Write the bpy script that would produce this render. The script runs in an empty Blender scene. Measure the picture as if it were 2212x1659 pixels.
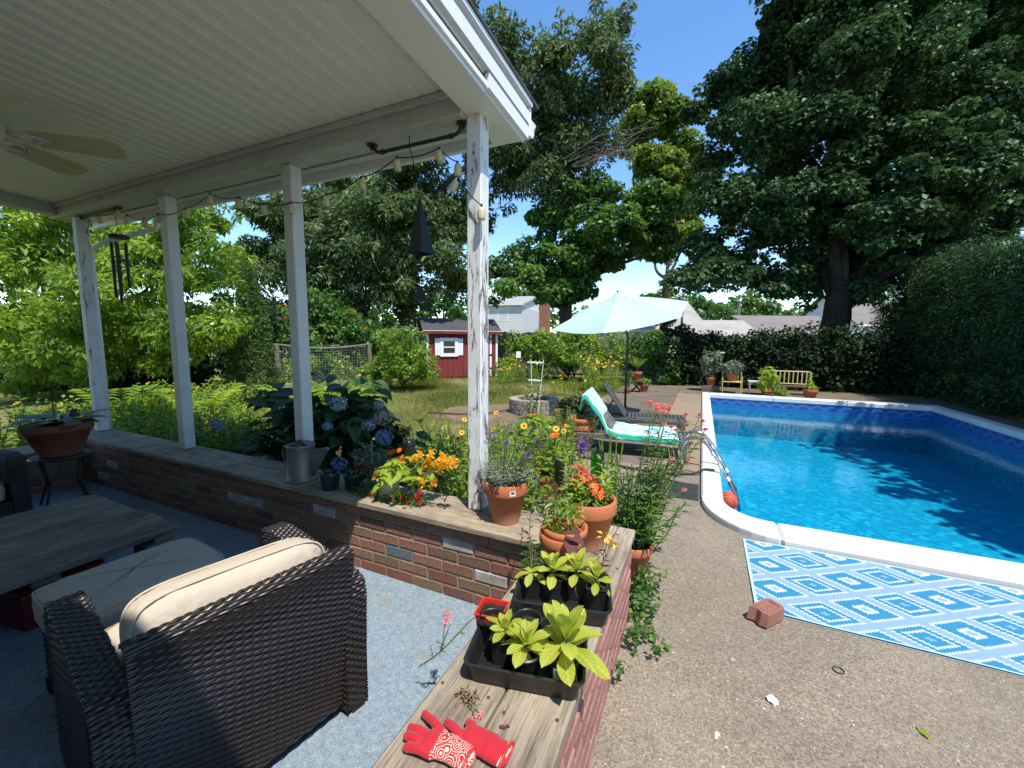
import bpy, math, random
import numpy as np
from mathutils import Vector, Matrix
R_ = math.radians
random.seed(7); rng = np.random.default_rng(7)
scn = bpy.context.scene
col = scn.collection
# ---------------------------------------------------------------- camera
CAM_H = 1.5
FPX, PITCH, YAW, ROLL = 885.92, R_(6.433), R_(24.718), R_(0.464)      # focal length for a 2212 px wide picture
_F = np.array([-math.sin(YAW)*math.cos(PITCH), math.cos(YAW)*math.cos(PITCH), -math.sin(PITCH)])
_R = np.array([math.cos(YAW), math.sin(YAW), 0.0]); _U = np.cross(_R, _F)
_R, _U = math.cos(ROLL)*_R+math.sin(ROLL)*_U, -math.sin(ROLL)*_R+math.cos(ROLL)*_U
_C = np.array([0, 0, CAM_H])
cam = bpy.data.cameras.new('camera'); cam_o = bpy.data.objects.new('camera', cam); col.objects.link(cam_o)
cam.sensor_width = 36; cam.lens = FPX/2212*36; cam.clip_start = .02; cam.clip_end = 2000
m = Matrix.Identity(4)
for i in range(3):
    m[i][0], m[i][1], m[i][2], m[i][3] = _R[i], _U[i], -_F[i], _C[i]
cam_o.matrix_world = m
scn.camera = cam_o
# ---------------------------------------------------------------- sky, sun, exposure
SUN = Vector((.385, -.305, 1.0)).normalized()
world = bpy.data.worlds.new('World'); scn.world = world; world.use_nodes = True
wn = world.node_tree.nodes; wn.clear()
sky = wn.new('ShaderNodeTexSky'); sky.sky_type = 'NISHITA'; sky.sun_disc = False
sky.sun_elevation = math.asin(SUN.z); sky.sun_rotation = math.atan2(SUN.x, SUN.y)
sky.air_density = 1.0; sky.dust_density = 0.0; sky.ozone_density = 1.5; sky.altitude = 0
bg = wn.new('ShaderNodeBackground'); bg.inputs[1].default_value = 0.15
wo = wn.new('ShaderNodeOutputWorld')
hs = wn.new('ShaderNodeHueSaturation'); hs.inputs['Saturation'].default_value = 1.2
world.node_tree.links.new(sky.outputs[0], hs.inputs['Color']); world.node_tree.links.new(hs.outputs[0], bg.inputs[0]); world.node_tree.links.new(bg.outputs[0], wo.inputs[0])
sl = bpy.data.lights.new('sun', 'SUN'); sl.energy = 3.7; sl.angle = R_(.53); sl.color = (1, .95, .87)
so = bpy.data.objects.new('sun', sl); col.objects.link(so)
so.rotation_euler = SUN.to_track_quat('Z', 'Y').to_euler(); so.location = (8, -8, 20)
scn.view_settings.view_transform = 'Standard'; scn.view_settings.look = 'None'
scn.view_settings.gamma = 1; scn.view_settings.exposure = 0.9
scn.render.resolution_x, scn.render.resolution_y = 1024, 768
scn.cycles.max_bounces = 8; scn.cycles.transparent_max_bounces = 16

# ---------------------------------------------------------------- layout: the point of the place seen at a spot of the photo
def ray(px, py): return (px-1106)/FPX*_R-(py-829.5)/FPX*_U+_F
def atZ(px, py, z=0.): v = ray(px, py); return _C+v*((z-CAM_H)/v[2])
def atY(px, py, y): v = ray(px, py); return _C+v*(y/v[1])
def atX(px, py, x): v = ray(px, py); return _C+v*(x/v[0])
def atD(px, py, d): return _C+ray(px, py)*d

# ---------------------------------------------------------------- object helpers
def thing(name, label, cat, loc=(0, 0, 0), rz=0, group=None):
    o = bpy.data.objects.new(name, None); col.objects.link(o); o.empty_display_size = .1
    o.location = [float(v) for v in loc]; o.rotation_euler = (0, 0, rz)
    return tag(o, label, cat, group)
def tag(o, label=None, cat=None, group=None, kind=None):
    if label: o['label'] = label
    if cat: o['category'] = cat
    if group: o['group'] = group
    if kind: o['kind'] = kind
    return o
def smooth_shade(me, on=True):
    me.polygons.foreach_set('use_smooth', np.full(len(me.polygons), on))
class MB:
    """collects shapes into one mesh"""
    def __init__(s): s.V = []; s.F = []; s.n = 0; s.mi = []; s.cur = 0
    def add(s, V, F):
        V = np.asarray(V, float).reshape(-1, 3); k = s.n
        s.V.append(V); s.n += len(V)
        for f in F: s.F.append([i+k for i in f]); s.mi.append(s.cur)
        return s
    def box(s, a, b, M=None):
        x0, y0, z0 = a; x1, y1, z1 = b
        V = np.array([[x0,y0,z0],[x1,y0,z0],[x1,y1,z0],[x0,y1,z0],[x0,y0,z1],[x1,y0,z1],[x1,y1,z1],[x0,y1,z1]], float)
        if M is not None: V = xf(V, M)
        return s.add(V, [(3,2,1,0),(4,5,6,7),(0,1,5,4),(1,2,6,5),(2,3,7,6),(3,0,4,7)])
    def bbox(s, a, b, bev=.004, M=None):
        """box with chamfered edges"""
        a = np.array(a, float); b = np.array(b, float); c = (a+b)/2; h = (b-a)/2; e = min(bev, *(h*.9))
        V = []; idx = {}
        for sx in (-1, 1):
            for sy in (-1, 1):
                for sz in (-1, 1):
                    for ax in range(3):
                        p = np.array([sx, sy, sz])*(h-e); p[ax] += (sx, sy, sz)[ax]*e
                        idx[(sx, sy, sz, ax)] = len(V); V.append(c+p)
        F = []
        for ax in range(3):
            o1, o2 = [i for i in range(3) if i != ax]
            for sg in (-1, 1):
                q = []
                for u, v in ((-1,-1),(1,-1),(1,1),(-1,1)):
                    k = [0,0,0]; k[ax] = sg; k[o1] = u; k[o2] = v; q.append(idx[(*k, ax)])
                if (sg > 0) != (ax == 1): F.append(q)
                else: F.append(q[::-1])
        for ax in range(3):        # edges along ax
            o1, o2 = [i for i in range(3) if i != ax]
            for u in (-1, 1):
                for v in (-1, 1):
                    def K(t, a_): k = [0,0,0]; k[ax] = t; k[o1] = u; k[o2] = v; return idx[(*k, a_)]
                    q = [K(-1, o1), K(1, o1), K(1, o2), K(-1, o2)]
                    if (u*v > 0) == (ax != 1): q = q[::-1]
                    F.append(q)
        for sx in (-1, 1):
            for sy in (-1, 1):
                for sz in (-1, 1):
                    t = [idx[(sx, sy, sz, i)] for i in range(3)]
                    F.append(t if sx*sy*sz > 0 else t[::-1])
        V = np.array(V)
        if M is not None: V = xf(V, M)
        return s.add(V, F)
    def tube(s, P, r, seg=8, cap=True, flat=None):
        P = np.asarray(P, float); n = len(P)
        r = np.full(n, r, float) if np.isscalar(r) else np.asarray(r, float)
        T = np.gradient(P, axis=0); T /= np.linalg.norm(T, axis=1)[:, None]+1e-12
        up = np.array([0, 0, 1.]) if abs(T[0][2]) < .9 else np.array([1., 0, 0])
        A = np.cross(up, T[0]); A /= np.linalg.norm(A); V = []
        th = np.arange(seg)/seg*2*math.pi
        for i in range(n):
            A = A-T[i]*(A@T[i]); A /= np.linalg.norm(A)+1e-12; B = np.cross(T[i], A)
            V.append(P[i]+r[i]*(np.cos(th)[:, None]*A+np.sin(th)[:, None]*B*(flat or 1)))
        V = np.concatenate(V); F = []
        for i in range(n-1):
            for j in range(seg):
                a = i*seg+j; b = i*seg+(j+1) % seg; F.append((a, b, b+seg, a+seg))
        if cap: F.append(list(range(seg))[::-1]); F.append([(n-1)*seg+j for j in range(seg)])
        return s.add(V, F)
    def lathe(s, prof, seg=24, c=(0, 0, 0), M=None, caps=True):
        """prof: (radius, z) from bottom outside to wherever"""
        th = np.arange(seg)/seg*2*math.pi; V = []
        for r, z in prof: V.append(np.stack([r*np.cos(th), r*np.sin(th), np.full(seg, z)], 1))
        V = np.concatenate(V)+np.array(c); F = []
        for i in range(len(prof)-1):
            for j in range(seg):
                a = i*seg+j; b = i*seg+(j+1) % seg; F.append((a, b, b+seg, a+seg))
        if caps:
            F.append(list(range(seg))[::-1]); F.append([(len(prof)-1)*seg+j for j in range(seg)])
        if M is not None: V = xf(V, M)
        return s.add(V, F)
    def prism(s, poly, z0, z1, M=None):
        n = len(poly); V = [(x, y, z0) for x, y in poly]+[(x, y, z1) for x, y in poly]
        F = [list(range(n))[::-1], list(range(n, 2*n))]+[(i, (i+1) % n, n+(i+1) % n, n+i) for i in range(n)]
        V = np.array(V, float)
        if M is not None: V = xf(V, M)
        return s.add(V, F)
    def grid(s, P):
        """P: (n,m,3) array of points"""
        n, m_ = P.shape[:2]
        F = [(i*m_+j, i*m_+j+1, (i+1)*m_+j+1, (i+1)*m_+j) for i in range(n-1) for j in range(m_-1)]
        return s.add(P.reshape(-1, 3), F)
    def ball(s, c, r, seg=12, rings=8):
        r = np.array([r, r, r]) if np.isscalar(r) else np.array(r)
        V = [(0, 0, -1)]; F = []
        for i in range(1, rings):
            a = math.pi*i/rings-math.pi/2
            for j in range(seg): V.append((math.cos(a)*math.cos(2*math.pi*j/seg), math.cos(a)*math.sin(2*math.pi*j/seg), math.sin(a)))
        V.append((0, 0, 1)); L = len(V)-1
        for j in range(seg): F.append((0, 1+(j+1) % seg, 1+j)); F.append((L, L-seg+j, L-seg+(j+1) % seg))
        for i in range(rings-2):
            for j in range(seg):
                a = 1+i*seg+j; b = 1+i*seg+(j+1) % seg; F.append((a, b, b+seg, a+seg))
        return s.add(np.array(V)*r+np.array(c), F)
    def obj(s, name, mat, parent=None, smooth=False, world=False, label=None, kind=None, bevel=None):
        V = np.concatenate(s.V) if s.V else np.zeros((0, 3))
        return mesh_obj(name, V, s.F, mat, parent, smooth, world, label, kind, s.mi if any(s.mi) else None, bevel)
def xf(V, M): A = np.array(M)[:3, :3]; t = np.array(M)[:3, 3]; return np.asarray(V) @ A.T+t
def mesh_obj(name, V, F, mat, parent=None, smooth=False, world=False, label=None, kind=None, mi=None, bevel=None):
    V = np.asarray(V, float)
    me = bpy.data.meshes.new(name)
    if world and parent is not None:
        c, s_ = math.cos(-parent.rotation_euler[2]), math.sin(-parent.rotation_euler[2])
        V = V-np.array(parent.location); V = np.stack([V[:, 0]*c-V[:, 1]*s_, V[:, 0]*s_+V[:, 1]*c, V[:, 2]], 1)
    loc = None
    if parent is None and len(V):
        loc = np.array([(V[:, 0].min()+V[:, 0].max())/2, (V[:, 1].min()+V[:, 1].max())/2, V[:, 2].min()]); V = V-loc
    if isinstance(F, np.ndarray):
        k = F.shape[1]; n = len(F)
        me.vertices.add(len(V)); me.vertices.foreach_set('co', V.astype(np.float32).ravel())
        me.loops.add(n*k); me.loops.foreach_set('vertex_index', F.astype(np.int32).ravel())
        me.polygons.add(n); me.polygons.foreach_set('loop_start', np.arange(0, n*k, k, dtype=np.int32))
        me.update(calc_edges=True)
    else:
        me.from_pydata(V.tolist(), [], F); me.update()
    for mm in (mat if isinstance(mat, (list, tuple)) else [mat]): me.materials.append(mm)
    if mi is not None: me.polygons.foreach_set('material_index', np.array(mi, np.int32))
    if smooth: smooth_shade(me)
    o = bpy.data.objects.new(name, me); col.objects.link(o)
    if parent is not None: o.parent = parent
    if loc is not None: o.location = loc
    if bevel:
        b = o.modifiers.new('bevel', 'BEVEL'); b.width = bevel; b.segments = 2; b.limit_method = 'ANGLE'
    if smooth == 'auto' or smooth is True: pass
    return tag(o, label=label, kind=kind)
def inst(o, parent=None, loc=(0, 0, 0), rot=None, scale=None, name=None):
    """another object sharing o's mesh"""
    c = o.copy(); col.objects.link(c); c.parent = parent; c.location = [float(v) for v in loc]
    if rot is not None: c.rotation_euler = rot
    if scale is not None: c.scale = (scale,)*3 if np.isscalar(scale) else scale
    if name: c.name = name
    return c
def meshless(name, me, parent, M):
    o = bpy.data.objects.new(name, me); col.objects.link(o); o.parent = parent
    o.matrix_local = M; return o
def set_rnd(o, arr):
    a = o.data.attributes.new('rnd', 'FLOAT', 'POINT'); a.data.foreach_set('value', np.asarray(arr, np.float32))
def basis(loc, x, y, z):
    M = Matrix.Identity(4)
    for i in range(3): M[i][0], M[i][1], M[i][2], M[i][3] = x[i], y[i], z[i], loc[i]
    return M
def rotz(a, loc=(0, 0, 0)): return Matrix.Translation([float(v) for v in loc]) @ Matrix.Rotation(a, 4, 'Z')

# ---------------------------------------------------------------- materials
class NT:
    def __init__(s, name):
        s.m = bpy.data.materials.new(name); s.m.use_nodes = True; s.t = s.m.node_tree; s.t.nodes.clear()
        s.out = s.t.nodes.new('ShaderNodeOutputMaterial'); s.p = s.t.nodes.new('ShaderNodeBsdfPrincipled')
        s.L(s.p.outputs[0], s.out.inputs[0])
    def L(s, a, b): s.t.links.new(a, b)
    def n(s, typ, **kw):
        nd = s.t.nodes.new('ShaderNode'+typ)
        for k, v in kw.items():
            if hasattr(nd, k) and k not in nd.inputs: setattr(nd, k, v)
            else: s.set(nd, k, v)
        return nd
    def set(s, nd, k, v):
        i = nd.inputs[k]
        if hasattr(v, 'is_output'): s.L(v, i)
        elif isinstance(v, bpy.types.Node): s.L(v.outputs[0], i)
        else:
            if isinstance(v, (tuple, list)) and len(v) == 3 and i.type == 'RGBA': v = (*v, 1)
            i.default_value = v
    def coord(s, kind='Object', scale=(1, 1, 1), rot=(0, 0, 0), loc=(0, 0, 0)):
        tc = s.n('TexCoord'); mp = s.n('Mapping'); s.L(tc.outputs[kind], mp.inputs[0])
        mp.inputs['Scale'].default_value = scale; mp.inputs['Rotation'].default_value = rot; mp.inputs['Location'].default_value = loc
        return mp.outputs[0]
    def noise(s, vec=None, scale=5, detail=4, rough=.5, dist=0):
        nd = s.n('TexNoise'); nd.inputs['Scale'].default_value = scale; nd.inputs['Detail'].default_value = detail
        nd.inputs['Roughness'].default_value = rough; nd.inputs['Distortion'].default_value = dist
        if vec is not None: s.L(vec, nd.inputs['Vector'])
        return nd.outputs[0]
    def vor(s, vec=None, scale=5, feature='F1', out='Distance', rnd=1):
        nd = s.n('TexVoronoi'); nd.feature = feature; nd.inputs['Scale'].default_value = scale; nd.inputs['Randomness'].default_value = rnd
        if vec is not None: s.L(vec, nd.inputs['Vector'])
        return nd.outputs[out]
    def ramp(s, fac, stops, interp='LINEAR'):
        nd = s.n('ValToRGB'); cr = nd.color_ramp; cr.interpolation = interp
        while len(cr.elements) < len(stops): cr.elements.new(.5)
        for e, (p, c) in zip(cr.elements, stops):
            e.position = p; e.color = (*c, 1) if not np.isscalar(c) else (c, c, c, 1)
        s.L(fac, nd.inputs[0]); return nd.outputs[0]
    def mix(s, fac, a, b, blend='MIX'):
        nd = s.n('Mix'); nd.data_type = 'RGBA'; nd.blend_type = blend
        for k, v in ((0, fac), (6, a), (7, b)):
            if hasattr(v, 'is_output'): s.L(v, nd.inputs[k])
            else: nd.inputs[k].default_value = (*v, 1) if isinstance(v, (tuple, list)) else v
        return nd.outputs[2]
    def math(s, op, a, b=None, c=None, clamp=False):
        nd = s.n('Math'); nd.operation = op; nd.use_clamp = clamp
        for k, v in enumerate((a, b, c)):
            if v is None: continue
            if hasattr(v, 'is_output'): s.L(v, nd.inputs[k])
            else: nd.inputs[k].default_value = v
        return nd.outputs[0]
    def sep(s, vec): nd = s.n('SeparateXYZ'); s.L(vec, nd.inputs[0]); return nd.outputs
    def comb(s, x, y, z=0.):
        nd = s.n('CombineXYZ')
        for k, v in enumerate((x, y, z)):
            if hasattr(v, 'is_output'): s.L(v, nd.inputs[k])
            else: nd.inputs[k].default_value = v
        return nd.outputs[0]
    def attr(s, name): nd = s.n('Attribute'); nd.attribute_name = name; return nd.outputs['Fac']
    def orand(s): return s.n('ObjectInfo').outputs['Random']
    def bump(s, h, strength=.3, dist=.01, normal=None):
        nd = s.n('Bump'); nd.inputs['Strength'].default_value = strength; nd.inputs['Distance'].default_value = dist
        s.L(h, nd.inputs['Height'])
        if normal is not None: s.L(normal, nd.inputs['Normal'])
        return nd.outputs[0]
    def P(s, **kw):
        for k, v in kw.items():
            k = {'col': 'Base Color', 'rough': 'Roughness', 'metal': 'Metallic', 'spec': 'Specular IOR Level', 'nrm': 'Normal',
                 'trans': 'Transmission Weight', 'coat': 'Coat Weight', 'ior': 'IOR', 'sheen': 'Sheen Weight', 'alpha': 'Alpha'}.get(k, k)
            s.set(s.p, k, v)
        return s.m
def simple(name, c1, c2=None, scale=6, rough=.6, bump=0, bscale=None, metal=0, spec=.5, dist=.005, detail=4, vary=0):
    t = NT(name); v = t.coord()
    c = c1
    if c2 is not None: c = t.mix(t.ramp(t.noise(v, scale, detail, .6), [(.3, 0.), (.7, 1.)]), c1, c2)
    if vary:
        hs = t.n('HueSaturation'); t.L(t.math('MULTIPLY_ADD', t.orand(), vary, 1-vary/2), hs.inputs['Value'])
        if hasattr(c, 'is_output'): t.L(c, hs.inputs['Color'])
        else: hs.inputs['Color'].default_value = (*c, 1)
        c = hs.outputs[0]
    kw = dict(col=c, rough=rough, metal=metal, spec=spec)
    if bump: kw['nrm'] = t.bump(t.noise(v, bscale or scale*6, 5, .6), bump, dist)
    return t.P(**kw)
def foliage(name, c1, c2, c3=None, rough=.45, spec=.4, trans=.35, tcol=None):
    """leaf: c1..c2(..c3) by the leaf's own random value, light shines through it"""
    t = NT(name); a = t.attr('rnd')
    st = [(0., c1), (.65, c2)]
    if c3: st.append((1., c3))
    c = t.ramp(a, st)
    t.P(col=c, rough=rough, spec=spec)
    tr = t.n('BsdfTranslucent')
    hs = t.n('HueSaturation'); hs.inputs['Value'].default_value = 1.9; hs.inputs['Hue'].default_value = .485; hs.inputs['Saturation'].default_value = 1.05
    t.L(c, hs.inputs['Color']); t.L(hs.outputs[0], tr.inputs[0])
    mx = t.n('MixShader'); mx.inputs[0].default_value = trans
    t.L(t.p.outputs[0], mx.inputs[1]); t.L(tr.outputs[0], mx.inputs[2]); t.L(mx.outputs[0], t.out.inputs[0])
    return t.m
def leafobj(name, c1, c2, vein=True, rough=.45, trans=.3):
    """large single leaves: colour by object, veins by UV-less local coordinates"""
    t = NT(name); v = t.coord()
    c = t.mix(t.orand(), c1, c2)
    x, y, z = t.sep(v)
    ay = t.math('ABSOLUTE', y)
    w = t.math('SINE', t.math('MULTIPLY', t.math('SUBTRACT', x, t.math('MULTIPLY', ay, .8)), 520.))
    n2 = t.noise(v, 30, 3)
    c = t.mix(t.math('MULTIPLY', n2, .35), c, tuple(min(1, q*1.6) for q in c2))
    c = t.mix(t.ramp(ay, [(0., .55), (.0022, 0.)]), c, tuple(min(.8, q*1.5+.03) for q in c2)); c = t.mix(t.math('MULTIPLY', t.ramp(w, [(.8, 0.), (1., .35)]), 1.), c, tuple(min(.8, q*1.3) for q in c2))
    t.P(col=c, rough=rough, spec=.3, nrm=t.bump(w, .3, .0015))
    tr = t.n('BsdfTranslucent'); hs = t.n('HueSaturation'); hs.inputs['Value'].default_value = 1.7
    t.L(c, hs.inputs['Color']); t.L(hs.outputs[0], tr.inputs[0])
    mx = t.n('MixShader'); mx.inputs[0].default_value = trans
    t.L(t.p.outputs[0], mx.inputs[1]); t.L(tr.outputs[0], mx.inputs[2]); t.L(mx.outputs[0], t.out.inputs[0])
    return t.m
def wood(name, light, mid, dark, axis=0, scale=1., rough=.8, bump=.5):
    """weathered planks, grain along axis"""
    t = NT(name); sc = [28*scale]*3; sc[axis] = 1.2*scale
    tc = t.n('TexCoord'); ad = t.n('VectorMath'); ad.operation = 'ADD'; t.L(tc.outputs['Object'], ad.inputs[0])
    t.L(t.comb(t.math('MULTIPLY', t.orand(), 7.), t.math('MULTIPLY', t.orand(), 13.), 0.), ad.inputs[1])
    mp = t.n('Mapping'); mp.inputs['Scale'].default_value = sc; t.L(ad.outputs[0], mp.inputs[0]); v = mp.outputs[0]
    g = t.noise(v, 1.6, 8, .7, .4); g2 = t.noise(v, 6, 6, .75, .2); big = t.noise(ad.outputs[0], 3.5*scale, 4, .6)
    c = t.mix(t.ramp(g, [(.33, 0.), (.62, 1.)]), dark, mid)
    c = t.mix(t.ramp(big, [(.35, 0.), (.7, .8)]), c, light)
    c = t.mix(t.ramp(g2, [(.36, .85), (.5, 0.)]), c, dark)
    h = t.math('ADD', g, t.math('MULTIPLY', g2, .8))
    return t.P(col=c, rough=rough, spec=.25, nrm=t.bump(h, bump, .006))
MAT = {}
# ================================================================ THE SETTING
def m_concrete():
    t = NT('aggregate_concrete'); v = t.coord('Object')
    d = t.vor(v, 135, 'F1', 'Color'); e = t.vor(v, 135, 'DISTANCE_TO_EDGE'); k = t.sep(d)
    peb = t.ramp(k[0], [(0., (.13, .105, .078)), (.3, (.215, .175, .128)), (.6, (.275, .228, .165)), (.86, (.34, .295, .23)), (.97, (.15, .075, .05)), (1., (.55, .5, .42))])
    c = t.mix(t.ramp(e, [(.01, 1.), (.06, 0.)]), peb, (.20, .16, .115))
    # pale fines and dark damp stains
    c = t.mix(t.ramp(t.noise(v, 1.1, 5, .65), [(.42, 0.), (.75, .5)]), c, (.30, .245, .175))
    c = t.mix(t.ramp(t.noise(v, .55, 6, .7, .6), [(.47, 0.), (.70, .75)]), c, (.115, .093, .072))
    c = t.mix(t.ramp(t.noise(v, 9, 4, .7), [(.62, 0.), (.8, .6)]), c, (.09, .07, .055))
    wv = t.n('VectorMath'); wv.operation = 'ADD'; t.L(v, wv.inputs[0]); nn = t.n('TexNoise'); nn.inputs['Scale'].default_value = 2.5; nn.inputs['Detail'].default_value = 5; t.L(v, nn.inputs['Vector']); t.L(nn.outputs['Color'], wv.inputs[1])
    ck = t.vor(wv.outputs[0], .42, 'DISTANCE_TO_EDGE'); c = t.mix(t.ramp(ck, [(.0, .7), (.002, .4), (.004, 0.)]), c, (.045, .036, .028))
    return t.P(col=c, rough=.85, spec=.25, nrm=t.bump(t.math('ADD', t.math('MULTIPLY', e, 2.), t.noise(v, 25, 3)), .55, .004))
def m_slab(name, a, b, d):
    t = NT(name); v = t.coord('Object')
    c = t.mix(t.ramp(t.noise(v, 1.4, 6, .7, .3), [(.3, 0.), (.7, 1.)]), a, b)
    c = t.mix(t.ramp(t.noise(v, .6, 7, .75, .8), [(.48, 0.), (.7, .8)]), c, d)
    c = t.mix(t.ramp(t.noise(v, 90, 3, .7), [(.4, .4), (.6, 0.)]), c, d)
    return t.P(col=c, rough=.9, spec=.2, nrm=t.bump(t.noise(v, 60, 5, .7), .4, .004))
def m_porch_floor():
    t = NT('painted_floor'); v = t.coord('Object')
    c = t.mix(t.ramp(t.noise(v, 55, 6, .8), [(.34, 0.), (.66, 1.)]), (.125, .175, .215), (.32, .385, .435))
    c = t.mix(t.ramp(t.noise(v, 150, 4, .8), [(.40, .75), (.53, 0.)]), c, (.095, .13, .165))
    c = t.mix(t.ramp(t.noise(v, 3.2, 6, .7), [(.60, 0.), (.7, .7)]), c, (.24, .18, .13))
    c = t.mix(t.ramp(t.noise(v, 14, 6, .8), [(.62, 0.), (.72, .55)]), c, (.33, .27, .2))
    return t.P(col=c, rough=.7, spec=.35, nrm=t.bump(t.noise(v, 60, 5, .7), .35, .003))
def m_earth():
    t = NT('earth_and_lawn'); v = t.coord('Object')
    g = t.mix(t.noise(v, 2.2, 6, .7), (.085, .12, .02), (.22, .20, .065))
    g = t.mix(t.ramp(t.noise(v, .55, 5, .65, .3), [(.47, 0.), (.62, .8)]), g, (.34, .27, .14))
    g = t.mix(t.ramp(t.noise(v, 30, 4, .7), [(.35, .6), (.6, 0.)]), g, (.03, .045, .01))
    return t.P(col=g, rough=.95, spec=.1, nrm=t.bump(t.noise(v, 40, 5, .7), .8, .03))
MAT['conc'] = m_concrete(); MAT['slab'] = m_slab('grey_slab', (.215, .165, .125), (.135, .105, .085), (.075, .06, .05))
MAT['tan'] = m_slab('tan_slab', (.30, .225, .15), (.25, .185, .125), (.16, .12, .085)); MAT['floor'] = m_porch_floor(); MAT['earth'] = m_earth()
MAT['dirt'] = simple('bare_dirt', (.22, .16, .105), (.15, .105, .07), 4, .95, .6, 30, spec=.1, dist=.02)
MAT['mulch'] = simple('dark_bed_soil', (.045, .032, .02), (.085, .06, .035), 9, .95, .8, 40, spec=.1, dist=.03)

POOL = (.24, 3.72, 4.72, 12.1)     # inner edge x0 y0 x1 y1
WZ = -.27
# ground: one sheet to the horizon with the pool left out of it
def ground():
    m = MB(); B = 500
    x0, y0, x1, y1 = POOL[0]-.05, POOL[1]-.05, POOL[2]+.05, POOL[3]+.05
    z = -.012
    def q(a, b, c, d): m.add([(a, b, z), (c, b, z), (c, d, z), (a, d, z)], [(0, 1, 2, 3)])
    q(-B, -B, B, y0); q(-B, y1, B, B); q(-B, y0, x0, y1); q(x1, y0, B, y1)
    tag(m.obj('ground', MAT['earth']), kind='structure')
ground()
def sheet(name, poly, z, mat, thick=.3, kind='structure'):
    m = MB(); m.prism(poly, z-thick, z); o = m.obj(name, mat); tag(o, kind=kind); return o
# pool deck: slabs of exposed aggregate with joints
deck = thing('pool_deck', None, None, (0, 0, 0)); deck['kind'] = 'structure'
JT = .012
sheet('deck_joint_bed', [(-2.9, -2.9), (5.4, -2.9), (5.4, 3.6), (.1, 3.6), (.1, 14.1), (-2.0, 14.1), (-2.0, 5.1), (-2.9, 5.1)], -.006, MAT['mulch'], .004)
m = MB(); m.prism([(.08, 3.40), (.95, 3.40), (.80, 3.55), (.55, 3.72), (.3, 3.9), (.08, 4.3)], -.2, -.002); m.obj('slab', MAT['conc'], deck, world=True)
def slab(name, x0, y0, x1, y1, mat, z=0.):
    m = MB(); m.bbox((x0+JT/2, y0+JT/2, -.3), (x1-JT/2, y1-JT/2, z), .006); return m.obj(name, mat, deck, world=True)
# near field, around the pool corner (joint runs out from the corner like in the photo)
slab('slab', -.30, -3, 3.2, 3.43, MAT['conc']); slab('slab', 3.2, -3, 6, POOL[1]-.29, MAT['conc'])
slab('slab', -1.9, 2.24, -.30, 3.43, MAT['conc']); slab('slab', -.30, 3.43, .11, 5.0, MAT['conc'])
slab('slab', -1.9, 3.43, -.30, 5.0, MAT['conc'])
slab('slab', -.55, 5.0, .11, 12.35, MAT['tan'])
slab('slab', -3.0, 5.0, -.55, 7.25, MAT['slab']); slab('slab', -2.05, 7.25, -.55, 10.2, MAT['slab']); slab('slab', -2.15, 10.2, -.55, 12.9, MAT['slab'])
slab('slab', -.55, 12.35, 4.9, 14.2, MAT['slab']); slab('slab', -2.15, 12.9, -.55, 14.2, MAT['slab']); slab('slab', 4.9, POOL[1]-.29, 5.5, 14.2, MAT['slab'])
sheet('dirt_patch', [(-4.6, 6.3), (-2.2, 6.0), (-1.9, 7.7), (-2.4, 8.6), (-3.9, 8.4), (-4.9, 7.4)], -.004, MAT['dirt'], .05)
sheet('garden_bed_soil', [(-8.5, 2.16), (-1.9, 2.16), (-1.9, 4.1), (-4.6, 4.3), (-8.5, 3.2)], -.002, MAT['mulch'], .05)
sheet('porch_floor', [(-6.3, -3.2), (-.36, -3.2), (-.36, 1.93), (-6.3, 1.93)], .004, MAT['floor'])

# ---------------------------------------------------------------- pool
def m_liner():
    t = NT('pool_liner'); v = t.coord('Object')
    d = t.vor(v, 16, 'F1', 'Color'); k = t.sep(d)
    c = t.ramp(k[0], [(0., (.003, .215, .365)), (.45, (.004, .275, .425)), (.8, (.007, .33, .48)), (1., (.04, .42, .54))])
    c = t.mix(t.ramp(t.noise(v, 3, 4), [(.4, 0.), (.7, .4)]), c, (.004, .26, .415))
    return t.P(col=c, rough=.55, spec=.3)
def m_border():
    """printed band at the waterline: scrolls and a dark line"""
    t = NT('liner_border'); v = t.coord('Object'); x, y, z = t.sep(v)
    s = t.math('ADD', x, y)
    w = t.math('SINE', t.math('MULTIPLY', s, 22.)); zz = t.math('MULTIPLY', t.math('SUBTRACT', z, .155), 14.)
    d = t.math('ABSOLUTE', t.math('SUBTRACT', zz, t.math('MULTIPLY', w, .55)))
    n = t.noise(v, 26, 3)
    sc = t.math('LESS_THAN', d, .42)
    in_band = t.math('LESS_THAN', t.math('ABSOLUTE', t.math('SUBTRACT', z, .155)), .075)
    f = t.math('MULTIPLY', sc, in_band)
    base = t.mix(in_band, (.015, .13, .38), (.010, .075, .27))
    c = t.mix(t.math('MULTIPLY', f, t.ramp(n, [(.35, .4), (.6, 1.)])), base, (.04, .17, .42))
    return t.P(col=c, rough=.4, spec=.4)
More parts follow.
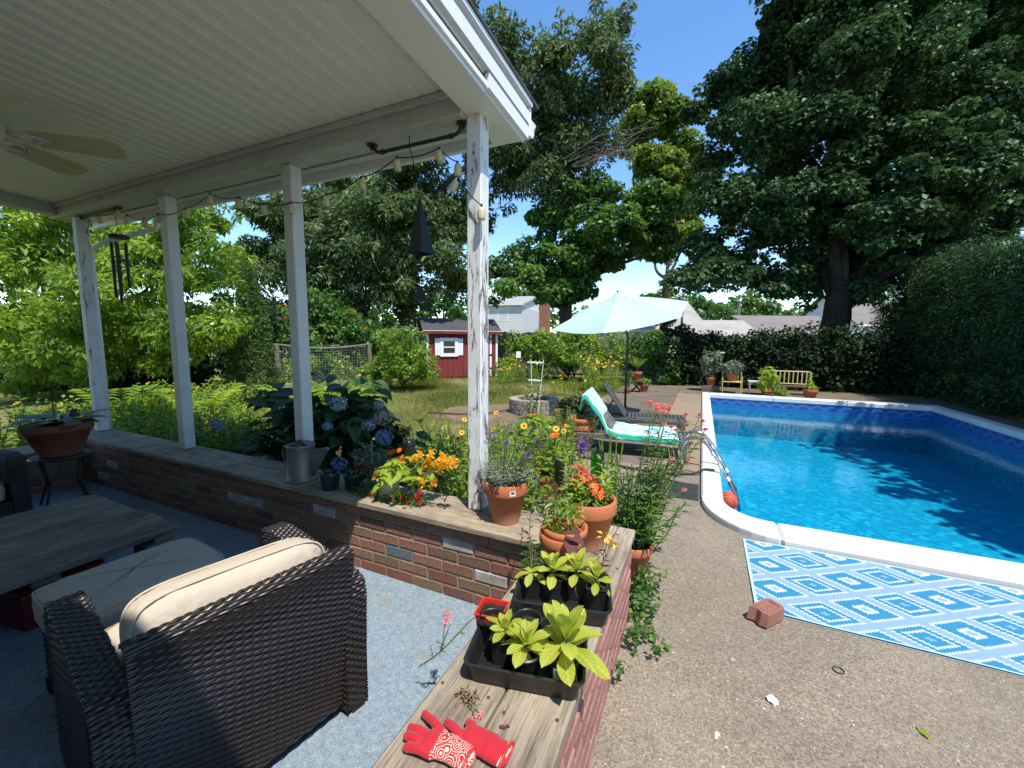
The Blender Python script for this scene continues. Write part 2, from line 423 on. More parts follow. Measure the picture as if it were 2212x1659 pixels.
def m_water():
    t = NT('pool_water'); v = t.coord('Object')
    t.t.nodes.remove(t.p)
    n1 = t.noise(v, 2.6, 4, .55, .6); n2 = t.noise(v, 11, 3, .5, .5); n3 = t.noise(v, 36, 2, .5, .3)
    h = t.math('ADD', t.math('MULTIPLY', n1, .8), t.math('ADD', t.math('MULTIPLY', n2, .22), t.math('MULTIPLY', n3, .06)))
    b = t.bump(h, .12, .05)
    gl = t.n('BsdfGlossy'); gl.inputs['Roughness'].default_value = .03; gl.inputs['Color'].default_value = (1, 1, 1, 1); t.L(b, gl.inputs['Normal'])
    tr = t.n('BsdfTransparent'); tr.inputs[0].default_value = (.66, .93, .985, 1)
    fr = t.n('Fresnel'); fr.inputs[0].default_value = 1.33; t.L(b, fr.inputs['Normal'])
    mx = t.n('MixShader'); t.L(fr.outputs[0], mx.inputs[0]); t.L(tr.outputs[0], mx.inputs[1]); t.L(gl.outputs[0], mx.inputs[2])
    t.L(mx.outputs[0], t.out.inputs[0]); return t.m
MAT['liner'] = m_liner(); MAT['border'] = m_border(); MAT['water'] = m_water()
MAT['vinyl'] = simple('white_vinyl_coping', (.66, .65, .62), (.57, .55, .51), 2.2, .5, .15, 30, dist=.003)
def pool():
    x0, y0, x1, y1 = POOL
    m = MB()   # outline with a rounded near-left corner
    rr = .35
    out = [(x0+rr-rr*math.cos(a), y0+rr-rr*math.sin(a)) for a in np.linspace(math.pi/2, 0, 9)]
    out = [(x1, y0)]+out+[(x0, y1), (x1, y1)]
    n = len(out); zt, zb, zf = -.01, WZ-.02, -1.02
    V = [(x, y, zt) for x, y in out]+[(x, y, zb) for x, y in out]
    F = [(i, (i+1) % n, n+(i+1) % n, n+i) for i in range(n)]
    o = mesh_obj('pool_border', V, F, MAT['border']); tag(o, kind='structure')
    m.add([(x, y, zb) for x, y in out]+[(x, y, zf) for x, y in out], F)
    m.add([(x, y, zf) for x, y in out], [list(range(n))])
    o = m.obj('pool_liner', MAT['liner']); tag(o, kind='structure')
    w = MB(); w.add([(x, y, WZ) for x, y in out][::-1], [list(range(n))]); o = w.obj('pool_water', MAT['water']); tag(o, kind='structure')
    # coping: white vinyl lengths
    cp = thing('pool_coping', 'white vinyl coping around the edge of the blue pool', 'coping', (0, 0, 0))
    W = {'l': .17, 'n': .29, 'f': .30, 'r': .22}; zc = .055
    def strip(a, b, c, d): mm = MB(); mm.bbox((a, b, -.06), (c, d, zc), .018); return mm.obj('coping_segment', MAT['vinyl'], cp)
    ys = np.array([y0+rr+.02, 5.3, 7.4, 9.7, y1+W['f']])
    for a, b in zip(ys[:-1], ys[1:]): strip(x0-W['l'], a+.002, x0+.015, b-.002)
    xs = np.array([x0+rr+.02, 2.7, x1+W['r']])
    for a, b in zip(xs[:-1], xs[1:]): strip(a+.002, y0-W['n'], b-.002, y0+.015)
    xs = np.array([x0+.015, 1.7, 3.2, x1+W['r']])
    for a, b in zip(xs[:-1], xs[1:]): strip(a+.002, y1-.015, b-.002, y1+W['f'])
    ys = np.array([y0+.015, 6.4, 9.2, y1-.015])
    for a, b in zip(ys[:-1], ys[1:]): strip(x1-.015, a+.002, x1+W['r'], b-.002)
    mm = MB(); cx, cy = x0+rr+.018, y0+rr+.018; A = np.linspace(0, math.pi/2, 10)
    inn = [(cx-(rr+.003)*math.cos(a), cy-(rr+.003)*math.sin(a)) for a in A]
    ou = [(cx-(rr+.018+W['l']-.0)*math.cos(a), cy-(rr+.018+W['n'])*math.sin(a)) for a in A]
    mm.prism(ou+inn[::-1], -.06, zc); mm.obj('coping_segment', MAT['vinyl'], cp, bevel=.015)
pool()
# ---------------------------------------------------------------- porch
def m_white_paint(name, peel=.0, base=(.62, .62, .60), dark=(.40, .40, .37), axis=2, wood_c=(.20, .145, .125)):
    t = NT(name); sc = [9., 9., 9.]; sc[axis] = 1.6
    v = t.coord('Object', sc); v2 = t.coord('Object')
    c = t.mix(t.ramp(t.noise(v2, 5, 5, .65), [(.45, 0.), (.75, .5)]), base, dark)
    n = t.noise(v, 3.0, 6, .72, .5); n2 = t.noise(v2, 2.0, 3)
    msk = t.math('ADD', n, t.math('MULTIPLY', n2, .25))
    th = .76-peel
    chip = t.ramp(msk, [(th, 0.), (th+.015, 1.)]); edge = t.ramp(msk, [(th-.05, 0.), (th-.01, .6), (th, 0.)])
    c = t.mix(edge, c, tuple(q*.55 for q in base)); c = t.mix(chip, c, wood_c)
    h = t.math('SUBTRACT', t.math('MULTIPLY', t.noise(v, 5, 5, .7), .3), chip)
    return t.P(col=c, rough=.6, spec=.3, nrm=t.bump(h, .6, .004))
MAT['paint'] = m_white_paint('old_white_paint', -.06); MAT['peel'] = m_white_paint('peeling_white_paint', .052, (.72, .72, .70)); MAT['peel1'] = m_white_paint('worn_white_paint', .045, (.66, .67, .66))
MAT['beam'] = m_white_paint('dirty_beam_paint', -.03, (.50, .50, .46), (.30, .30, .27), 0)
MAT['ceil'] = simple('ceiling_paint', (.82, .80, .70), (.77, .75, .65), 1.2, .55, .1, 60, spec=.3)
MAT['trim'] = simple('white_trim', (.80, .80, .79), (.74, .74, .73), 3, .45, .1, 40)
MAT['shingle'] = simple('dark_shingle', (.03, .03, .034), (.07, .07, .075), 14, .9, .6, 50, dist=.01)
MAT['darkgap'] = simple('dark_old_wood', (.03, .026, .022), (.07, .055, .04), 9, .9)
SL = .055
def cz(y): return 2.80+SL*(2.0-y)
def porch():
    t = thing('porch', 'white porch roof with beadboard ceiling on four peeling posts', 'porch', (-3.5, 2.08, 0))
    # ceiling boards along y, each with a bead
    bw = .105; x0, x1 = -6.0, -1.225; nb = int(round((x1-x0)/bw)); bw = (x1-x0)/nb
    prof = [(0, .006), (.004, 0), (.066, 0), (.070, .007), (.077, .007), (.080, .0), (.087, .0), (.090, .007), (.096, .007), (.099, 0), (bw-.003, 0), (bw-.001, .003), (bw-.001, .012), (0, .012)]
    def board(ya, yb, nm):
        V = []; n = len(prof)
        for y in (ya, yb): V += [(p, y, cz(y)+q) for p, q in prof]
        F = [(i, (i+1) % n, n+(i+1) % n, n+i) for i in range(n)]+[list(range(n))[::-1], list(range(n, 2*n))]
        V = np.array(V)-np.array(t.location)
        V[:, 0] += t.location[0]
        return mesh_obj(nm, V, F, MAT['ceil'], t)
    a = board(-.55, 1.985, 'ceiling_board'); b = board(2.145, 2.40, 'soffit_board')
    for i in range(nb):
        lx = x0+i*bw-t.location[0]
        if i == 0: a.location.x = lx; b.location.x = lx
        else: inst(a, t, (lx, 0, 0)); inst(b, t, (lx, 0, 0))
    def part(nm, boxes, mat, bev=.004, lab=None):
        m = MB()
        for p, q in boxes: m.bbox(p, q, bev)
        return m.obj(nm, mat, t, world=True, label=lab)
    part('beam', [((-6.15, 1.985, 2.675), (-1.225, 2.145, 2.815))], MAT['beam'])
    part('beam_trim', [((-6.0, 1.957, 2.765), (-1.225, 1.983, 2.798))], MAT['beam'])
    # side beams follow the slope
    def slope(nm, xa, xb, ya, yb, za, zb, mat):
        V = []
        for y in (ya, yb):
            o = cz(y)-2.80
            V += [(xa, y, za+o), (xb, y, za+o), (xb, y, zb+o), (xa, y, zb+o)]
        return mesh_obj(nm, V, [(0, 1, 2, 3), (7, 6, 5, 4), (0, 4, 5, 1), (1, 5, 6, 2), (2, 6, 7, 3), (3, 7, 4, 0)], mat, t, world=True)
    slope('side_beam', -1.222, -1.056, -.55, 2.385, 2.693, 2.83, MAT['ceil'])
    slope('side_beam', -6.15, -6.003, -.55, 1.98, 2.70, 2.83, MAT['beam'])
    slope('rake_trim', -1.054, -1.036, -.55, 2.40, 2.690, 2.733, MAT['trim'])
    slope('rake_trim', -1.034, -1.022, -.55, 1.90, 2.712, 2.738, MAT['trim'])
    slope('rake_gap', -1.054, -1.046, -.55, 1.98, 2.735, 2.80, MAT['darkgap'])
    slope('rake_batten', -1.045, -1.038, -.55, 1.90, 2.776, 2.786, MAT['trim'])
    slope('rake_cover', -1.034, -1.010, 1.90, 2.40, 2.705, 2.775, MAT['trim'])
    slope('fascia_board', -1.050, -1.005, -.55, 2.40, 2.786, 2.855, MAT['trim'])
    slope('fascia_board', -1.056, -1.022, -.55, 2.40, 2.857, 2.885, MAT['trim'])
    slope('drip_edge', -1.056, -.992, -.55, 2.42, 2.887, 2.912, MAT['trim'])
    slope('roof', -6.6, -.985, -.55, 2.50, 2.914, 2.932, MAT['shingle'])
    slope('roof_deck', -6.5, -1.058, -.55, 2.40, 2.850, 2.910, MAT['darkgap'])
    part('fascia_board', [((-6.5, 2.405, 2.70), (-1.002, 2.425, 2.862))], MAT['trim'])
    # gutter, closed by an end cap
    pr = [(2.428, 2.715), (2.475, 2.715), (2.495, 2.74), (2.495, 2.775), (2.52, 2.80), (2.52, 2.812), (2.428, 2.812)]
    m = MB(); M = basis((0, 0, 0), (0, 1, 0), (0, 0, 1), (1, 0, 0)); m.prism(pr, -6.5, -1.012, M); m.obj('gutter', MAT['trim'], t, world=True)
    part('soffit_edge', [((-6.5, 2.34, 2.758), (-1.225, 2.403, 2.772))], MAT['trim'], .002)
    m = MB(); m.tube([(-5.15, 2.46, 2.70), (-5.22, 2.46, 2.60), (-5.85, 2.25, 2.46), (-5.93, 2.19, 2.38), (-5.935, 2.19, 2.2), (-5.935, 2.19, .05)], .026, 8); m.obj('downspout', MAT['trim'], t, world=True, smooth=True)
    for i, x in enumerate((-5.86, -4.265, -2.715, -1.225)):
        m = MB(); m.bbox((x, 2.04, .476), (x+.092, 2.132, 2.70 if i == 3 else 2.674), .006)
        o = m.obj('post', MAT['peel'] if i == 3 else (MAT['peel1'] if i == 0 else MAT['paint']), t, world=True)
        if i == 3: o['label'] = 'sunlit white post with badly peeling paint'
porch()
# the house at the viewer's back, whose wall and eave shade the porch
m = MB(); m.box((-6.5, -.75, 0), (.10, -.56, 3.36)); tag(m.obj('house_wall', MAT['paint']), kind='structure')
m = MB(); m.bbox((-6.7, -1.2, 3.37), (.14, -.30, 3.45), .01); tag(m.obj('house_eave', MAT['trim']), kind='structure')
# ---------------------------------------------------------------- brick knee walls with plank caps
def m_brick():
    t = NT('brick'); v = t.coord('Object'); r = t.orand()
    c = t.ramp(r, [(0., (.25, .085, .065)), (.22, (.37, .155, .11)), (.4, (.34, .18, .12)), (.55, (.27, .18, .11)), (.7, (.18, .085, .08)), (.85, (.37, .165, .13)), (1., (.29, .13, .09))])
    c = t.mix(t.ramp(t.noise(v, 14, 5, .7), [(.4, 0.), (.75, .55)]), c, (.17, .13, .065))
    c = t.mix(t.ramp(t.noise(v, 70, 4, .7), [(.42, .45), (.55, 0.)]), c, (.05, .03, .025))
    return t.P(col=c, rough=.85, spec=.2, nrm=t.bump(t.noise(v, 55, 6, .75), .7, .004))
MAT['brick'] = m_brick()
MAT['brickwhite'] = simple('whitewashed_brick', (.48, .48, .47), (.27, .22, .18), 9, .85, .5, 60, dist=.004)
MAT['brickblue'] = simple('blue_painted_brick', (.06, .13, .19), (.13, .13, .11), 16, .8, .4, 60)
MAT['mortar'] = simple('mortar', (.33, .28, .20), (.20, .165, .11), 12, .95, .7, 60, spec=.1, dist=.006)
MAT['plank'] = wood('weathered_plank_x', (.46, .375, .265), (.32, .255, .185), (.09, .07, .05), 0, 1.)
MAT['planky'] = wood('weathered_plank_y', (.42, .345, .25), (.29, .235, .175), (.09, .07, .052), 1, 1.)
MAT['oldwood'] = wood('grey_wood_x', (.34, .30, .26), (.23, .20, .17), (.10, .08, .065), 0, 1.)
MAT['oldwoodz'] = wood('grey_wood_z', (.30, .27, .23), (.20, .175, .15), (.08, .07, .055), 2, 1.)
MAT['redbrick'] = simple('red_painted_brick', (.25, .085, .07), (.33, .17, .14), 10, .85, .6, 70, dist=.004, vary=.3)
MAT['rust'] = simple('rusty_nail', (.08, .03, .02), rough=.8)
BL, BH, CAPZ = .2113, .0728, .475
brick_meshes = []
def make_brick_mesh(L, H, D):
    m = MB(); m.bbox((-L/2, -D/2, -H/2), (L/2, D/2, H/2), .005)
    V = np.concatenate(m.V); V += rng.normal(0, .0009, V.shape)
    o = mesh_obj('brick', V, m.F, MAT['brick'], parent=deck); me = o.data; bpy.data.objects.remove(o); return me
BM = [make_brick_mesh(BL-.011, BH-.011, .09) for _ in range(6)]; BMh = [make_brick_mesh(BL/2-.011, BH-.011, .09) for _ in range(2)]
def recolour(me, mat): c = me.copy(); c.materials[0] = mat; return c
BW = [recolour(b, MAT['brickwhite']) for b in BM[:2]]; BB = recolour(BM[0], MAT['brickblue']); BR = [recolour(b, MAT['redbrick']) for b in BM]
def lay(parent, origin, ux, nrm, length, courses, mset, white=()):
    """bricks on a face: origin at floor, ux along, nrm outward"""
    ux = Vector(ux); nz = Vector((0, 0, 1)); nrm = Vector(nrm); o = Vector(origin); L = Vector(parent.location)
    for k in range(courses):
        x = 0 if k % 2 == 0 else -BL/2
        while x < length-.02:
            a, b = max(x, 0), min(x+BL, length)
            if b-a < .05: x += BL; continue
            half = (b-a) < BL*.9
            c = o+ux*((a+b)/2)+nz*((k+.5)*BH)+nrm*(-.045+random.uniform(-.0015, .0015))
            me = random.choice(mset)
            for wx, wz, mm in white:
                if a < wx < b and k == int(wz/BH): me = mm
            ob = meshless('brick', me, parent, basis(c-L, ux, nrm*-1, nz))
            if half: ob.scale.x = ((b-a)-.011)/(BL-.011)
            x += BL
WY = 1.877
wall = thing('knee_wall', 'low brick porch wall with weathered plank top under the posts', 'wall', (-3.1, 2.0, 0))
m = MB(); m.box((-5.95, WY+.006, 0), (-.56, 2.15, .434)); m.obj('mortar', MAT['mortar'], wall, world=True)
wh = []
for px, py in ((705, 1117), (1000, 1190), (1061, 1253), (505, 1070), (530, 1078), (232, 1003), (212, 1026)):
    p = atY(px, py, WY); wh.append((p[0]+5.95, p[2], random.choice(BW)))
p = atY(883, 1212, WY); wh.append((p[0]+5.95, p[2], BB))
lay(wall, (-5.95, WY, 0), (1, 0, 0), (0, -1, 0), 5.29, 6, BM, wh)
def plank(parent, a, b, mat, nm='cap_plank', rough=.003):
    a = np.array(a); b = np.array(b); ax = int(np.argmax(b-a)); n = 40
    m = MB(); m.bbox(a, b, .007); V = np.concatenate(m.V)
    return m.obj(nm, mat, parent, world=True)
plank(wall, (-5.98, 1.840, .436), (-.672, 2.018, CAPZ), MAT['plank']); plank(wall, (-5.98, 2.024, .434), (-.69, 2.185, CAPZ-.003), MAT['plank'])
wall2 = thing('end_wall', 'low brick end wall with split plank top holding the seed trays', 'wall', (-.47, .6, 0))
m = MB(); m.box((-.655, -2.4, 0), (-.287, 2.165, .434)); m.obj('mortar', simple('pale_mortar', (.50, .44, .37), (.36, .30, .24), 12, .95, .7, 60, spec=.1), wall2, world=True)
lay(wall2, (-.281, -2.4, 0), (0, 1, 0), (1, 0, 0), 4.57, 6, BR)
lay(wall2, (-.655, 2.171, 0), (1, 0, 0), (0, 1, 0), .37, 6, BM)
plank(wall2, (-.668, -2.4, .436), (-.472, 2.15, CAPZ+.001), MAT['planky']); plank(wall2, (-.466, -2.4, .436), (-.272, 2.205, CAPZ), MAT['planky'])
m = MB()
for x in (-.64, -.50, -.44, -.30):
    for y in (.93, .62, 1.75): m.lathe([(.005, CAPZ+.001), (.005, CAPZ+.003), (.001, CAPZ+.0035)], 8, (x+random.uniform(-.01, .01), y+random.uniform(-.03, .03), 0))
m.obj('nail_heads', MAT['rust'], wall2, world=True, kind='stuff')
# left return of the porch wall
wall3 = thing('side_wall', 'short dark brick wall under the big planter at the left', 'wall', (-5.8, 1.0, 0))
m = MB(); m.box((-6.0, -1.5, 0), (-5.62, 1.83, .36)); m.obj('mortar', MAT['mortar'], wall3, world=True)
lay(wall3, (-5.614, -1.5, 0), (0, 1, 0), (1, 0, 0), 3.33, 5, BM)
plank(wall3, (-6.03, -1.5, .366), (-5.59, 1.83, .40), MAT['planky'])
# ================================================================ PORCH FURNITURE
MAT['wicker'] = simple('dark_wicker', (.016, .0105, .009), (.034, .022, .018), 40, .36, spec=.5)
MAT['wickerbase'] = simple('wicker_backing', (.008, .006, .005), rough=.9)
def m_fabric():
    t = NT('beige_cushion'); v = t.coord('Object')
    vx = t.coord('Object', (300, 25, 25)); vy = t.coord('Object', (25, 25, 300))
    n = t.math('ADD', t.noise(vx, 1, 3), t.noise(vy, 1, 3))
    c = t.mix(t.ramp(n, [(.35, 0.), (.7, 1.)]), (.36, .29, .215), (.47, .40, .31))
    return t.P(col=c, rough=.9, spec=.15, nrm=t.bump(t.math('ADD', t.math('MULTIPLY', n, .15), t.noise(t.coord('Object', (14, 5, 14)), 1.1, 4, .5, .5)), .55, .012))
MAT['fabric'] = m_fabric()
def weave(m, S, nu, rows, cols, amp=.0025, width=.9, back=.004, phase=0):
    """strands along u woven over stakes; S(u,v) -> points, vectorised"""
    u = np.linspace(0, 1, nu); e = 1e-3
    # backing
    gv = np.linspace(0, 1, 9); gu = np.linspace(0, 1, 25); UU, VV = np.meshgrid(gu, gv)
    def nrm(U, V):
        a = S(np.clip(U+e, 0, 1), V)-S(np.clip(U-e, 0, 1), V); b = S(U, np.clip(V+e, 0, 1))-S(U, np.clip(V-e, 0, 1))
        n = np.cross(a, b); l = np.linalg.norm(n, axis=-1, keepdims=True); return n/(l+1e-12), b/(np.linalg.norm(b, axis=-1, keepdims=True)+1e-12)
    N, _ = nrm(UU, VV); m.cur = 1; m.grid(S(UU, VV)-N*back); m.cur = 0
    for r in range(rows):
        v = (r+.5)/rows; V = np.full(nu, v); P = S(u, V); N, T = nrm(u, V)
        hgt = np.linalg.norm(S(np.full(nu, .5), np.full(nu, 1.))-S(np.full(nu, .5), np.full(nu, 0.)), axis=1)[0]
        w = np.linalg.norm(S(u, np.full(nu, min(1, v+.5/rows)))-S(u, np.full(nu, max(0, v-.5/rows))), axis=1)[:, None]*width
        off = (amp*np.sin(u*cols*math.pi+(r % 2)*math.pi+phase))[:, None]
        G = np.stack([P-T*w/2+N*(off-.002), P-T*w/5+N*(off+w*.22), P+T*w/5+N*(off+w*.22), P+T*w/2+N*(off-.002)], 1)
        m.grid(G)
def cushion(name, w, d, h, parent, loc, rot=(0, 0, 0), e=.28, mat=None, bulge=0.03, seam=True):
    nu, nv = 72, 36
    a = np.linspace(-math.pi, math.pi, nu+1); b = np.linspace(-math.pi/2, math.pi/2, nv+1)
    f = lambda x, p: np.sign(x)*np.abs(x)**p
    A, B = np.meshgrid(a, b)
    P = np.stack([w/2*f(np.cos(B), e)*f(np.cos(A), e), d/2*f(np.cos(B), e)*f(np.sin(A), e), h/2*f(np.sin(B), .5)], -1)
    k = (1-(P[..., 0]/(w/2))**2)*(1-(P[..., 1]/(d/2))**2); P[..., 2] += np.sign(P[..., 2])*bulge*k
    wr = .0018*np.sin(P[..., 0]*31+2.*np.sin(P[..., 1]*17))*np.sin(P[..., 1]*23+P[..., 0]*9)+.0012*np.sin(P[..., 0]*70+P[..., 1]*40); P[..., 2] += wr*np.sign(P[..., 2]); P[..., 1] += .5*wr
    P += rng.normal(0, .0012, P.shape)
    P[:, -1] = P[:, 0]
    m = MB(); m.grid(P); o = m.obj(name, mat or MAT['fabric'], parent, smooth=True)
    o.location = loc; o.rotation_euler = rot
    if seam:
        s = MB(); t = np.linspace(-math.pi, math.pi, 60)
        for zz in (.36*h, -.36*h):
            s.tube(np.stack([(w/2*.985)*f(np.cos(t), e), (d/2*.985)*f(np.sin(t), e), np.full(60, zz)], 1), .004, 5, False)
        s.obj('piping', mat or MAT['fabric'], o, smooth=True)
    return o
def make_chair(label, loc, rz):
    t = thing('wicker_armchair', label, 'armchair', loc, rz, 'wicker seats on the porch')
    WM = [MAT['wicker'], MAT['wickerbase']]
    zt = .70
    m = MB()   # back, outer face: leans out towards the top
    weave(m, lambda u, v: np.stack([(u-.5)*(.60+.03*v), -.335-.085*v, .05+(zt-.05)*v], -1), 170, 58, 24, .0025)
    m.obj('back_panel', WM, t, smooth=True)
    m = MB()   # top roll
    weave(m, lambda u, v: np.stack([(u-.5)*.63, -.42+.055*(1-np.cos(v*math.pi))*.6, zt+.001+.022*np.sin(v*math.pi)], -1), 150, 7, 24, .003)
    m.obj('top_rail', WM, t, smooth=True)
    m = MB(); weave(m, lambda u, v: np.stack([(u-.5)*-.60, -.35-.07*v+0*u, .28+(zt-.28)*v], -1), 90, 30, 20, .003); m.obj('inner_back', WM, t, smooth=True)
    for s in (-1, 1):
        m = MB(); xo, xi = s*.385, s*.295
        # closed arm: profile in the side view, woven across
        prof = np.array([(-.36, .03), (-.375, .30), (-.385, .50), (-.375, .555), (-.33, .575), (0, .60), (.20, .615), (.285, .60), (.325, .55), (.335, .40), (.335, .03)])
        seg = np.r_[0, np.cumsum(np.linalg.norm(np.diff(prof, axis=0), axis=1))]; seg /= seg[-1]
        fy = lambda v: np.interp(v, seg, prof[:, 0]); fz = lambda v: np.interp(v, seg, prof[:, 1])
        weave(m, lambda u, v: np.stack([-.385+.09*u if s < 0 else .295+.09*u, fy(v)+0*u, fz(v)+0*u], -1), 22, 120, 5, .0025)
        # outer and inner cheeks
        for xx, dr in ((xo, s), (xi, -s)):
            def cheek(u, v, xx=xx, dr=dr):
                y = -.37+.70*u; top = np.interp(y, [-.37, -.33, 0, .2, .285, .33], [.545, .57, .597, .612, .597, .55])
                if dr > 0: return np.stack([xx+0*u, y, .03+(top-.03)*v], -1)
                return np.stack([xx+0*u, -y-.04, .03+(np.interp(-y-.04, [-.37, -.33, 0, .2, .285, .33], [.545, .57, .597, .612, .597, .55])-.03)*v], -1)
            weave(m, cheek, 90, 40, 22, .0025)
        m.obj('arm', WM, t, smooth=True)
    m = MB(); m.box((-.29, -.33, .06), (.29, .325, .27)); weave(m, lambda u, v: np.stack([(u-.5)*-.585, .33+0*u, .03+.25*v], -1), 90, 20, 20, .003); m.obj('seat_base', WM, t, smooth=True)
    m = MB()
    for sx in (-.35, .35):
        for sy in (-.33, .30): m.bbox((sx-.03, sy-.03, 0), (sx+.03, sy+.03, .06), .004)
    m.obj('feet', MAT['wickerbase'], t)
    cushion('seat_cushion', .575, .60, .15, t, (0, .035, .355), bulge=.015)
    cushion('back_cushion', .575, .40, .15, t, (0, -.24, .545), (R_(80), R_(1.5), 0), e=.34, bulge=.03)
    return t
make_chair('dark wicker armchair with sunlit beige cushion, back to the viewer', (-1.60, .835, 0), R_(79))
make_chair('dark wicker armchair in deep shade at the left edge', (-4.85, .80, 0), R_(-90))
def ottoman():
    t = thing('ottoman', 'beige cushioned wicker ottoman between armchair and plank table', 'ottoman', (-2.235, .865, 0), R_(84))
    WM = [MAT['wicker'], MAT['wickerbase']]; a, b = .26, .175
    m = MB(); m.box((-a+.004, -b+.004, .06), (a-.004, b-.004, .33))
    for (p, q) in (((-a, -b), (a, -b)), ((a, -b), (a, b)), ((a, b), (-a, b)), ((-a, b), (-a, -b))):
        p, q = np.array(p), np.array(q)
        weave(m, lambda u, v, p=p, q=q: np.stack([p[0]+(q[0]-p[0])*u, p[1]+(q[1]-p[1])*u, .05+.28*v], -1), 60, 22, 16, .003)
    m.obj('base', WM, t, smooth=True)
    for sx in (-1, 1):
        for sy in (-1, 1): m = MB(); m.bbox((sx*.24-.03, sy*.155-.03, 0), (sx*.24+.03, sy*.155+.03, .055), .004); m.obj('leg', MAT['wickerbase'], t)
    cushion('cushion', .57, .42, .13, t, (0, 0, .395), e=.22, bulge=.012)
ottoman()
def coffee_table():
    t = thing('plank_table', 'low grey plank coffee table on chunky block legs', 'table', (-3.33, .75, 0))
    x0, x1, y0, y1 = -3.87, -2.79, .20, 1.31; n = 5; w = (x1-x0)/n
    for i in range(n):
        m = MB(); m.bbox((x0+i*w+.004, y0-random.uniform(0, .02), .335), (x0+(i+1)*w-.004, y1+random.uniform(-.01, .01), .375), .006)
        m.obj('plank', MAT['table'], t, world=True)
    for y in (y0+.06, (y0+y1)/2, y1-.07):
        m = MB(); m.bbox((x0+.03, y-.05, .295), (x1-.03, y+.05, .333), .004); m.obj('rail', MAT['tablex'], t, world=True)
    for x in (x0+.10, x1-.10):
        for y in (y0+.09, y1-.09): m = MB(); m.bbox((x-.075, y-.075, 0), (x+.075, y+.075, .293), .006); m.obj('leg', MAT['oldwoodz'], t, world=True)
MAT['table'] = wood('table_plank', (.33, .275, .215), (.22, .18, .14), (.055, .045, .036), 1, .8); MAT['tablex'] = wood('table_rail', (.27, .24, .21), (.19, .17, .15), (.06, .05, .045), 0, .8)
coffee_table()
MAT['redbox'] = simple('red_plastic', (.17, .012, .014), (.12, .008, .01), 5, .45)
def red_tub():
    t = thing('red_tub', 'red plastic tub pushed under the plank table', 'tub', (-3.22, .84, 0), R_(8))
    m = MB(); m.prism([(-.2, -.16), (.2, -.16), (.2, .16), (-.2, .16)], .004, .20); m.obj('body', MAT['redbox'], t, bevel=.02)
    m = MB(); m.bbox((-.215, -.175, .202), (.215, .175, .225), .008); m.obj('lid', MAT['redbox'], t)
red_tub()
# ---------------------------------------------------------------- ceiling fan
MAT['blade'] = wood('fan_blade', (.58, .52, .32), (.54, .48, .28), (.44, .38, .2), 0, .6, .5, .1); MAT['brass'] = simple('fan_metal', (.50, .49, .45), rough=.4)
def fan():
    c = np.array([-3.60, .92, 2.53]); t = thing('ceiling_fan', 'ceiling fan with yellowish wood blades on the porch ceiling', 'fan', c)
    m = MB(); m.lathe([(.02, 0), (.06, -.0), (.075, .03), (.11, .06), (.115, .12), (.08, .15), (.02, .17), (.016, .32), (.07, .325), (.075, .345)], 24); m.obj('motor', MAT['brass'], t, smooth=True)
    a0 = R_(48)
    for k in range(5):
        a = a0+k*R_(72); M = Matrix.Rotation(a, 4, 'Z') @ Matrix.Rotation(R_(-16), 4, 'X')
        m = MB(); m.prism([(.20, -.05), (.23, -.06), (.54, -.085), (.60, -.065), (.615, 0), (.60, .065), (.54, .085), (.23, .07), (.20, .05)], .06, .067); 
        o = m.obj('blade', MAT['blade'], t); o.matrix_local = M
        m = MB(); m.tube([(.09, 0, .075), (.15, .03, .06), (.20, .035, .056), (.26, .0, .055)], .009, 6); m.tube([(.09, 0, .075), (.15, -.03, .06), (.20, -.035, .056), (.26, .0, .055)], .009, 6); m.tube([(.24, -.03, .055), (.28, 0, .055), (.24, .03, .055)], .007, 6)
        b = m.obj('blade_iron', MAT['brass'], t, smooth=True); b.matrix_local = M
fan()
# ---------------------------------------------------------------- pipes, string lights, chimes
MAT['iron'] = simple('black_pipe', (.018, .016, .015), (.035, .03, .026), 20, .5, .2, 80); MAT['shade'] = simple('cream_lamp_shade', (.60, .54, .33), (.52, .46, .27), 20, .4)
MAT['cable'] = simple('black_cable', (.012, .012, .012), rough=.6)
def pipe_rail(pts, label):
    P = [atY(*p, 2.065) for p in pts]; P[0][2] = P[3][2] = 2.672
    t = thing('pipe_rail', label, 'rail', (P[0]+P[3])/2)
    P[1][2] = P[2][2] = (P[1][2]+P[2][2])/2
    path = [P[0], P[1]+(0, 0, .03), P[1]+(.025, 0, .005), P[1]+(.06, 0, 0), P[2]-(.06, 0, 0), P[2]+(-.025, 0, .005), P[2]+(0, 0, .03), P[3]]
    m = MB(); m.tube(path, .0105, 10); m.obj('pipe', MAT['iron'], t, smooth=True, world=True)
    for p in (P[0], P[3]): m = MB(); m.lathe([(.034, -.006), (.034, 0)], 16, p); m.lathe([(.016, -.03), (.016, -.007)], 12, p); m.obj('flange', MAT['iron'], t, world=True)
    for p in (P[1]+(.065, 0, 0), P[2]-(.065, 0, 0)): m = MB(); m.tube([p-(.012, 0, 0), p+(.012, 0, 0)], .0145, 10); m.obj('collar', MAT['iron'], t, world=True)
    return P
PR = pipe_rail([(804, 307), (808.7, 331.6), (996, 290), (998, 264)], 'black iron pipe rail beside the peeling corner post')
PL = pipe_rail([(174.8, 452), (179, 467), (255, 452), (254, 434)], 'black iron pipe rail beside the far left post')
LS = [(147, 520), (158, 596), (193, 480), (212, 464), (256, 450), (274.6, 464), (311, 472), (341, 462), (399.6, 450), (453, 418), (515, 426), (570, 439.5), (629, 437), (704.6, 420), (780, 383), (857, 340), (948, 320), (988, 350), (990, 386), (1042, 443)]
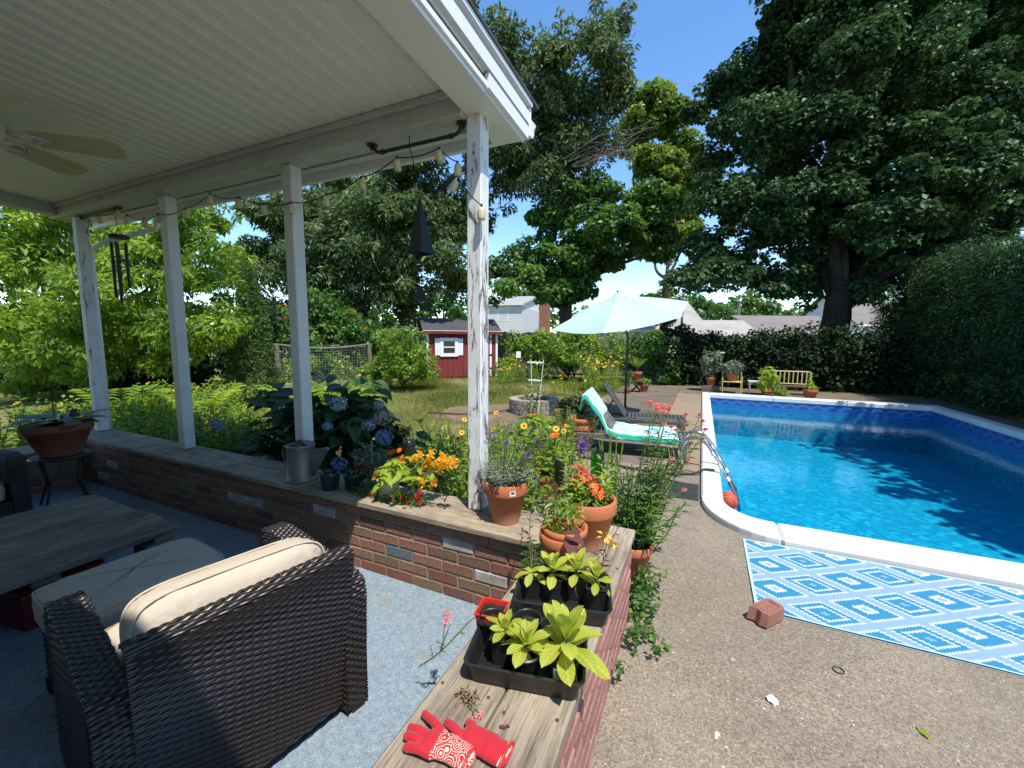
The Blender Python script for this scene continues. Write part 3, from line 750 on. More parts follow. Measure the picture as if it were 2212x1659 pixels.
def string_lights():
    t = thing('string_lights', 'black cable string of cream frosted lamp shades under the porch beam', 'string lights', atY(600, 430, 2.02))
    pts = [atY(x, y, 2.03) for x, y in LS]
    for k in (0, 1): pts[k] = atY(LS[k][0], LS[k][1], 2.17)
    pts[2] = atY(193, 474, 2.10); pts[-1] = atY(1040, 443, 2.01); pts[-1][0] = max(pts[-1][0], -1.128)
    path = []
    for a, b in zip(pts[:-1], pts[1:]):
        L = np.linalg.norm(b-a)
        for f in np.linspace(0, 1, 7)[:-1]: path.append(a+(b-a)*f+np.array([0, 0, -.25*L*f*(1-f) if L > .12 else 0]))
    path.append(pts[-1]); m = MB(); m.tube(path, .0035, 6); cb = m.obj('cable', MAT['cable'], t, smooth=True, world=True)
    m = MB(); m.lathe([(.006, -.012), (.017, -.014), (.0225, -.03), (.0245, -.075), (.0225, -.082), (.001, -.084)], 14, caps=False); sh = m.obj('lamp_shade', MAT['shade'], t, smooth=True)
    tl = {1: (0, R_(-80), 0), 0: (0, R_(-85), 0), 7: (R_(10), R_(38), 0), 18: (0, R_(40), 0)}
    for i, p in enumerate(pts):
        s = sh if i == 0 else inst(sh, t)
        s.location = Vector(p)-t.location; s.rotation_euler = tl.get(i, (random.uniform(-.12, .12), random.uniform(-.15, .15), 0)); s.scale = (.92,)*3
        m = MB(); m.lathe([(.007, -.018), (.007, .006)], 8); k = m.obj('socket', MAT['cable'], s)
string_lights()
MAT['chime'] = simple('dark_chime_metal', (.012, .014, .016), (.02, .022, .024), 30, .45); MAT['bell'] = simple('black_steel_bell', (.018, .020, .024), rough=.55)
def chimes():
    top = atY(249, 470, 2.065); t = thing('wind_chime', 'dark tube wind chime hanging by the far left post', 'wind chime', (top[0], top[1], 2.0))
    base = atY(256, 512, 2.065)
    m = MB(); m.tube([PL[2]+(-.03, 0, -.012), top, base+(0, 0, .06)], .0025, 5)
    for a in (0, 2.1, 4.2): m.tube([base+(0, 0, .06), base+(.06*math.cos(a), .06*math.sin(a), 0)], .0015, 4)
    m.obj('cord', MAT['cable'], t, world=True)
    m = MB(); m.lathe([(.075, -.012), (.08, 0), (.08, .012), (.072, .016)], 24, base); o = m.obj('top_disc', MAT['chime'], t, smooth=False, world=True)
    for k in range(5):
        a = k*1.257+.5; L = .36+.05*k; p = base+np.array([.055*math.cos(a), .055*math.sin(a), -.055])
        m = MB(); m.tube([p, p-(0, 0, L)], .0125, 10); m.tube([p, p+(0, 0, .045)], .001, 4); m.obj('chime_tube', MAT['chime'], t, world=True)
    m = MB(); m.lathe([(.035, 0), (.035, .012)], 16, base-(0, 0, .22)); m.tube([base, base-(0, 0, .52)], .0012, 4); m.obj('striker', MAT['chime'], t, world=True)
    # pyramid bell
    ap = atY(907, 424, 2.065); bl = atY(887, 551, 2.065)
    h = ap[2]-bl[2]; t = thing('pyramid_bell', 'black pyramid bell hanging on a cord beside the corner post', 'bell', (ap[0], 2.065, bl[2]))
    hw = .072; a = R_(38); q = [(hw*1.1*math.cos(a+k*math.pi/2), hw*1.1*math.sin(a+k*math.pi/2)) for k in range(4)]
    b = [(ap[0]+x, 2.065+y, bl[2]) for x, y in q]; b2 = [(ap[0]+x*.97, 2.065+y*.97, bl[2]) for x, y in q]; top_ = [(ap[0]+x*.04, 2.065+y*.04, ap[2]) for x, y in q]
    F = [(i, (i+1) % 4, 4+(i+1) % 4, 4+i) for i in range(4)]+[(4, 5, 6, 7)]+[(8+i, 12+i, 12+(i+1) % 4, 8+(i+1) % 4) for i in range(4)]
    mesh_obj('bell', b+top_+b2+[(p[0], p[1], p[2]-.01) for p in top_], F, MAT['bell'], t, world=True)
    hk = atY(885, 322, 2.065); m = MB(); m.tube([(hk[0], 2.065, 2.674), hk, (hk[0]+.02, 2.065, hk[2]-.05), ap], .003, 5); m.tube([ap, (ap[0], 2.065, bl[2]-.17)], .002, 5); m.obj('cord', MAT['cable'], t, world=True)
    s = atY(907, 632, 2.065); m = MB()
    m.prism([(-.036, -.045), (-.040, -.02), (-.022, .01), (-.016, .038), (.016, .038), (.022, .01), (.040, -.02), (.036, -.045), (0, -.055)], -.004, .004, basis(s, _R, (0, 0, 1), np.cross(_R, (0, 0, 1)))); m.obj('sail', MAT['bell'], t, world=True)
chimes()
# ---------------------------------------------------------------- pots
MAT['terra'] = NT('terracotta')
def m_terra(name, base=(.42, .135, .055), pale=(.47, .27, .19), amt=.55):
    t = NT(name); v = t.coord('Object'); z = t.sep(v)[2]
    n = t.noise(v, 9, 6, .7)
    f = t.math('MULTIPLY', t.ramp(t.math('SUBTRACT', t.math('MULTIPLY', n, .26), z), [(.02, 0.), (.13, 1.)]), amt)
    c = t.mix(t.ramp(t.noise(v, 6, 5, .7), [(.4, 0.), (.75, .45)]), base, tuple(q*.72 for q in base)); c = t.mix(f, c, pale)
    return t.P(col=c, rough=.75, spec=.25, nrm=t.bump(t.noise(v, 60, 4, .6), .15, .003))
MAT['terra'] = m_terra('terracotta'); MAT['terra2'] = m_terra('terracotta_plain', (.36, .115, .055), (.36, .17, .11), .35)
MAT['terrashade'] = m_terra('terracotta_shade_tone', (.20, .075, .045), (.24, .13, .09), .3)  # terracotta darkened to paint the porch shade into the left planter's colour
MAT['soil'] = simple('potting_soil', (.018, .012, .009), (.05, .035, .025), 60, .95, 1., 90, spec=.1, dist=.01)
MAT['blackplastic'] = simple('black_plastic', (.011, .011, .012), (.018, .018, .019), 12, .38, .1, 60); MAT['greenplastic'] = simple('dark_green_plastic', (.012, .032, .022), rough=.4)
MAT['label'] = simple('paper_label', (.72, .72, .68), rough=.6); MAT['ink'] = simple('label_ink', (.04, .04, .05), rough=.6)
MAT['white_glaze'] = simple('white_glaze', (.70, .68, .62), (.55, .52, .45), 20, .3)
def pot_mesh(parent, r, h, mat, rim=None, taper=.62, seg=32, soil=True, name='pot'):
    rh = h*.26 if rim is None else rim
    prof = [(0.001, .001), (r*taper, 0), (r*taper*1.01, .006), (r*.93, h-rh), (r*.99, h-rh+.003), (r, h-rh+.008), (r, h-.004), (r-min(.004, r*.04), h), (r-min(.014, r*.11), h), (r-min(.017, r*.13), h-.006), (r*.84, h-rh-.005), (r*.8, h*.6)]
    m = MB(); m.lathe(prof, seg, caps=False); o = m.obj(name, mat, parent, smooth=True)
    if soil:
        s = MB(); n = 14; th = np.linspace(0, 2*math.pi, seg+1)[:-1]; rr = np.linspace(0, r*.9, 6)
        P = np.stack([rr[:, None]*np.cos(th), rr[:, None]*np.sin(th), np.full((6, seg), h-.03)+rng.normal(0, .003, (6, seg))], -1); P = np.concatenate([P, P[:, :1]], 1)
        s.grid(P[:, ::-1]); s.obj('soil', MAT['soil'], parent)
    return o
def potted(name, label, cat, loc, r, h, mat, group=None, rz=0, **k):
    t = thing(name, label, cat, loc, rz, group); pot_mesh(t, r, h, mat, **k); return t
# ---------------------------------------------------------------- watering can, green pots
MAT['galv'] = simple('old_galvanised_steel', (.27, .26, .235), (.17, .155, .13), 9, .5, .3, 40, metal=.55, dist=.003)
def watering_can():
    c = np.array([-2.56, 1.965, CAPZ]); t = thing('watering_can', 'old galvanised watering can on the plank wall top', 'watering can', c, R_(6))
    m = MB(); m.lathe([(.098, 0), (.104, .002), (.104, .014), (.100, .018), (.092, .245), (.096, .25), (.096, .258), (.090, .262), (.086, .258), (.086, .20)], 32, caps=False); m.lathe([(.001, .001), (.098, .001)], 32, caps=False); m.obj('body', MAT['galv'], t, smooth=True)
    m = MB(); th = np.linspace(-.3, math.pi-.2, 14); P = np.stack([np.stack([r*np.cos(th), r*np.sin(th), np.full(14, .264+.03*(1-r/.09))], 1) for r in (.091, .05, .002)], 0); m.grid(P); m.obj('hood', MAT['galv'], t, smooth=True)
    m = MB()   # triangular spout
    a = np.array([(.094, -.022, .03), (.094, .022, .03), (.094, .022, .225), (.094, -.022, .225)]); b = np.array([(.235, -.009, .232), (.235, .009, .232), (.228, .009, .258), (.228, -.009, .258)])
    m.add(np.concatenate([a, b]), [(0, 1, 5, 4), (1, 2, 6, 5), (2, 3, 7, 6), (3, 0, 4, 7)]); m.tube([(.23, 0, .243), (.243, 0, .252)], .015, 10); m.obj('spout', MAT['galv'], t, bevel=.003)
    m = MB(); m.tube([(-.093, 0, .22), (-.15, 0, .235), (-.175, 0, .18), (-.15, 0, .09), (-.099, 0, .06)], .009, 8, flat=.5); m.obj('handle', MAT['galv'], t, smooth=True)
watering_can()
for (x, y, lab) in ((-2.235, 1.925, 'small dark green plastic pot right of the watering can'), (-2.08, 1.985, 'dark green plastic pot beside the red and yellow flowers')):
    t = potted('plastic_pot', lab, 'pot', (x, y, CAPZ), .068, .115, MAT['greenplastic'], 'dark green plastic pots', rim=.02, taper=.78)
    for k in range(5):
        m = MB(); a = random.uniform(0, 6.3); m.tube([(.03*math.cos(a), .03*math.sin(a), .085), (.055*math.cos(a), .055*math.sin(a), .115), (.085*math.cos(a), .085*math.sin(a), .10+random.uniform(0, .03))], [.004, .006, .002], 5)
        m.obj('dry_stem', MAT['drystem'] if 'drystem' in MAT else MAT.setdefault('drystem', simple('dry_stem', (.16, .14, .08), rough=.9)), t)
# ---------------------------------------------------------------- poolside things
MAT['steel'] = simple('polished_steel', (.55, .56, .57), rough=.18, metal=1.); MAT['clip'] = simple('white_clip', (.7, .7, .68), rough=.5)
def ladder():
    t = thing('pool_ladder', 'steel pool ladder with white clips hooked over the coping', 'ladder', (-.13, 5.04, 0))
    P2 = np.array([(-.14, .0), (-.145, .25), (-.135, .33), (-.09, .40), (-.02, .425), (.05, .41), (.12, .35), (.20, .24), (.33, .0), (.43, -.19), (.455, -.30), (.455, -.9)])
    for y in (4.88, 5.20):
        m = MB(); s = np.linspace(0, 1, 40); q = np.r_[0, np.cumsum(np.linalg.norm(np.diff(P2, axis=0), axis=1))]; q /= q[-1]
        m.tube(np.stack([np.interp(s, q, P2[:, 0]), np.full(40, y), np.interp(s, q, P2[:, 1])], 1), .019, 10); m.obj('rail', MAT['steel'], t, smooth=True, world=True)
        for f in (.17, .245, .32):
            x = .12+(.33-.12)*(f-.12)/.2; z = .35-(x-.12)*1.66; m = MB(); m.tube([(x-.012, y, z+.02), (x+.012, y, z-.02)], .0225, 10); m.obj('clip', MAT['clip'], t, world=True)
    for z in (-.45, -.7): m = MB(); m.bbox((.41, 4.89, z-.02), (.50, 5.19, z), .005); m.obj('step', MAT['clip'], t, world=True)
ladder()
def m_ball():
    t = NT('orange_rubber'); v = t.coord('Object'); 
    d = t.vor(v, 160, 'F1')
    return t.P(col=(.55, .075, .03), rough=.6, nrm=t.bump(d, .3, .002))
def ball():
    r = .092; t = thing('basketball', 'orange basketball floating by the pool ladder', 'ball', (.345, 4.80, WZ-.03)); c = np.array([0, 0, r])
    m = MB(); m.ball(c, r, 24, 16); m.obj('skin', m_ball(), t, smooth=True)
    m = MB(); a = np.linspace(0, 2*math.pi, 40); q = r*1.002
    m.tube(np.stack([q*np.cos(a), q*np.sin(a)*.8, c[2]+q*np.sin(a)*.6], 1), .0022, 5, False); m.tube(np.stack([q*np.cos(a), -q*np.sin(a)*.6, c[2]+q*np.sin(a)*.8], 1), .0022, 5, False)
    b = a; u = np.stack([q*np.cos(b), q*np.sin(b), 0*b], 1)
    for s in (-1, 1):
        y = s*(.55*r+.25*r*np.cos(2*b)); k = np.sqrt(np.maximum(q*q-y*y, 0)); m.tube(np.stack([k*np.cos(b), y*.8+k*np.sin(b)*-.6, c[2]+y*.6+k*np.sin(b)*.8], 1), .0022, 5, False)
    m.obj('seam', MAT['ink'], t, smooth=True)
    # curved tick mark towards the viewer
    n = -np.array([_F[0], _F[1], -.35]); n /= np.linalg.norm(n); ux = np.cross((0, 0, 1), n); ux /= np.linalg.norm(ux); uy = np.cross(n, ux)
    s = np.linspace(0, 1, 14); top = np.stack([-.012+.034*s, .001+.002*s-.010*np.exp(-((s-.12)/.16)**2)+.012*s*s], 1); bot = np.stack([-.012+.034*s, -.010-.003*np.sin(s*3.1)*(1-s)+.0215*s*s+.0035*s], 1)
    V = []
    for (x, y) in list(top)+list(bot): x += .012; p = n*r+ux*x+uy*y; V.append(c+p/np.linalg.norm(p)*(r+.0012))
    F = [(i, i+1, 14+i+1, 14+i) for i in range(13)]; mesh_obj('tick_mark', V, F, MAT['ink'], t)
ball()
def m_rug():
    t = NT('woven_rug'); tc = t.n('TexCoord'); x, y, z = t.sep(tc.outputs['Object'])
    st = .0075
    sx = t.math('MULTIPLY', t.math('FLOOR', t.math('DIVIDE', x, st*.55)), st*.55); sy = t.math('MULTIPLY', t.math('FLOOR', t.math('DIVIDE', y, st*1.6)), st*1.6)
    A, B = .43, .30
    def cell(ox, oy):
        u = t.math('ABSOLUTE', t.math('SUBTRACT', t.math('FRACT', t.math('ADD', t.math('DIVIDE', sx, A), ox)), .5)); v = t.math('ABSOLUTE', t.math('SUBTRACT', t.math('FRACT', t.math('ADD', t.math('DIVIDE', sy, B), oy)), .5))
        return t.math('ADD', u, v)
    d1, d2 = cell(.0, .12), cell(.5, .62)
    blue, white, pale = (.028, .22, .385), (.55, .58, .60), (.24, .37, .50)
    r1 = t.ramp(d1, [(0., pale), (.07, white), (.15, blue), (.30, blue), (.345, white), (.40, pale)], 'CONSTANT')
    r2 = t.ramp(d2, [(0., pale), (.05, blue), (.20, white), (.255, blue), (.36, white), (.41, pale)], 'CONSTANT')
    c = t.mix(t.math('LESS_THAN', d1, d2), r2, r1)
    w = t.math('SINE', t.math('MULTIPLY', t.math('ADD', x, t.math('MULTIPLY', y, .25)), 2*math.pi/(st*1.3)))
    c = t.mix(t.math('MULTIPLY', t.ramp(w, [(0., 0.), (.6, 0.), (1., .32)]), 1.), c, (.10, .22, .36))
    edge = t.math('GREATER_THAN', t.math('MAXIMUM', t.math('SUBTRACT', t.math('ABSOLUTE', x), 1.185), t.math('SUBTRACT', t.math('ABSOLUTE', y), .438)), 0.)
    c = t.mix(edge, c, (.45, .62, .70))
    return t.P(col=c, rough=.7, spec=.3, nrm=t.bump(w, .5, .004))
def rug():
    n, k = 60, 24; X, Y = np.meshgrid(np.linspace(-1.2, 1.2, n), np.linspace(-.45, .45, k), indexing='ij')
    Zt = .006+.004*np.abs(np.sin(X*3.1+Y))*(np.abs(Y) > .42)+.003*(1+np.sin(X*2.3+Y*4))
    m = MB(); m.grid(np.stack([X, Y, Zt], -1)); m.grid(np.stack([X, Y, Zt*0+.001], -1)[::-1])
    V = np.concatenate(m.V); o = mesh_obj('pool_rug', V, m.F, m_rug(), smooth=True); o.location = (1.555, 2.945, .003); o.rotation_euler = (0, 0, R_(-.6))
    tag(o, 'blue and white diamond patterned outdoor rug beside the pool', 'rug')
rug()
def loose_brick():
    c = atZ(1661, 1342, 0); c = np.array([.40, 2.45, 0.012]); t = thing('broken_brick', 'broken red brick holding down the rug corner', 'brick', c, R_(52))
    MAT['loosebrick'] = simple('loose_brick', (.22, .085, .06), (.28, .125, .09), 14, .85, .4, 70)
    L, W, H = .155, .10, .065; m = MB(); e = .012
    top = [(-L/2+.006, -W/2), (L/2-.02, -W/2), (L/2, -W/2+.02), (L/2, W/2-.02), (L/2-.02, W/2), (-L/2-.008, W/2), (-L/2+.008, .015), (-L/2-.006, -.015)]
    bot = [(x-(.0 if x > 0 else .018), y) for x, y in top]; n = 8
    inn = [(-L/2+.012, -W/2+.018), (L/2-.03, -W/2+.018), (L/2-.022, -W/2+.026), (L/2-.022, W/2-.026), (L/2-.03, W/2-.018), (-L/2+.006, W/2-.018), (-L/2+.022, .013), (-L/2+.010, -.013)]
    V = [(x, y, 0) for x, y in bot]+[(x, y, H) for x, y in top]+[(x, y, H) for x, y in inn]+[(x, y, H-.006) for x, y in inn]
    F = [list(range(n))[::-1]]
    for k in range(3): F += [(k*n+i, k*n+(i+1) % n, (k+1)*n+(i+1) % n, (k+1)*n+i) for i in range(n)]
    F.append([3*n+i for i in range(n)]); mesh_obj('body', V, F, MAT['loosebrick'], t, bevel=.003)
    m = MB()   # worn stamped strokes, too rubbed to read
    for k, (x, y, dx, dy) in enumerate([(-.045, -.01, .0, .022), (-.02, -.012, .012, .018), (-.02, .01, .018, -.004), (.008, -.012, .002, .024), (.008, .012, .016, -.002), (.012, .0, .014, 0), (.032, -.01, .006, .02)]): m.tube([(x, y, H-.0055), (x+dx, y+dy, H-.0055)], .0018, 5)
    m.obj('stamp', MAT['loosebrick'], t)
loose_brick()
MAT['rubber'] = simple('black_rubber_mat', (.022, .022, .022), (.045, .043, .04), 30, .8, .5, 60)
def mat_obj(name, label, c, w, d, rz):
    t = thing(name, label, 'mat', c, rz, 'black rubber mats by the ladder'); m = MB(); m.bbox((-w/2, -d/2, 0), (w/2, d/2, .009), .003); m.obj('base', MAT['rubber'], t)
    m = MB()
    for k in range(11): y = -d/2+.03+k*(d-.06)/10; m.bbox((-w/2+.02, y-.006, .0095), (w/2-.02, y+.006, .013), .001)
    m.obj('rib', MAT['rubber'], t, kind='stuff')
mat_obj('rubber_mat', 'black ribbed rubber mat beside the pool coping', (-.085, 4.30, .002), .27, .46, 0)
mat_obj('rubber_mat', 'black rubber mat half hidden behind the pink strawflowers', (-.42, 4.45, .002), .30, .40, R_(4))
m = MB(); a = np.linspace(0, 2*math.pi, 25); p = atZ(1811, 1449); m.tube(np.stack([p[0]+.021*np.cos(a), p[1]+.021*np.sin(a), np.full(25, .004)], 1), .0022, 6, False); tag(m.obj('hair_tie', MAT['cable'], smooth=True), 'thin black hair tie lying on the aggregate deck', 'hair tie')
# ================================================================ FOLIAGE TOOLS
def unit(v): return v/(np.linalg.norm(v, axis=-1, keepdims=True)+1e-12)
def leafcloud(P, D, N, L, W, fold=.18, shape=.42):
    """one folded four-point leaf at each P along D with face N; returns V, F"""
    n = len(P); D = unit(D); S = unit(np.cross(N, D)); N = np.cross(D, S)
    L = np.broadcast_to(L, n)[:, None]; W = np.broadcast_to(W, n)[:, None]
    mid = P+D*L*shape; V = np.stack([P, mid+S*W/2+N*W*fold, P+D*L-N*L*.10, mid-S*W/2+N*W*fold], 1).reshape(-1, 3)
    k = np.arange(n)[:, None]*4; F = np.concatenate([k+np.array([[0, 3, 2]]), k+np.array([[0, 2, 1]])], 0)
    return V, F
class Leaves:
    def __init__(s): s.V = []; s.F = []; s.r = []; s.n = 0
    def add(s, P, D, N, L, W, rnd=None, fold=.18, shape=.42):
        if len(P) == 0: return s
        V, F = leafcloud(np.asarray(P, float), np.asarray(D, float), np.asarray(N, float), L, W, fold, shape)
        s.V.append(V); s.F.append(F+s.n); s.n += len(V)
        r = rng.random(len(P)) if rnd is None else np.broadcast_to(rnd, len(P)); s.r.append(np.repeat(r, 4)); return s
    def obj(s, name, mat, parent=None, kind='stuff', label=None):
        o = mesh_obj(name, np.concatenate(s.V), np.concatenate(s.F), mat, parent, world=parent is not None, kind=kind, label=label); set_rnd(o, np.concatenate(s.r)); return o
def sph(n, up=0.):
    v = unit(rng.normal(size=(n, 3))); v[:, 2] += up; return unit(v)
def clump(LV, c, R, n, L, W, upn=.5, out=.6, rnd_n=.6, droop=.5, shell=.55, tone=None, top=0.):
    """leaves on and inside an ellipsoid"""
    R = np.array([R, R, R]) if np.isscalar(R) else np.array(R)
    d = sph(n, top); rad = shell+(1-shell)*rng.random(n)**.6; P = c+d*R*rad[:, None]
    N = unit(d*out+np.array([0, 0, upn])+rng.normal(size=(n, 3))*rnd_n)
    D = unit(d*.7+rng.normal(size=(n, 3))*.7+np.array([0, 0, -droop])); D = unit(D-N*(np.sum(D*N, 1)[:, None]))
    l = L*rng.uniform(.65, 1.25, n)
    LV.add(P, D, N, l, l*(W/L), None if tone is None else np.clip(tone+rng.normal(0, .16, n), 0, 1))
def crown(LV, blobs, nsub, rsub, nleaf, L, W, flat=.6, **k):
    """blobs: (centre, radius) -> many sub-clumps spread over each"""
    for c, R in blobs:
        R3 = np.array([R, R, R*.9]) if np.isscalar(R) else np.array(R); Rm = float(R3.mean()); R3 = np.maximum(R3-.75*rsub, .3*R3)
        ns = max(3, int(nsub*Rm**2)); d = sph(ns, .15); rad = .35+.65*rng.random(ns)**.5
        for q in range(ns):
            rs = rsub*rng.uniform(.55, 1.35); k1 = 1.
            if rng.random() < .22: rs *= .5; k1 = .35; rad[q] = 1.0+(.75*rsub*rng.uniform(.6, 1.5))/R3.mean()
            p = c+d[q]*R3*rad[q]
            if p[2] < .05: p[2] = .05+.3*rng.random()
            clump(LV, p, (rs, rs, rs*flat), int(nleaf*k1*rng.uniform(.6, 1.4)), L, W, tone=rng.uniform(.1, .8), **k)
def PB(lst, d, jit=.0, rs=1.):
    """blobs from places in the photo at distance d"""
    out = []
    for px, py, r in lst:
        dd = d*(1+rng.uniform(-jit, jit)); out.append((atD(px, py, dd), r*dd/FPX*rs))
    return out
def bark(name, a, b):
    t = NT(name); v = t.coord('Object', (9, 9, 1.6)); n = t.noise(v, 2, 7, .75, .6)
    return t.P(col=t.mix(t.ramp(n, [(.35, 0.), (.65, 1.)]), a, b), rough=.95, spec=.1, nrm=t.bump(n, 1., .04))
MAT['bark'] = bark('grey_bark', (.035, .027, .021), (.12, .095, .075)); MAT['barkd'] = bark('dark_bark', (.02, .016, .012), (.06, .047, .036)); MAT['twig'] = simple('dead_twig', (.17, .14, .11), rough=.9)
def wob(a, b, n, amt):
    a, b = np.array(a, float), np.array(b, float); s = np.linspace(0, 1, n)[:, None]; L = np.linalg.norm(b-a)
    P = a+(b-a)*s; w = np.cumsum(rng.normal(0, 1, (n, 3)), 0)*amt*L/n**.5; w -= w[-1]*s; w[0] = 0; return P+w*np.sin(s*math.pi)**.5
def limbs(m, root, targets, r0, r1, amt=.10, n=16):
    for t_ in targets:
        P = wob(root, t_, n, amt); P[:, 2] += np.sin(np.linspace(0, math.pi, n))*.04*np.linalg.norm(P[-1]-P[0])
        for _ in range(3): P[1:-1] = (P[:-2]+2*P[1:-1]+P[2:])/4
        m.tube(P, r0*(1-np.linspace(0, 1, n))**.8+r1, 7)
FOL = dict(
 oak=foliage('oak_leaf', (0.036, 0.076, 0.022), (0.102, 0.153, 0.051), (0.217, 0.255, 0.114), rough=.5, spec=.25, trans=.25),
 maple=foliage('maple_leaf', (0.018, 0.049, 0.018), (0.055, 0.112, 0.039), (0.107, 0.181, 0.062), rough=.5, spec=.25, trans=.18),
 green=foliage('green_leaf', (0.032, 0.092, 0.019), (0.081, 0.173, 0.027), (0.161, 0.252, 0.046), trans=.35),
 bright=foliage('bright_leaf', (0.076, 0.162, 0.022), (0.184, 0.292, 0.039), (0.346, 0.432, 0.076), trans=.45),
 mid=foliage('mid_green_leaf', (.065, .125, .018), (.15, .225, .03), (.26, .32, .055), trans=.35),
 lemon=foliage('lemon_leaf', (0.082, 0.164, 0.020), (0.180, 0.288, 0.034), (0.327, 0.405, 0.066), trans=.5),
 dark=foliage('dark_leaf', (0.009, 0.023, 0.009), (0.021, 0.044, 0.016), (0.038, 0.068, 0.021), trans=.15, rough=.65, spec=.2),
 conif=foliage('conifer_spray', (0.042, 0.094, 0.025), (0.083, 0.156, 0.038), (0.146, 0.208, 0.046), trans=.2, rough=.6, spec=.2),
 hedge=foliage('hedge_spray', (0.018, 0.049, 0.017), (0.042, 0.091, 0.031), (0.085, 0.143, 0.036), trans=.15, rough=.6, spec=.2),
 grey=foliage('grey_green_leaf', (0.083, 0.112, 0.068), (0.165, 0.195, 0.128), (0.270, 0.300, 0.195), trans=.25),
 red=foliage('red_petal', (.35, .006, .012), (.55, .012, .02), (.65, .03, .03), trans=.3), orange=foliage('orange_petal', (.60, .11, .005), (.75, .20, .008), (.8, .32, .02), trans=.3),
 yellow=foliage('yellow_petal', (.70, .36, .01), (.78, .48, .015), (.8, .55, .04), trans=.3), gold=foliage('gold_plume', (.72, .42, .012), (.80, .53, .03), (.8, .6, .1), trans=.35),
 pink=foliage('pink_petal', (.55, .10, .14), (.65, .22, .24), (.7, .35, .34), trans=.3), coral=foliage('coral_petal', (.60, .08, .08), (.70, .14, .13), (.72, .22, .18), trans=.3),
 blue=foliage('blue_floret', (.10, .14, .33), (.15, .20, .40), (.23, .28, .44), trans=.25), pale=foliage('faded_floret', (.22, .19, .15), (.30, .27, .20), (.36, .34, .27), trans=.25),
 palebl=foliage('pale_blue_floret', (.17, .23, .34), (.24, .31, .40), (.33, .38, .42), trans=.25), violet=foliage('violet_floret', (.12, .06, .28), (.2, .1, .38), (.3, .18, .45), trans=.25),
 dry=foliage('dry_leaf', (.12, .085, .045), (.22, .16, .085), (.30, .22, .13), trans=.25), reddish=foliage('reddish_leaf', (.05, .06, .02), (.09, .07, .035), (.15, .06, .06), trans=.35))
def tree(name, label, base, blobs, mat, nsub, rsub, nleaf, L, W, r0=.2, htrunk=2., lean=(0, 0), cat='tree', group=None, nl=8, brk='bark', flat=.6, **k):
    base = np.array([base[0], base[1], 0.]); t = thing(name, label, cat, base, 0, group)
    top = base+np.array([lean[0], lean[1], htrunk]); m = MB()
    P = wob(base-(0, 0, .05), top, 9, .03); m.tube(P, np.linspace(r0*1.25, r0*.8, 9), 10)
    idx = rng.permutation(len(blobs))[:nl]; limbs(m, top-(0, 0, r0), [blobs[i][0] for i in idx], r0*.42, r0*.06)
    m.obj('trunk', MAT[brk], t, smooth=True, world=True)
    LV = Leaves(); crown(LV, blobs, nsub, rsub, nleaf, L, W, flat, **k); LV.obj('crown', FOL[mat], t); return t
def bush(name, label, base, blobs, mat, nsub, rsub, nleaf, L, W, cat='shrub', group=None, flat=.7, stems=5, **k):
    base = np.array([base[0], base[1], 0.]); t = thing(name, label, cat, base, 0, group); m = MB()
    limbs(m, base, [blobs[i % len(blobs)][0]+rng.normal(0, .1, 3) for i in range(stems)], .018, .005, .1); m.obj('stem', MAT['barkd'], t, world=True, kind='stuff')
    LV = Leaves(); crown(LV, blobs, nsub, rsub, nleaf, L, W, flat, **k); LV.obj('foliage', FOL[mat], t); return t
# ================================================================ TREES
G = 'trees around the garden'
OAK = [(1000,110,80),(1080,110,70),(1120,200,90),(1200,130,70),(1285,75,45),(1310,130,50),(1338,48,24),(1230,230,90),(1320,215,55),(1150,300,110),(1260,320,80),(1080,360,90),(1190,390,70),(760,430,90),(840,480,110),(680,450,80),(920,560,90),(800,600,110),(720,560,90),(960,480,90),(880,400,100),(700,640,70),(620,480,60),(580,560,60),(990,600,60),(880,660,60),(640,600,60),(780,690,50),(1004,18,24),(900,300,90),(1010,480,60),(1330,160,30),(560,460,50),(1300,30,16)]
OAKN = [(700,450,60),(760,500,70),(700,560,60),(820,450,60),(840,560,70),(640,540,50),(900,470,60),(950,560,50),(690,620,55),(760,640,50)]
tree('oak_tree', 'tall olive green oak behind the porch and red shed', atD(700, 745, 19.), PB(OAK, 16.5, .10, 1.06)+PB(OAKN+[(560,600,60),(600,680,55),(540,530,45)], 15., .05, 1.1), 'oak', 8.5, .60, 230, .24, .085, .36, 4.5, nl=9, droop=.7, rnd_n=.75, group=G)
MM = [(1240,425,55),(1300,420,55),(1195,480,55),(1280,500,75),(1350,480,55),(1220,560,65),(1310,565,55),(1150,600,60),(1085,615,40),(1200,640,50),(1260,620,50),(1380,520,36),(1425,545,18),(1130,560,45),(1070,580,30),(1395,470,45),(1400,430,45),(1430,500,45),(1455,440,45)]
tree('maple_tree', 'dark green maple standing between shed and umbrella', atZ(1224, 806), PB(MM, 16.5, .06, 1.12), 'green', 9., .52, 260, .175, .145, .28, 4.2, nl=9, group=G, upn=.7)
BMp = [(1400,220,45),(1450,260,50),(1375,290,50),(1470,330,45),(1420,370,60),(1495,390,40),(1400,440,50),(1460,460,50),(1430,200,25),(1400,520,45),(1450,520,45),(1485,480,40)]
tree('maple_tree', 'bright green maple rising behind the dark ones', atZ(1430, 790), PB(BMp, 25, .05, 1.08), 'mid', 10., .72, 230, .25, .21, .2, 5., nl=4, group=G, upn=.7)
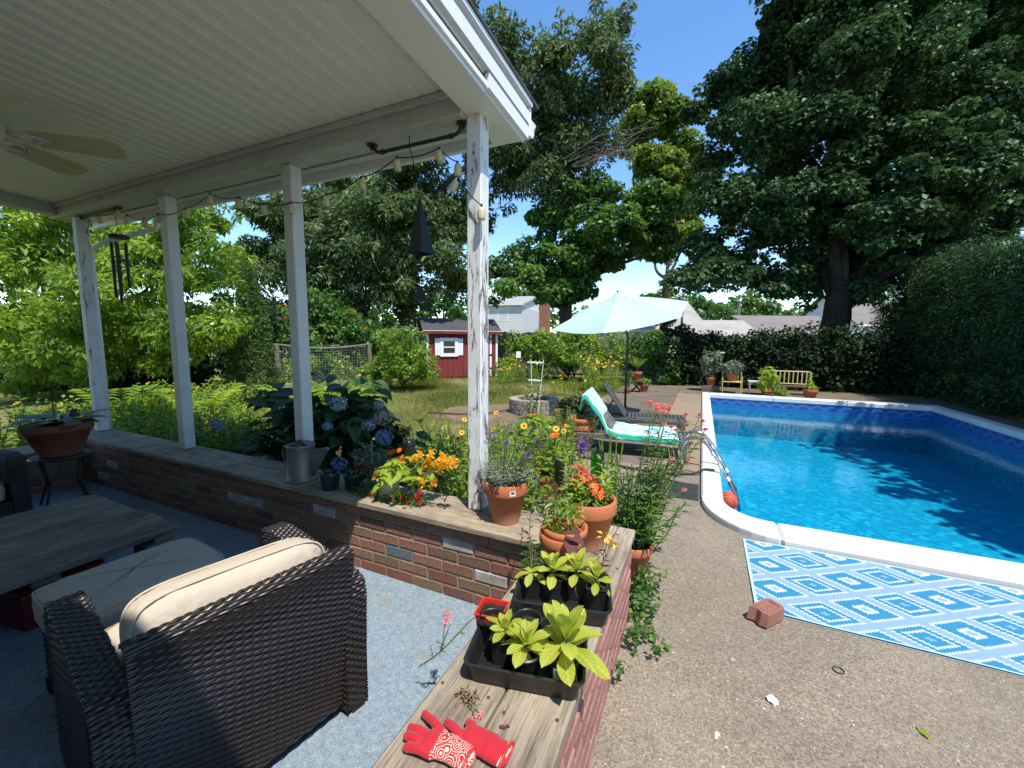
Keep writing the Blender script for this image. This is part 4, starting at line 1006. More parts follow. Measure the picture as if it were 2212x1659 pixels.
BIG = [(1730,60,100),(1810,20,115),(1660,140,80),(1585,215,70),(1565,180,32),(1545,285,40),(1600,320,95),(1700,200,120),(1800,150,130),(1900,80,140),(2020,60,140),(2140,100,140),(1760,320,130),(1880,270,140),(2000,220,140),(2120,260,150),(1565,430,80),(1660,460,105),(1525,520,45),(1565,570,50),(1625,590,50),(1760,480,115),(1880,440,120),(2000,390,130),(2120,400,140),(1720,580,70),(1820,560,80),(1920,530,80),(2020,480,70),(2150,470,60),(2210,330,90),(2240,150,110),(2210,20,110),(1490,588,20),(1700,25,55),(1800,-100,150),(2000,-110,160),(2200,-130,160),(1500,240,20)]
BIGN = [(1700,300,85),(1800,250,95),(1900,330,95),(1780,420,85),(1880,480,80),(1700,430,75),(1980,300,95),(2080,380,95),(1650,250,60),(1960,470,70),(2100,200,95),(1850,120,95),(1990,120,90)]
BIGL = [(1680,610,55),(1750,605,60),(1840,600,60),(1920,580,65),(2000,545,75),(2080,515,65),(2160,500,60),(1560,590,55),(1620,610,50),(1510,560,45),(1490,600,28),(1870,630,40)]
tree('maple_tree', 'huge dark maple overhanging the far end of the pool', atZ(1795, 838), PB(BIG, 14.5, .14, 1.08)+PB(BIGN, 11.8, .06)+PB(BIGL, 13.2, .08, 1.15), 'maple', 8., .55, 250, .165, .14, .40, 3.0, nl=8, brk='barkd', flat=.58, upn=.95, out=.45, rnd_n=.5, droop=.6, group=G)
LT = [(60,470,90),(160,520,90),(60,600,100),(180,640,100),(300,520,80),(280,620,100),(400,520,70),(420,620,90),(480,480,45),(490,560,55),(380,450,50),(120,720,110),(260,740,110),(400,720,90),(480,690,60),(40,760,90),(20,430,50),(330,450,50),(200,440,50),(-60,520,90),(-60,650,100),(120,430,50),(110,560,80),(230,570,80),(350,580,80),(330,680,80),(190,800,60),(60,830,50),(340,790,60),(450,560,50),(240,480,50),(430,440,35)]
tree('locust_tree', 'sunlit yellow green tree seen through the left porch posts', atZ(205, 850), PB(LT, 8.6, .15), 'lemon', 28., .32, 110, .15, .055, .09, 1.9, nl=14, droop=.9, rnd_n=.8, group=G)
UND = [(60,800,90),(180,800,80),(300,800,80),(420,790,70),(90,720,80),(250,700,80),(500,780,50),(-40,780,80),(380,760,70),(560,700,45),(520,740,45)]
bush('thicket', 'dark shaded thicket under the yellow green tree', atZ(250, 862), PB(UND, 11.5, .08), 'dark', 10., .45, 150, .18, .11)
FAR = [([(1400,650,28),(1440,640,30),(1470,655,26),(1420,665,30)], 48, 'rounded far tree above the grey roofs'), ([(1500,650,24),(1530,660,22),(1560,668,20)], 52, 'low far tree right of the metal pole'), ([(1560,672,30),(1610,660,34),(1660,670,34),(1640,640,26),(1700,680,30)], 46, 'dense far tree behind the utility pole'), ([(1130,640,26),(1160,630,22),(1190,650,26),(1110,660,22)], 50, 'pale far tree behind the white house'), ([(960,650,26),(930,668,24),(985,670,24),(890,680,26)], 45, 'far dark tree over the red shed roof'), ([(1880,700,40),(1960,690,60),(2060,690,60)], 36, 'far tree glimpsed right of the big trunk')]
for lst, d, lab in FAR:
    tree('far_tree', lab, atD(lst[0][0], 745, d), PB(lst, d, .04), 'green', 1.1, 1.1, 110, .5, .42, .3, 2.5, nl=4, group='trees beyond the houses', upn=.8)
OFF = [(np.array(c), r) for c, r in (((7.6, 7.2, 6.2), 1.7), ((7.2, 9.2, 6.4), 1.6), ((8.6, 5.6, 6.6), 1.8), ((8.8, 8., 7.4), 1.9), ((6.8, 5.6, 5.6), 1.1))]
tree('maple_tree', 'neighbouring maple beyond the hedge whose shade lies on the pool', (9.2, 7.2), OFF, 'maple', 9., .6, 130, .23, .19, .3, 4.2, nl=5, flat=.5, upn=1., group=G)
fw = []
for px in range(-150, 2400, 38): fw.append((px+rng.uniform(-12, 12), 706+rng.uniform(-26, 12), rng.uniform(28, 44)))
LV = Leaves()
for c, r in PB(fw, 62, .08): crown(LV, [(c, r)], 1.1, 1.3, 90, .75, .6, upn=.8)
o = LV.obj('far_woods', FOL['green']); tag(o, 'distant belt of trees along the horizon', 'woods')
# dead twigs of the oak against the sky
t = thing('dead_branch', 'bare dead grey twigs sticking out of the oak crown', 'branch', atD(1340, 330, 16.)); m = MB()
for k in range(16):
    a = atD(1230+rng.uniform(-20, 20), 345+rng.uniform(-20, 20), 16.); b = atD(1300+rng.uniform(0, 140), 250+rng.uniform(0, 110), 15.6+rng.uniform(-.5, .5)); P = wob(a, b, 10, .12); m.tube(P, np.linspace(.03, .006, 10), 4)
    for q in range(3): i = rng.integers(4, 9); m.tube(wob(P[i], P[i]+rng.normal(0, .45, 3), 5, .1), np.linspace(.012, .004, 5), 4)
m.obj('twig', MAT['twig'], t, world=True, kind='stuff')
# ---------------------------------------------------------------- conifers, hedges, shrubs
def conifer(label, px, top, d, w, mat='conif'):
    b = atD(px, 800, d); tp = atD(px, top, d); t = thing('arborvitae', label, 'conifer', (b[0], b[1], 0), 0, 'young arborvitae'); h = tp[2]; LV = Leaves()
    m = MB(); m.tube([(b[0], b[1], 0), (b[0], b[1], h*.8)], [.05, .01], 6); m.obj('trunk', MAT['barkd'], t, world=True)
    for k in range(int(260*h*w)):
        z = rng.random()**1.3*h; r = w*(1-z/h)**.8*rng.uniform(.75, 1.05)+.02; a = rng.uniform(0, 6.283); clump(LV, np.array([b[0]+r*math.cos(a), b[1]+r*math.sin(a), z]), (.10, .10, .16), 34, .10, .022, upn=.2, out=.6, droop=-.9, tone=rng.uniform(.1, .9))
    LV.obj('crown', FOL[mat], t)
conifer('pointed arborvitae between the middle porch posts', 548, 585, 9.5, .55); conifer('arborvitae half hidden by the watering can post', 668, 655, 12.5, .45); conifer('little dark arborvitae left of the red shed', 812, 678, 14., .45)
VN = [(690,690,50),(740,700,55),(660,730,50),(780,730,50),(720,740,55),(640,690,35),(820,745,32),(700,665,35)]
VINE = bush('trumpet_vine', 'green mound of trumpet vine with orange blooms behind the netting', atZ(720, 832), PB(VN, 13, .05, 1.25), 'green', 14., .36, 110, .16, .095, upn=.8)
LV = Leaves()
for px, py in ((612,660),(618,690),(664,718),(668,700),(720,710),(760,668),(745,735),(676,690),(700,725),(640,655),(790,700)):
    clump(LV, atD(px+rng.uniform(-4, 4), py+rng.uniform(-4, 4), 12.3), .05, 8, .09, .03, tone=.3)
LV.obj('bloom', FOL['orange'], VINE)
RB = [(870,775,42),(830,770,40),(905,790,34),(850,735,30),(890,740,30),(820,800,30),(875,810,28),(925,805,22)]
bush('round_bush', 'round light green bush in front of the red shed', atZ(872, 838), PB(RB, 11.6, .05, 1.45), 'bright', 26., .27, 110, .10, .06, upn=.6)
SH = [('pale green shrub right of the shed door', [(1165,745,30),(1185,775,32),(1150,785,28),(1200,750,24),(1175,725,18)], 15.2, 'bright'), ('big pale green lilac left of the umbrella pole', [(1285,735,34),(1260,765,36),(1310,765,36),(1290,790,34),(1250,725,20),(1325,735,24)], 14.2, 'bright'), ('dark shrub behind the umbrella pole', [(1370,740,28),(1390,770,32),(1360,785,28),(1400,730,24)], 14.6, 'green'), ('broad leaved vine hanging over the fence', [(1430,770,34),(1460,790,34),(1440,810,30),(1480,760,28),(1500,800,28),(1410,800,26)], 14., 'green'), ('thin purple leaved sapling by the metal pole', [(1440,715,14),(1445,690,10),(1475,715,12),(1430,735,12)], 14.5, 'dark'), ('leafy shrub behind the potted bench plants', [(1535,775,24),(1560,790,22),(1520,800,20)], 13.6, 'green'), ('tall shrub hiding the fence right of the shed', [(1100,735,22),(1120,765,26),(1095,780,24),(1135,740,20)], 16., 'bright'), ('leafy shrub filling the gap beside the maple trunk', [(1240,745,26),(1215,730,22),(1235,775,26),(1205,790,22)], 15., 'bright'), ('shrub behind the trumpet vine mound', [(620,740,40),(580,760,45),(560,720,40),(660,770,40)], 17., 'green'), ('dense shrub at the far left behind the ferns', [(60,800,60),(160,810,60),(-30,790,60),(0,830,60)], 12.5, 'green'), ('dense shrub seen between the left posts', [(280,810,60),(380,810,60),(480,800,50),(230,790,50)], 13., 'green'), ('shrub beyond the vegetable bed', [(720,790,40),(780,790,36),(660,790,40),(840,740,30)], 16., 'green'), ('low shrub at the foot of the fence corner', [(1228,735,22),(1215,765,22),(1235,790,22)], 15.5, 'green')]
for lab, lst, d, mt in SH: bush('shrub', lab, atD(lst[0][0], 830, d), PB(lst, d, .04, 1.35), mt, 16., .28, 100, .13, .08, upn=.7, group='shrubs along the back fence')
# ivy hedge behind the bench
def hedge(name, label, pts, mat, dens, L, W, cat='hedge', toph=None, thick=.5):
    """pts: list of (x, y, height); wavy leafy slab along them"""
    t = thing(name, label, cat, (pts[0][0], pts[0][1], 0)); LV = Leaves(); pts = np.array(pts); m = MB()
    for a, b in zip(pts[:-1], pts[1:]):
        Ls = np.linalg.norm((b-a)[:2]); n = int(Ls*dens*max(a[2], b[2])/2)
        for k in range(n):
            f = rng.random(); p = a+(b-a)*f; z = rng.random()**.8*p[2]; q = np.array([p[0]+rng.uniform(-1, 1)*thick, p[1]+rng.uniform(-1, 1)*thick, z+rng.normal(0, .08)]); q[2] = max(q[2], .1); rs = rng.uniform(.10, .5)
            clump(LV, q, (rs, rs, rs*.75), 60, L, W, upn=.7, tone=rng.uniform(.05, .95))
        m.add([(a[0], a[1], 0), (b[0], b[1], 0), (b[0], b[1], b[2]*.9), (a[0], a[1], a[2]*.9), (a[0]+.05, a[1]+.05, 0), (b[0]+.05, b[1]+.05, 0), (b[0]+.05, b[1]+.05, b[2]*.9), (a[0]+.05, a[1]+.05, a[2]*.9)], [(0, 1, 2, 3), (7, 6, 5, 4), (3, 2, 6, 7), (0, 4, 5, 1)])
    m.obj('inner_branches', MAT['barkd'], t, world=True); LV.obj('foliage', FOL[mat], t); return t
hedge('ivy_hedge', 'dark ivy covered fence behind the yellow bench', [(-.6, 15.0, 1.55), (1., 15.0, 1.6), (2.6, 15.1, 1.75), (4., 15.2, 1.7), (5.6, 15.4, 1.7), (7.6, 15.6, 1.7)], 'dark', 95, .10, .08, thick=.42)
hedge('tall_hedge', 'tall dark evergreen hedge along the right side of the pool', [(5.95, 4.5, 3.2), (5.95, 7.5, 3.3), (5.95, 10., 3.45), (5.95, 12., 3.55), (5.95, 14., 3.7), (6.0, 16., 3.7), (6.1, 17.5, 3.6), (6.2, 19., 3.3)], 'hedge', 100, .12, .028, thick=.55)
# ================================================================ BUILDINGS AND FENCES
MAT['siding'] = simple('white_siding', (.72, .73, .74), (.66, .67, .68), 2, .6); MAT['yellowwall'] = simple('pale_yellow_siding', (.62, .55, .30), rough=.7); MAT['greyroof'] = simple('grey_shingles', (.36, .34, .32), (.27, .25, .24), 1.2, .9, .4, 30, dist=.01, detail=7)
MAT['brownroof'] = simple('brown_shingles', (.20, .17, .15), (.15, .13, .115), 1.2, .9, .4, 30, detail=7); MAT['pane'] = simple('window_glass', (.02, .025, .03), rough=.1, spec=.8); MAT['chimney'] = simple('chimney_brick', (.21, .085, .06), (.27, .12, .08), 8, .9, .4, 30)
MAT['redboard'] = wood('red_stained_board', (.26, .045, .04), (.20, .032, .03), (.11, .02, .018), 2, .5, .75, .3); MAT['white'] = simple('white_paint', (.76, .76, .75), rough=.5)
def frame(origin, ux): ux = np.array([ux[0], ux[1], 0.]); ux /= np.linalg.norm(ux); return basis(origin, ux, np.cross((0, 0, 1), ux), (0, 0, 1))
def part(t, name, mat, fn, M=None, bevel=None, label=None):
    m = MB(); fn(m)
    if M is not None: m.V = [xf(v, M) for v in m.V]
    return m.obj(name, mat, t, world=True, bevel=bevel, label=label)
def window(t, M, x0, z0, x1, z1, y=0, fr=.06, mat='white'):
    w = part(t, 'window', MAT[mat], lambda m: [m.box((x0-fr, y-.05, z0-fr), (x1+fr, y-.004, z0)), m.box((x0-fr, y-.05, z1), (x1+fr, y-.004, z1+fr)), m.box((x0-fr, y-.05, z0), (x0, y-.004, z1)), m.box((x1, y-.05, z0), (x1+fr, y-.004, z1)), m.box((x0, y-.045, (z0+z1)/2-.02), (x1, y-.006, (z0+z1)/2+.02))], M)
    for a, b in ((z0, (z0+z1)/2-.02), ((z0+z1)/2+.02, z1)):
        m = MB(); m.box((x0, y-.02, a), (x1, y-.008, b)); m.V = [xf(v, M) for v in m.V]; p = m.obj('pane', MAT['pane'], t, world=True); p.parent = w; 
def shed():
    L, Rr = atZ(922.8, 818), atZ(1074, 814.5); ux = (Rr-L)[:2]; wd = np.linalg.norm(ux); M = frame((L[0], L[1], 0), ux); dp = 2.0; he = 1.72; hr = 2.18
    t = thing('garden_shed', 'red board garden shed with white trimmed window and dark roof', 'shed', (L+Rr)/2)
    n = 14; w = wd/n
    for i in range(n): part(t, 'board', MAT['redboard'], lambda m: m.bbox((i*w+.004, 0, .05), ((i+1)*w-.004, .02+.004*(i % 2), he), .004), M)
    part(t, 'side_wall', MAT['redboard'], lambda m: [m.prism([(.02, .05), (dp, .05), (dp, he), (dp/2, hr-.06), (.02, he)], 0, .03, basis((0, 0, 0), (0, 1, 0), (0, 0, 1), (1, 0, 0)))], M)
    part(t, 'side_wall', MAT['redboard'], lambda m: [m.prism([(.02, .05), (dp, .05), (dp, he), (dp/2, hr-.06), (.02, he)], wd-.03, wd, basis((0, 0, 0), (0, 1, 0), (0, 0, 1), (1, 0, 0)))], M)
    part(t, 'back_wall', MAT['redboard'], lambda m: m.box((.03, dp-.03, .05), (wd-.03, dp, he)), M)
    for s in (0, 1):
        y0, y1 = (-.16, dp/2) if s == 0 else (dp/2, dp+.16); z0 = he-.06
        part(t, 'roof', MAT['shingle'], lambda m: m.add([(-.15, y0 if s == 0 else y1, z0), (wd+.15, y0 if s == 0 else y1, z0), (wd+.15, dp/2, hr), (-.15, dp/2, hr), (-.15, y0 if s == 0 else y1, z0+.05), (wd+.15, y0 if s == 0 else y1, z0+.05), (wd+.15, dp/2, hr+.05), (-.15, dp/2, hr+.05)], [(3, 2, 1, 0), (4, 5, 6, 7), (0, 1, 5, 4), (1, 2, 6, 5), (2, 3, 7, 6), (3, 0, 4, 7)]), M)
    part(t, 'eave_board', MAT['redboard'], lambda m: m.box((-.14, -.19, he-.10), (wd+.14, -.165, he+.0)), M); part(t, 'eave_strip', MAT['white'], lambda m: m.box((-.14, -.20, he+.002), (wd+.14, -.165, he+.02)), M)
    for x in (-.01, wd*.885, wd-.07): part(t, 'corner_trim', MAT['white'], lambda m: m.bbox((x, -.022, .04), (x+.08, -.001, he-.02), .004), M)
    a = wd*.225; window(t, M, a, .92, a+.42, 1.36, -.002, .12)
    for x in (a-.30, a+.55): part(t, 'shutter', MAT['white'], lambda m: [m.bbox((x, -.03, .84), (x+.085, -.003, 1.46), .004), m.bbox((x+.09, -.03, .84), (x+.175, -.003, 1.46), .004)], M)
    d = part(t, 'door', MAT['redboard'], lambda m: m.bbox((wd*.60, -.02, .08), (wd*.88, -.002, he-.12), .004), M)
    for z in (.35, .85, 1.45): q = part(t, 'hinge', MAT['iron'], lambda m: m.bbox((wd*.80, -.034, z-.03), (wd*.93, -.024, z+.03), .002), M); q.parent = d
shed()
def house(name, label, corner, ux, w, dp, he, hr, wall, roof, over=.35, wins=(), z0=0, gable_wins=()):
    M = frame((corner[0], corner[1], 0), ux); t = thing(name, label, 'house', (corner[0], corner[1], 0))
    part(t, 'wall', wall, lambda m: m.box((0, 0, z0), (w, .2, he)), M); part(t, 'wall', wall, lambda m: m.box((0, dp-.2, z0), (w, dp, he)), M)
    for x in (0, w-.2): part(t, 'gable_wall', wall, lambda m: m.prism([(.2, z0), (dp-.2, z0), (dp-.2, he), (dp/2, hr-.1), (.2, he)], x, x+.2, basis((0, 0, 0), (0, 1, 0), (0, 0, 1), (1, 0, 0))), M)
    for s in (0, 1):
        ye = -over if s == 0 else dp+over; ze = he-(hr-he)*over/(dp/2)
        r = part(t, 'roof', roof, lambda m: m.add([(-over, ye, ze), (w+over, ye, ze), (w+over, dp/2, hr), (-over, dp/2, hr), (-over, ye, ze+.12), (w+over, ye, ze+.12), (w+over, dp/2, hr+.12), (-over, dp/2, hr+.12)], [(3, 2, 1, 0), (4, 5, 6, 7), (0, 1, 5, 4), (1, 2, 6, 5), (2, 3, 7, 6), (3, 0, 4, 7)]), M)
        part(t, 'gutter', MAT['white'], lambda m: m.box((-over, ye-.08 if s == 0 else ye, ze+.0), (w+over, ye if s == 0 else ye+.08, ze+.14)), M)
    for (x, z, ww, hh) in wins: window(t, M, x, z, x+ww, z+hh, 0, .09)
    M2 = M @ basis((w, 0, 0), (0, 1, 0), (-1, 0, 0), (0, 0, 1))
    for (x, z, ww, hh) in gable_wins: window(t, M2, x, z, x+ww, z+hh, 0, .09)
    return t, M
# white two storey house with brick chimney
d0 = 34.; c = atD(1126.6, 745, d0); th = R_(18); Rh, Fh = np.array([_R[0], _R[1], 0]), np.array([_F[0], _F[1], 0]); Rh /= np.linalg.norm(Rh); Fh /= np.linalg.norm(Fh)
ux = Rh*math.cos(th)-Fh*math.sin(th); w = 3.9
hw, MH = house('white_house', 'white clapboard house with red brick chimney beyond the shed', c-ux*w, ux, w, 10.5, 4.2, 5.3, MAT['siding'], MAT['greyroof'], .2, [(1.9, 2.95, .75, .95)], gable_wins=[(6.6, 2.9, .9, 1.2)])
for k in range(18):
    part(hw, 'clapboard', MAT['siding'], lambda m: m.box((.0, -.035, 1.9+k*.12), (w, -.001, 1.9+k*.12+.095)), MH)
    part(hw, 'clapboard', MAT['siding'], lambda m: m.box((w+.001, .0, 1.9+k*.12), (w+.035, 10.4, 1.9+k*.12+.095)), MH)
part(hw, 'chimney', MAT['chimney'], lambda m: [m.box((w+.04, 5.6, 0), (w+.8, 7.0, 5.9)), m.box((w+.0, 5.5, 5.9), (w+.86, 7.1, 6.05))], MH)
# grey roofed neighbours
def yard_house(name, label, xl, xr, d, yr, ye, wall, roof, dp=7., **k):
    a, b = atD(xl, 745, d), atD(xr, 745, d); ux = (b-a); ux[2] = 0; w = np.linalg.norm(ux); he = atD((xl+xr)/2, ye, d)[2]; hr = atD((xl+xr)/2, yr, d+dp/2)[2]
    return house(name, label, a, ux, w, dp, he, hr, wall, roof, .3, **k)
yard_house('yellow_house', 'pale yellow house under a big grey roof behind the umbrella', 1345, 1520, 26, 656, 712, MAT['yellowwall'], MAT['greyroof'], wins=[(3.0, 1.1, 1., .9)])
yard_house('grey_roofed_garage', 'low garage with weathered grey roof beyond the ivy', 1524, 1640, 25, 696, 731, MAT['yellowwall'], MAT['greyroof'], 5.)
yard_house('brown_roofed_house', 'house with brown grey roof and dark windows left of the trunk', 1640, 1830, 29, 686, 719, MAT['siding'], MAT['brownroof'], 7., wins=[(3.2, 1.05, 1.0, .8), (4.7, 1.05, .8, .8)])
yard_house('tan_roofed_house', 'tan roofed house glimpsed right of the big trunk', 1850, 1960, 34, 640, 700, MAT['siding'], MAT['brownroof'], 8.)
yard_house('blue_tarp_house', 'pale far house behind the red shed gable', 885, 925, 38, 690, 712, MAT['siding'], MAT['greyroof'], 6.)
# stockade fence behind the shed and along the back
fn = thing('stockade_fence', 'grey weathered board fence behind shed and shrubs', 'fence', atD(1150, 745, 17.5)); a, b = atD(1040, 745, 17.6), atD(1420, 745, 16.2); a[2] = b[2] = 0; n = 44
bd = None
for i in range(n):
    p = a+(b-a)*i/n; M = frame(p, (b-a)[:2]); 
    if bd is None: m = MB(); m.bbox((0, 0, .05), (.165, .02, 1.72), .004); m.V = [xf(v, M) for v in m.V]; bd = m.obj('board', MAT['oldwoodz'], fn, world=True)
    else: o = inst(bd, fn, Vector(p-a)); o.location.z = random.uniform(-.02, .02)
for z in (.4, 1.45): part(fn, 'rail', MAT['oldwood'], lambda m: m.bbox((0, .021, z), (np.linalg.norm(b-a), .06, z+.09), .004), frame(a, (b-a)[:2]))
# poles and wires
def pole(name, label, px, py, d, r, mat, cat='pole', cross=False):
    b = atD(px, 745, d); h = atD(px, py, d)[2]; t = thing(name, label, cat, (b[0], b[1], 0)); m = MB(); m.tube([(b[0], b[1], 0), (b[0], b[1], h)], r, 8); m.obj('shaft', mat, t, world=True)
    m = MB(); m.lathe([(r*1.25, h-.01), (r*1.25, h+.05), (r*.5, h+.12)], 8, (b[0], b[1], 0)); m.obj('cap', mat, t, world=True); return np.array([b[0], b[1], h])
MAT['greymetal'] = simple('grey_metal', (.30, .31, .31), rough=.5, metal=.3)
U1 = pole('utility_pole', 'wooden utility pole above the garage roof', 1590, 653, 36, .15, MAT['oldwoodz']); U2 = pole('metal_pole', 'thin grey metal pole in front of the yellow house', 1470, 640, 17, .045, MAT['greymetal'])
for i, (pa, pb, lab) in enumerate([((1150, 650, 40), (1590, 610, 36), 'thin overhead wire crossing the blue sky gap'), ((1590, 660, 36), (1760, 705, 30), 'sagging wire from the utility pole to the brown roof'), ((1590, 690, 36), (1850, 692, 34), 'low wire running right from the utility pole')]):
    A, B_ = atD(*pa), atD(*pb); s = np.linspace(0, 1, 20)[:, None]; P = A+(B_-A)*s; P[:, 2] -= .5*4*(s*(1-s))[:, 0]; m = MB(); m.tube(P, .012, 4); tag(m.obj('overhead_wire', MAT['cable']), lab, 'wire', 'overhead wires')
# ================================================================ POOLSIDE FURNITURE AND FAR POTS
MAT['resin'] = simple('dark_grey_resin', (.055, .053, .056), (.07, .067, .07), 10, .55); MAT['resinb'] = simple('brown_grey_resin', (.11, .095, .095), (.13, .115, .11), 10, .55)
def lounger(label, hx, hy, rz, mat, back=58):
    """head end at the origin side, foot towards +x"""
    t = thing('sun_lounger', label, 'sun lounger', (hx, hy, 0), rz, 'sun loungers'); z = .30; W = .30; L0, L1 = 0., 1.0
    for s in (-1, 1): m = MB(); m.bbox((-.55, s*W-.02, z-.075), (L1, s*W+.02, z-.012), .006); m.obj('side_rail', mat, t)
    n = 15
    for i in range(n): x = .02+i*(L1-.03)/n; m = MB(); m.bbox((x, -W+.0, z-.010), (x+(L1-.03)/n-.014, W, z+.008), .004); m.obj('seat_slat', mat, t)
    a = R_(back); 
    for i in range(11):
        d = .02+i*.062; m = MB(); m.bbox((0, -W+.01, -.009), (.05, W-.01, .009), .004); o = m.obj('back_slat', mat, t); o.matrix_local = Matrix.Translation((-d*math.cos(a), 0, z+d*math.sin(a))) @ Matrix.Rotation(math.pi+a, 4, 'Y') @ Matrix.Translation((0, 0, 0))
    for s in (-1, 1): m = MB(); m.tube([(0, s*(W-.02), z-.02), (-.70*math.cos(a), s*(W-.02), z-.02+.70*math.sin(a))], .017, 6); m.obj('back_rail', mat, t)
    for yy in (-.2, .2): m = MB(); m.tube([(-.40, yy, z-.04), (-.40*math.cos(a), yy, z+.40*math.sin(a)-.03)], .012, 6); m.obj('back_prop', mat, t)
    for x in (-.50, .92):
        for s in (-1, 1): m = MB(); m.bbox((x-.035, s*W-.025, 0), (x+.035, s*W+.025, z-.078), .005); m.obj('leg', mat, t)
    return t
lounger('dark grey slatted sun lounger under the mint umbrella', -1.05, 6.75, R_(8), MAT['resin'], 55).scale = (.9,)*3
LT_ = lounger('dark slatted sun lounger draped with a striped towel', -.98, 5.55, R_(6), MAT['resinb'], 52); LT_.scale = (.9,)*3
def towel():
    t = NT('striped_towel'); x, y, z = t.sep(t.coord('Object'))
    f = t.math('FRACT', t.math('MULTIPLY', t.math('ADD', y, t.math('MULTIPLY', t.noise(t.coord('Object'), 3, 2), .03)), 1/.205))
    c = t.ramp(f, [(0., (.03, .42, .28)), (.22, (.72, .76, .78)), (.40, (.03, .42, .28)), (.50, (.66, .74, .80)), (.62, (.20, .50, .72)), (.80, (.72, .76, .78))], 'CONSTANT'); mt = t.P(col=c, rough=.95, spec=.1, nrm=t.bump(t.noise(t.coord('Object'), 120, 3), .6, .004), sheen=.3)
    a = R_(52); pts = [(-.74*math.cos(a)-.05, .30+.52*math.sin(a)), (-.735*math.cos(a)-.035, .30+.70*math.sin(a)), (-.72*math.cos(a), .335+.72*math.sin(a)), (-.60*math.cos(a), .32+.60*math.sin(a)), (-.35*math.cos(a), .32+.35*math.sin(a)), (-.12, .375), (.0, .345), (.15, .33), (.40, .325), (.70, .325), (.84, .322)]
    pts = np.array(pts); s = np.r_[0, np.cumsum(np.linalg.norm(np.diff(pts, axis=0), axis=1))]; q = np.linspace(0, s[-1], 60); X = np.interp(q, s, pts[:, 0]); Z = np.interp(q, s, pts[:, 1])
    for _ in range(3): X[1:-1] = (X[:-2]+2*X[1:-1]+X[2:])/4; Z[1:-1] = (Z[:-2]+2*Z[1:-1]+Z[2:])/4
    v = np.linspace(-.40, .34, 30); P = np.zeros((60, 30, 3))
    for j, y in enumerate(v):
        over = max(0, -y-.30); P[:, j, 0] = X; P[:, j, 1] = np.maximum(y, -.315-over*.15); P[:, j, 2] = Z+.007*np.sin(q*9+y*14)-over*.95+.004*np.sin(q*31+y*5)
    o = MB().grid(P).obj('beach_towel', mt, smooth=True); M = rotz(R_(6), (-.98, 5.55, 0)) @ Matrix.Scale(.9, 4); o.matrix_world = M @ Matrix.Translation(o.location)
    o.data.polygons.foreach_set('use_smooth', [True]*len(o.data.polygons)); so_ = o.modifiers.new('solid', 'SOLIDIFY'); so_.thickness = .008
    tag(o, 'green, white and blue striped towel draped over a lounger', 'towel')
towel()
def m_canvas():
    t = NT('mint_canvas'); t.P(col=(.52, .72, .61), rough=.9, spec=.1); tr = t.n('BsdfTranslucent'); tr.inputs[0].default_value = (.55, .78, .64, 1); mx = t.n('MixShader'); mx.inputs[0].default_value = .3
    t.L(t.p.outputs[0], mx.inputs[1]); t.L(tr.outputs[0], mx.inputs[2]); t.L(mx.outputs[0], t.out.inputs[0]); return t.m
def umbrella():
    b = atZ(1349, 910); t = thing('patio_umbrella', 'mint patio umbrella on a black pole tilted over the loungers', 'umbrella', (b[0], b[1], 0)); b = np.array([b[0], b[1], 0.])
    hub = atD(1338, 668, (b-_C) @ _F+.05); mt = m_canvas()
    m = MB(); m.tube([b, (b[0], b[1], 1.55), hub], .021, 10); m.obj('pole', MAT['iron'], t, smooth=True, world=True); m = MB(); m.lathe([(.024, 0), (.03, .05), (.024, .10)], 10, (b[0], b[1], 1.15)); m.obj('crank_box', MAT['iron'], t, world=True)
    m = MB(); m.lathe([(.23, 0), (.23, .03), (.15, .06), (.04, .09), (.035, .28)], 20, b, caps=True); m.obj('base', MAT['iron'], t, smooth=True, world=True)
    Rh_ = Vector(_R); Fh_ = Vector((_F[0], _F[1], 0)).normalized(); up = Vector((0, 0, 1))
    Rm = Matrix.Rotation(R_(11), 4, Rh_) @ Matrix.Rotation(R_(-11), 4, Fh_); ax = np.array((Rm @ up)[:3]); e1 = np.array((Rm @ Rh_)[:3]); e2 = np.cross(ax, e1); Rr = 1.30; n = 6
    top = hub+ax*.24
    def rim(k): a = k*2*math.pi/n+R_(4); return hub+(e1*math.cos(a)+e2*math.sin(a))*Rr-ax*.12
    for k in range(n):
        A, B_ = rim(k), rim(k+1); u = np.linspace(0, 1, 9); P = np.zeros((10, 9, 3))
        for i, s in enumerate(np.linspace(.13, 1, 10)):
            c = top+(A-top)*s; d = top+(B_-top)*s; line = c[None]+(d-c)[None]*u[:, None]; sag = (4*u*(1-u))[:, None]*(.06*s)
            edge = (4*u*(1-u))[:, None]*(.05 if i == 9 else 0); mid = (A+B_)/2-hub; mid = mid/np.linalg.norm(mid)
            P[i] = line-ax*sag+ax*.025*math.sin(s*math.pi)-mid*edge
        MB().grid(P).obj('canopy_panel', mt, t, smooth=True, world=True)
        m = MB(); m.tube([hub+ax*.25, A+ax*.0-(A-hub)*.01-ax*.012], .006, 5); m.tube([hub-ax*.35, hub+(A-hub)*.45+ax*.05], .006, 5); m.obj('rib', MAT['iron'], t, world=True)
    th = np.linspace(0, 2*math.pi, 33); P = np.stack([np.stack([top+ax*(.07-.22*s+.012*math.sin(8*a)*s*3)+(e1*math.cos(a)+e2*math.sin(a))*(.02+.30*s) for a in th]) for s in (0, .35, .7, 1)]); MB().grid(P[::-1]).obj('vent_cap', mt, t, smooth=True, world=True)
    m = MB(); m.ball(top+ax*.085, .02); m.obj('finial', MAT['iron'], t, smooth=True, world=True)
umbrella()
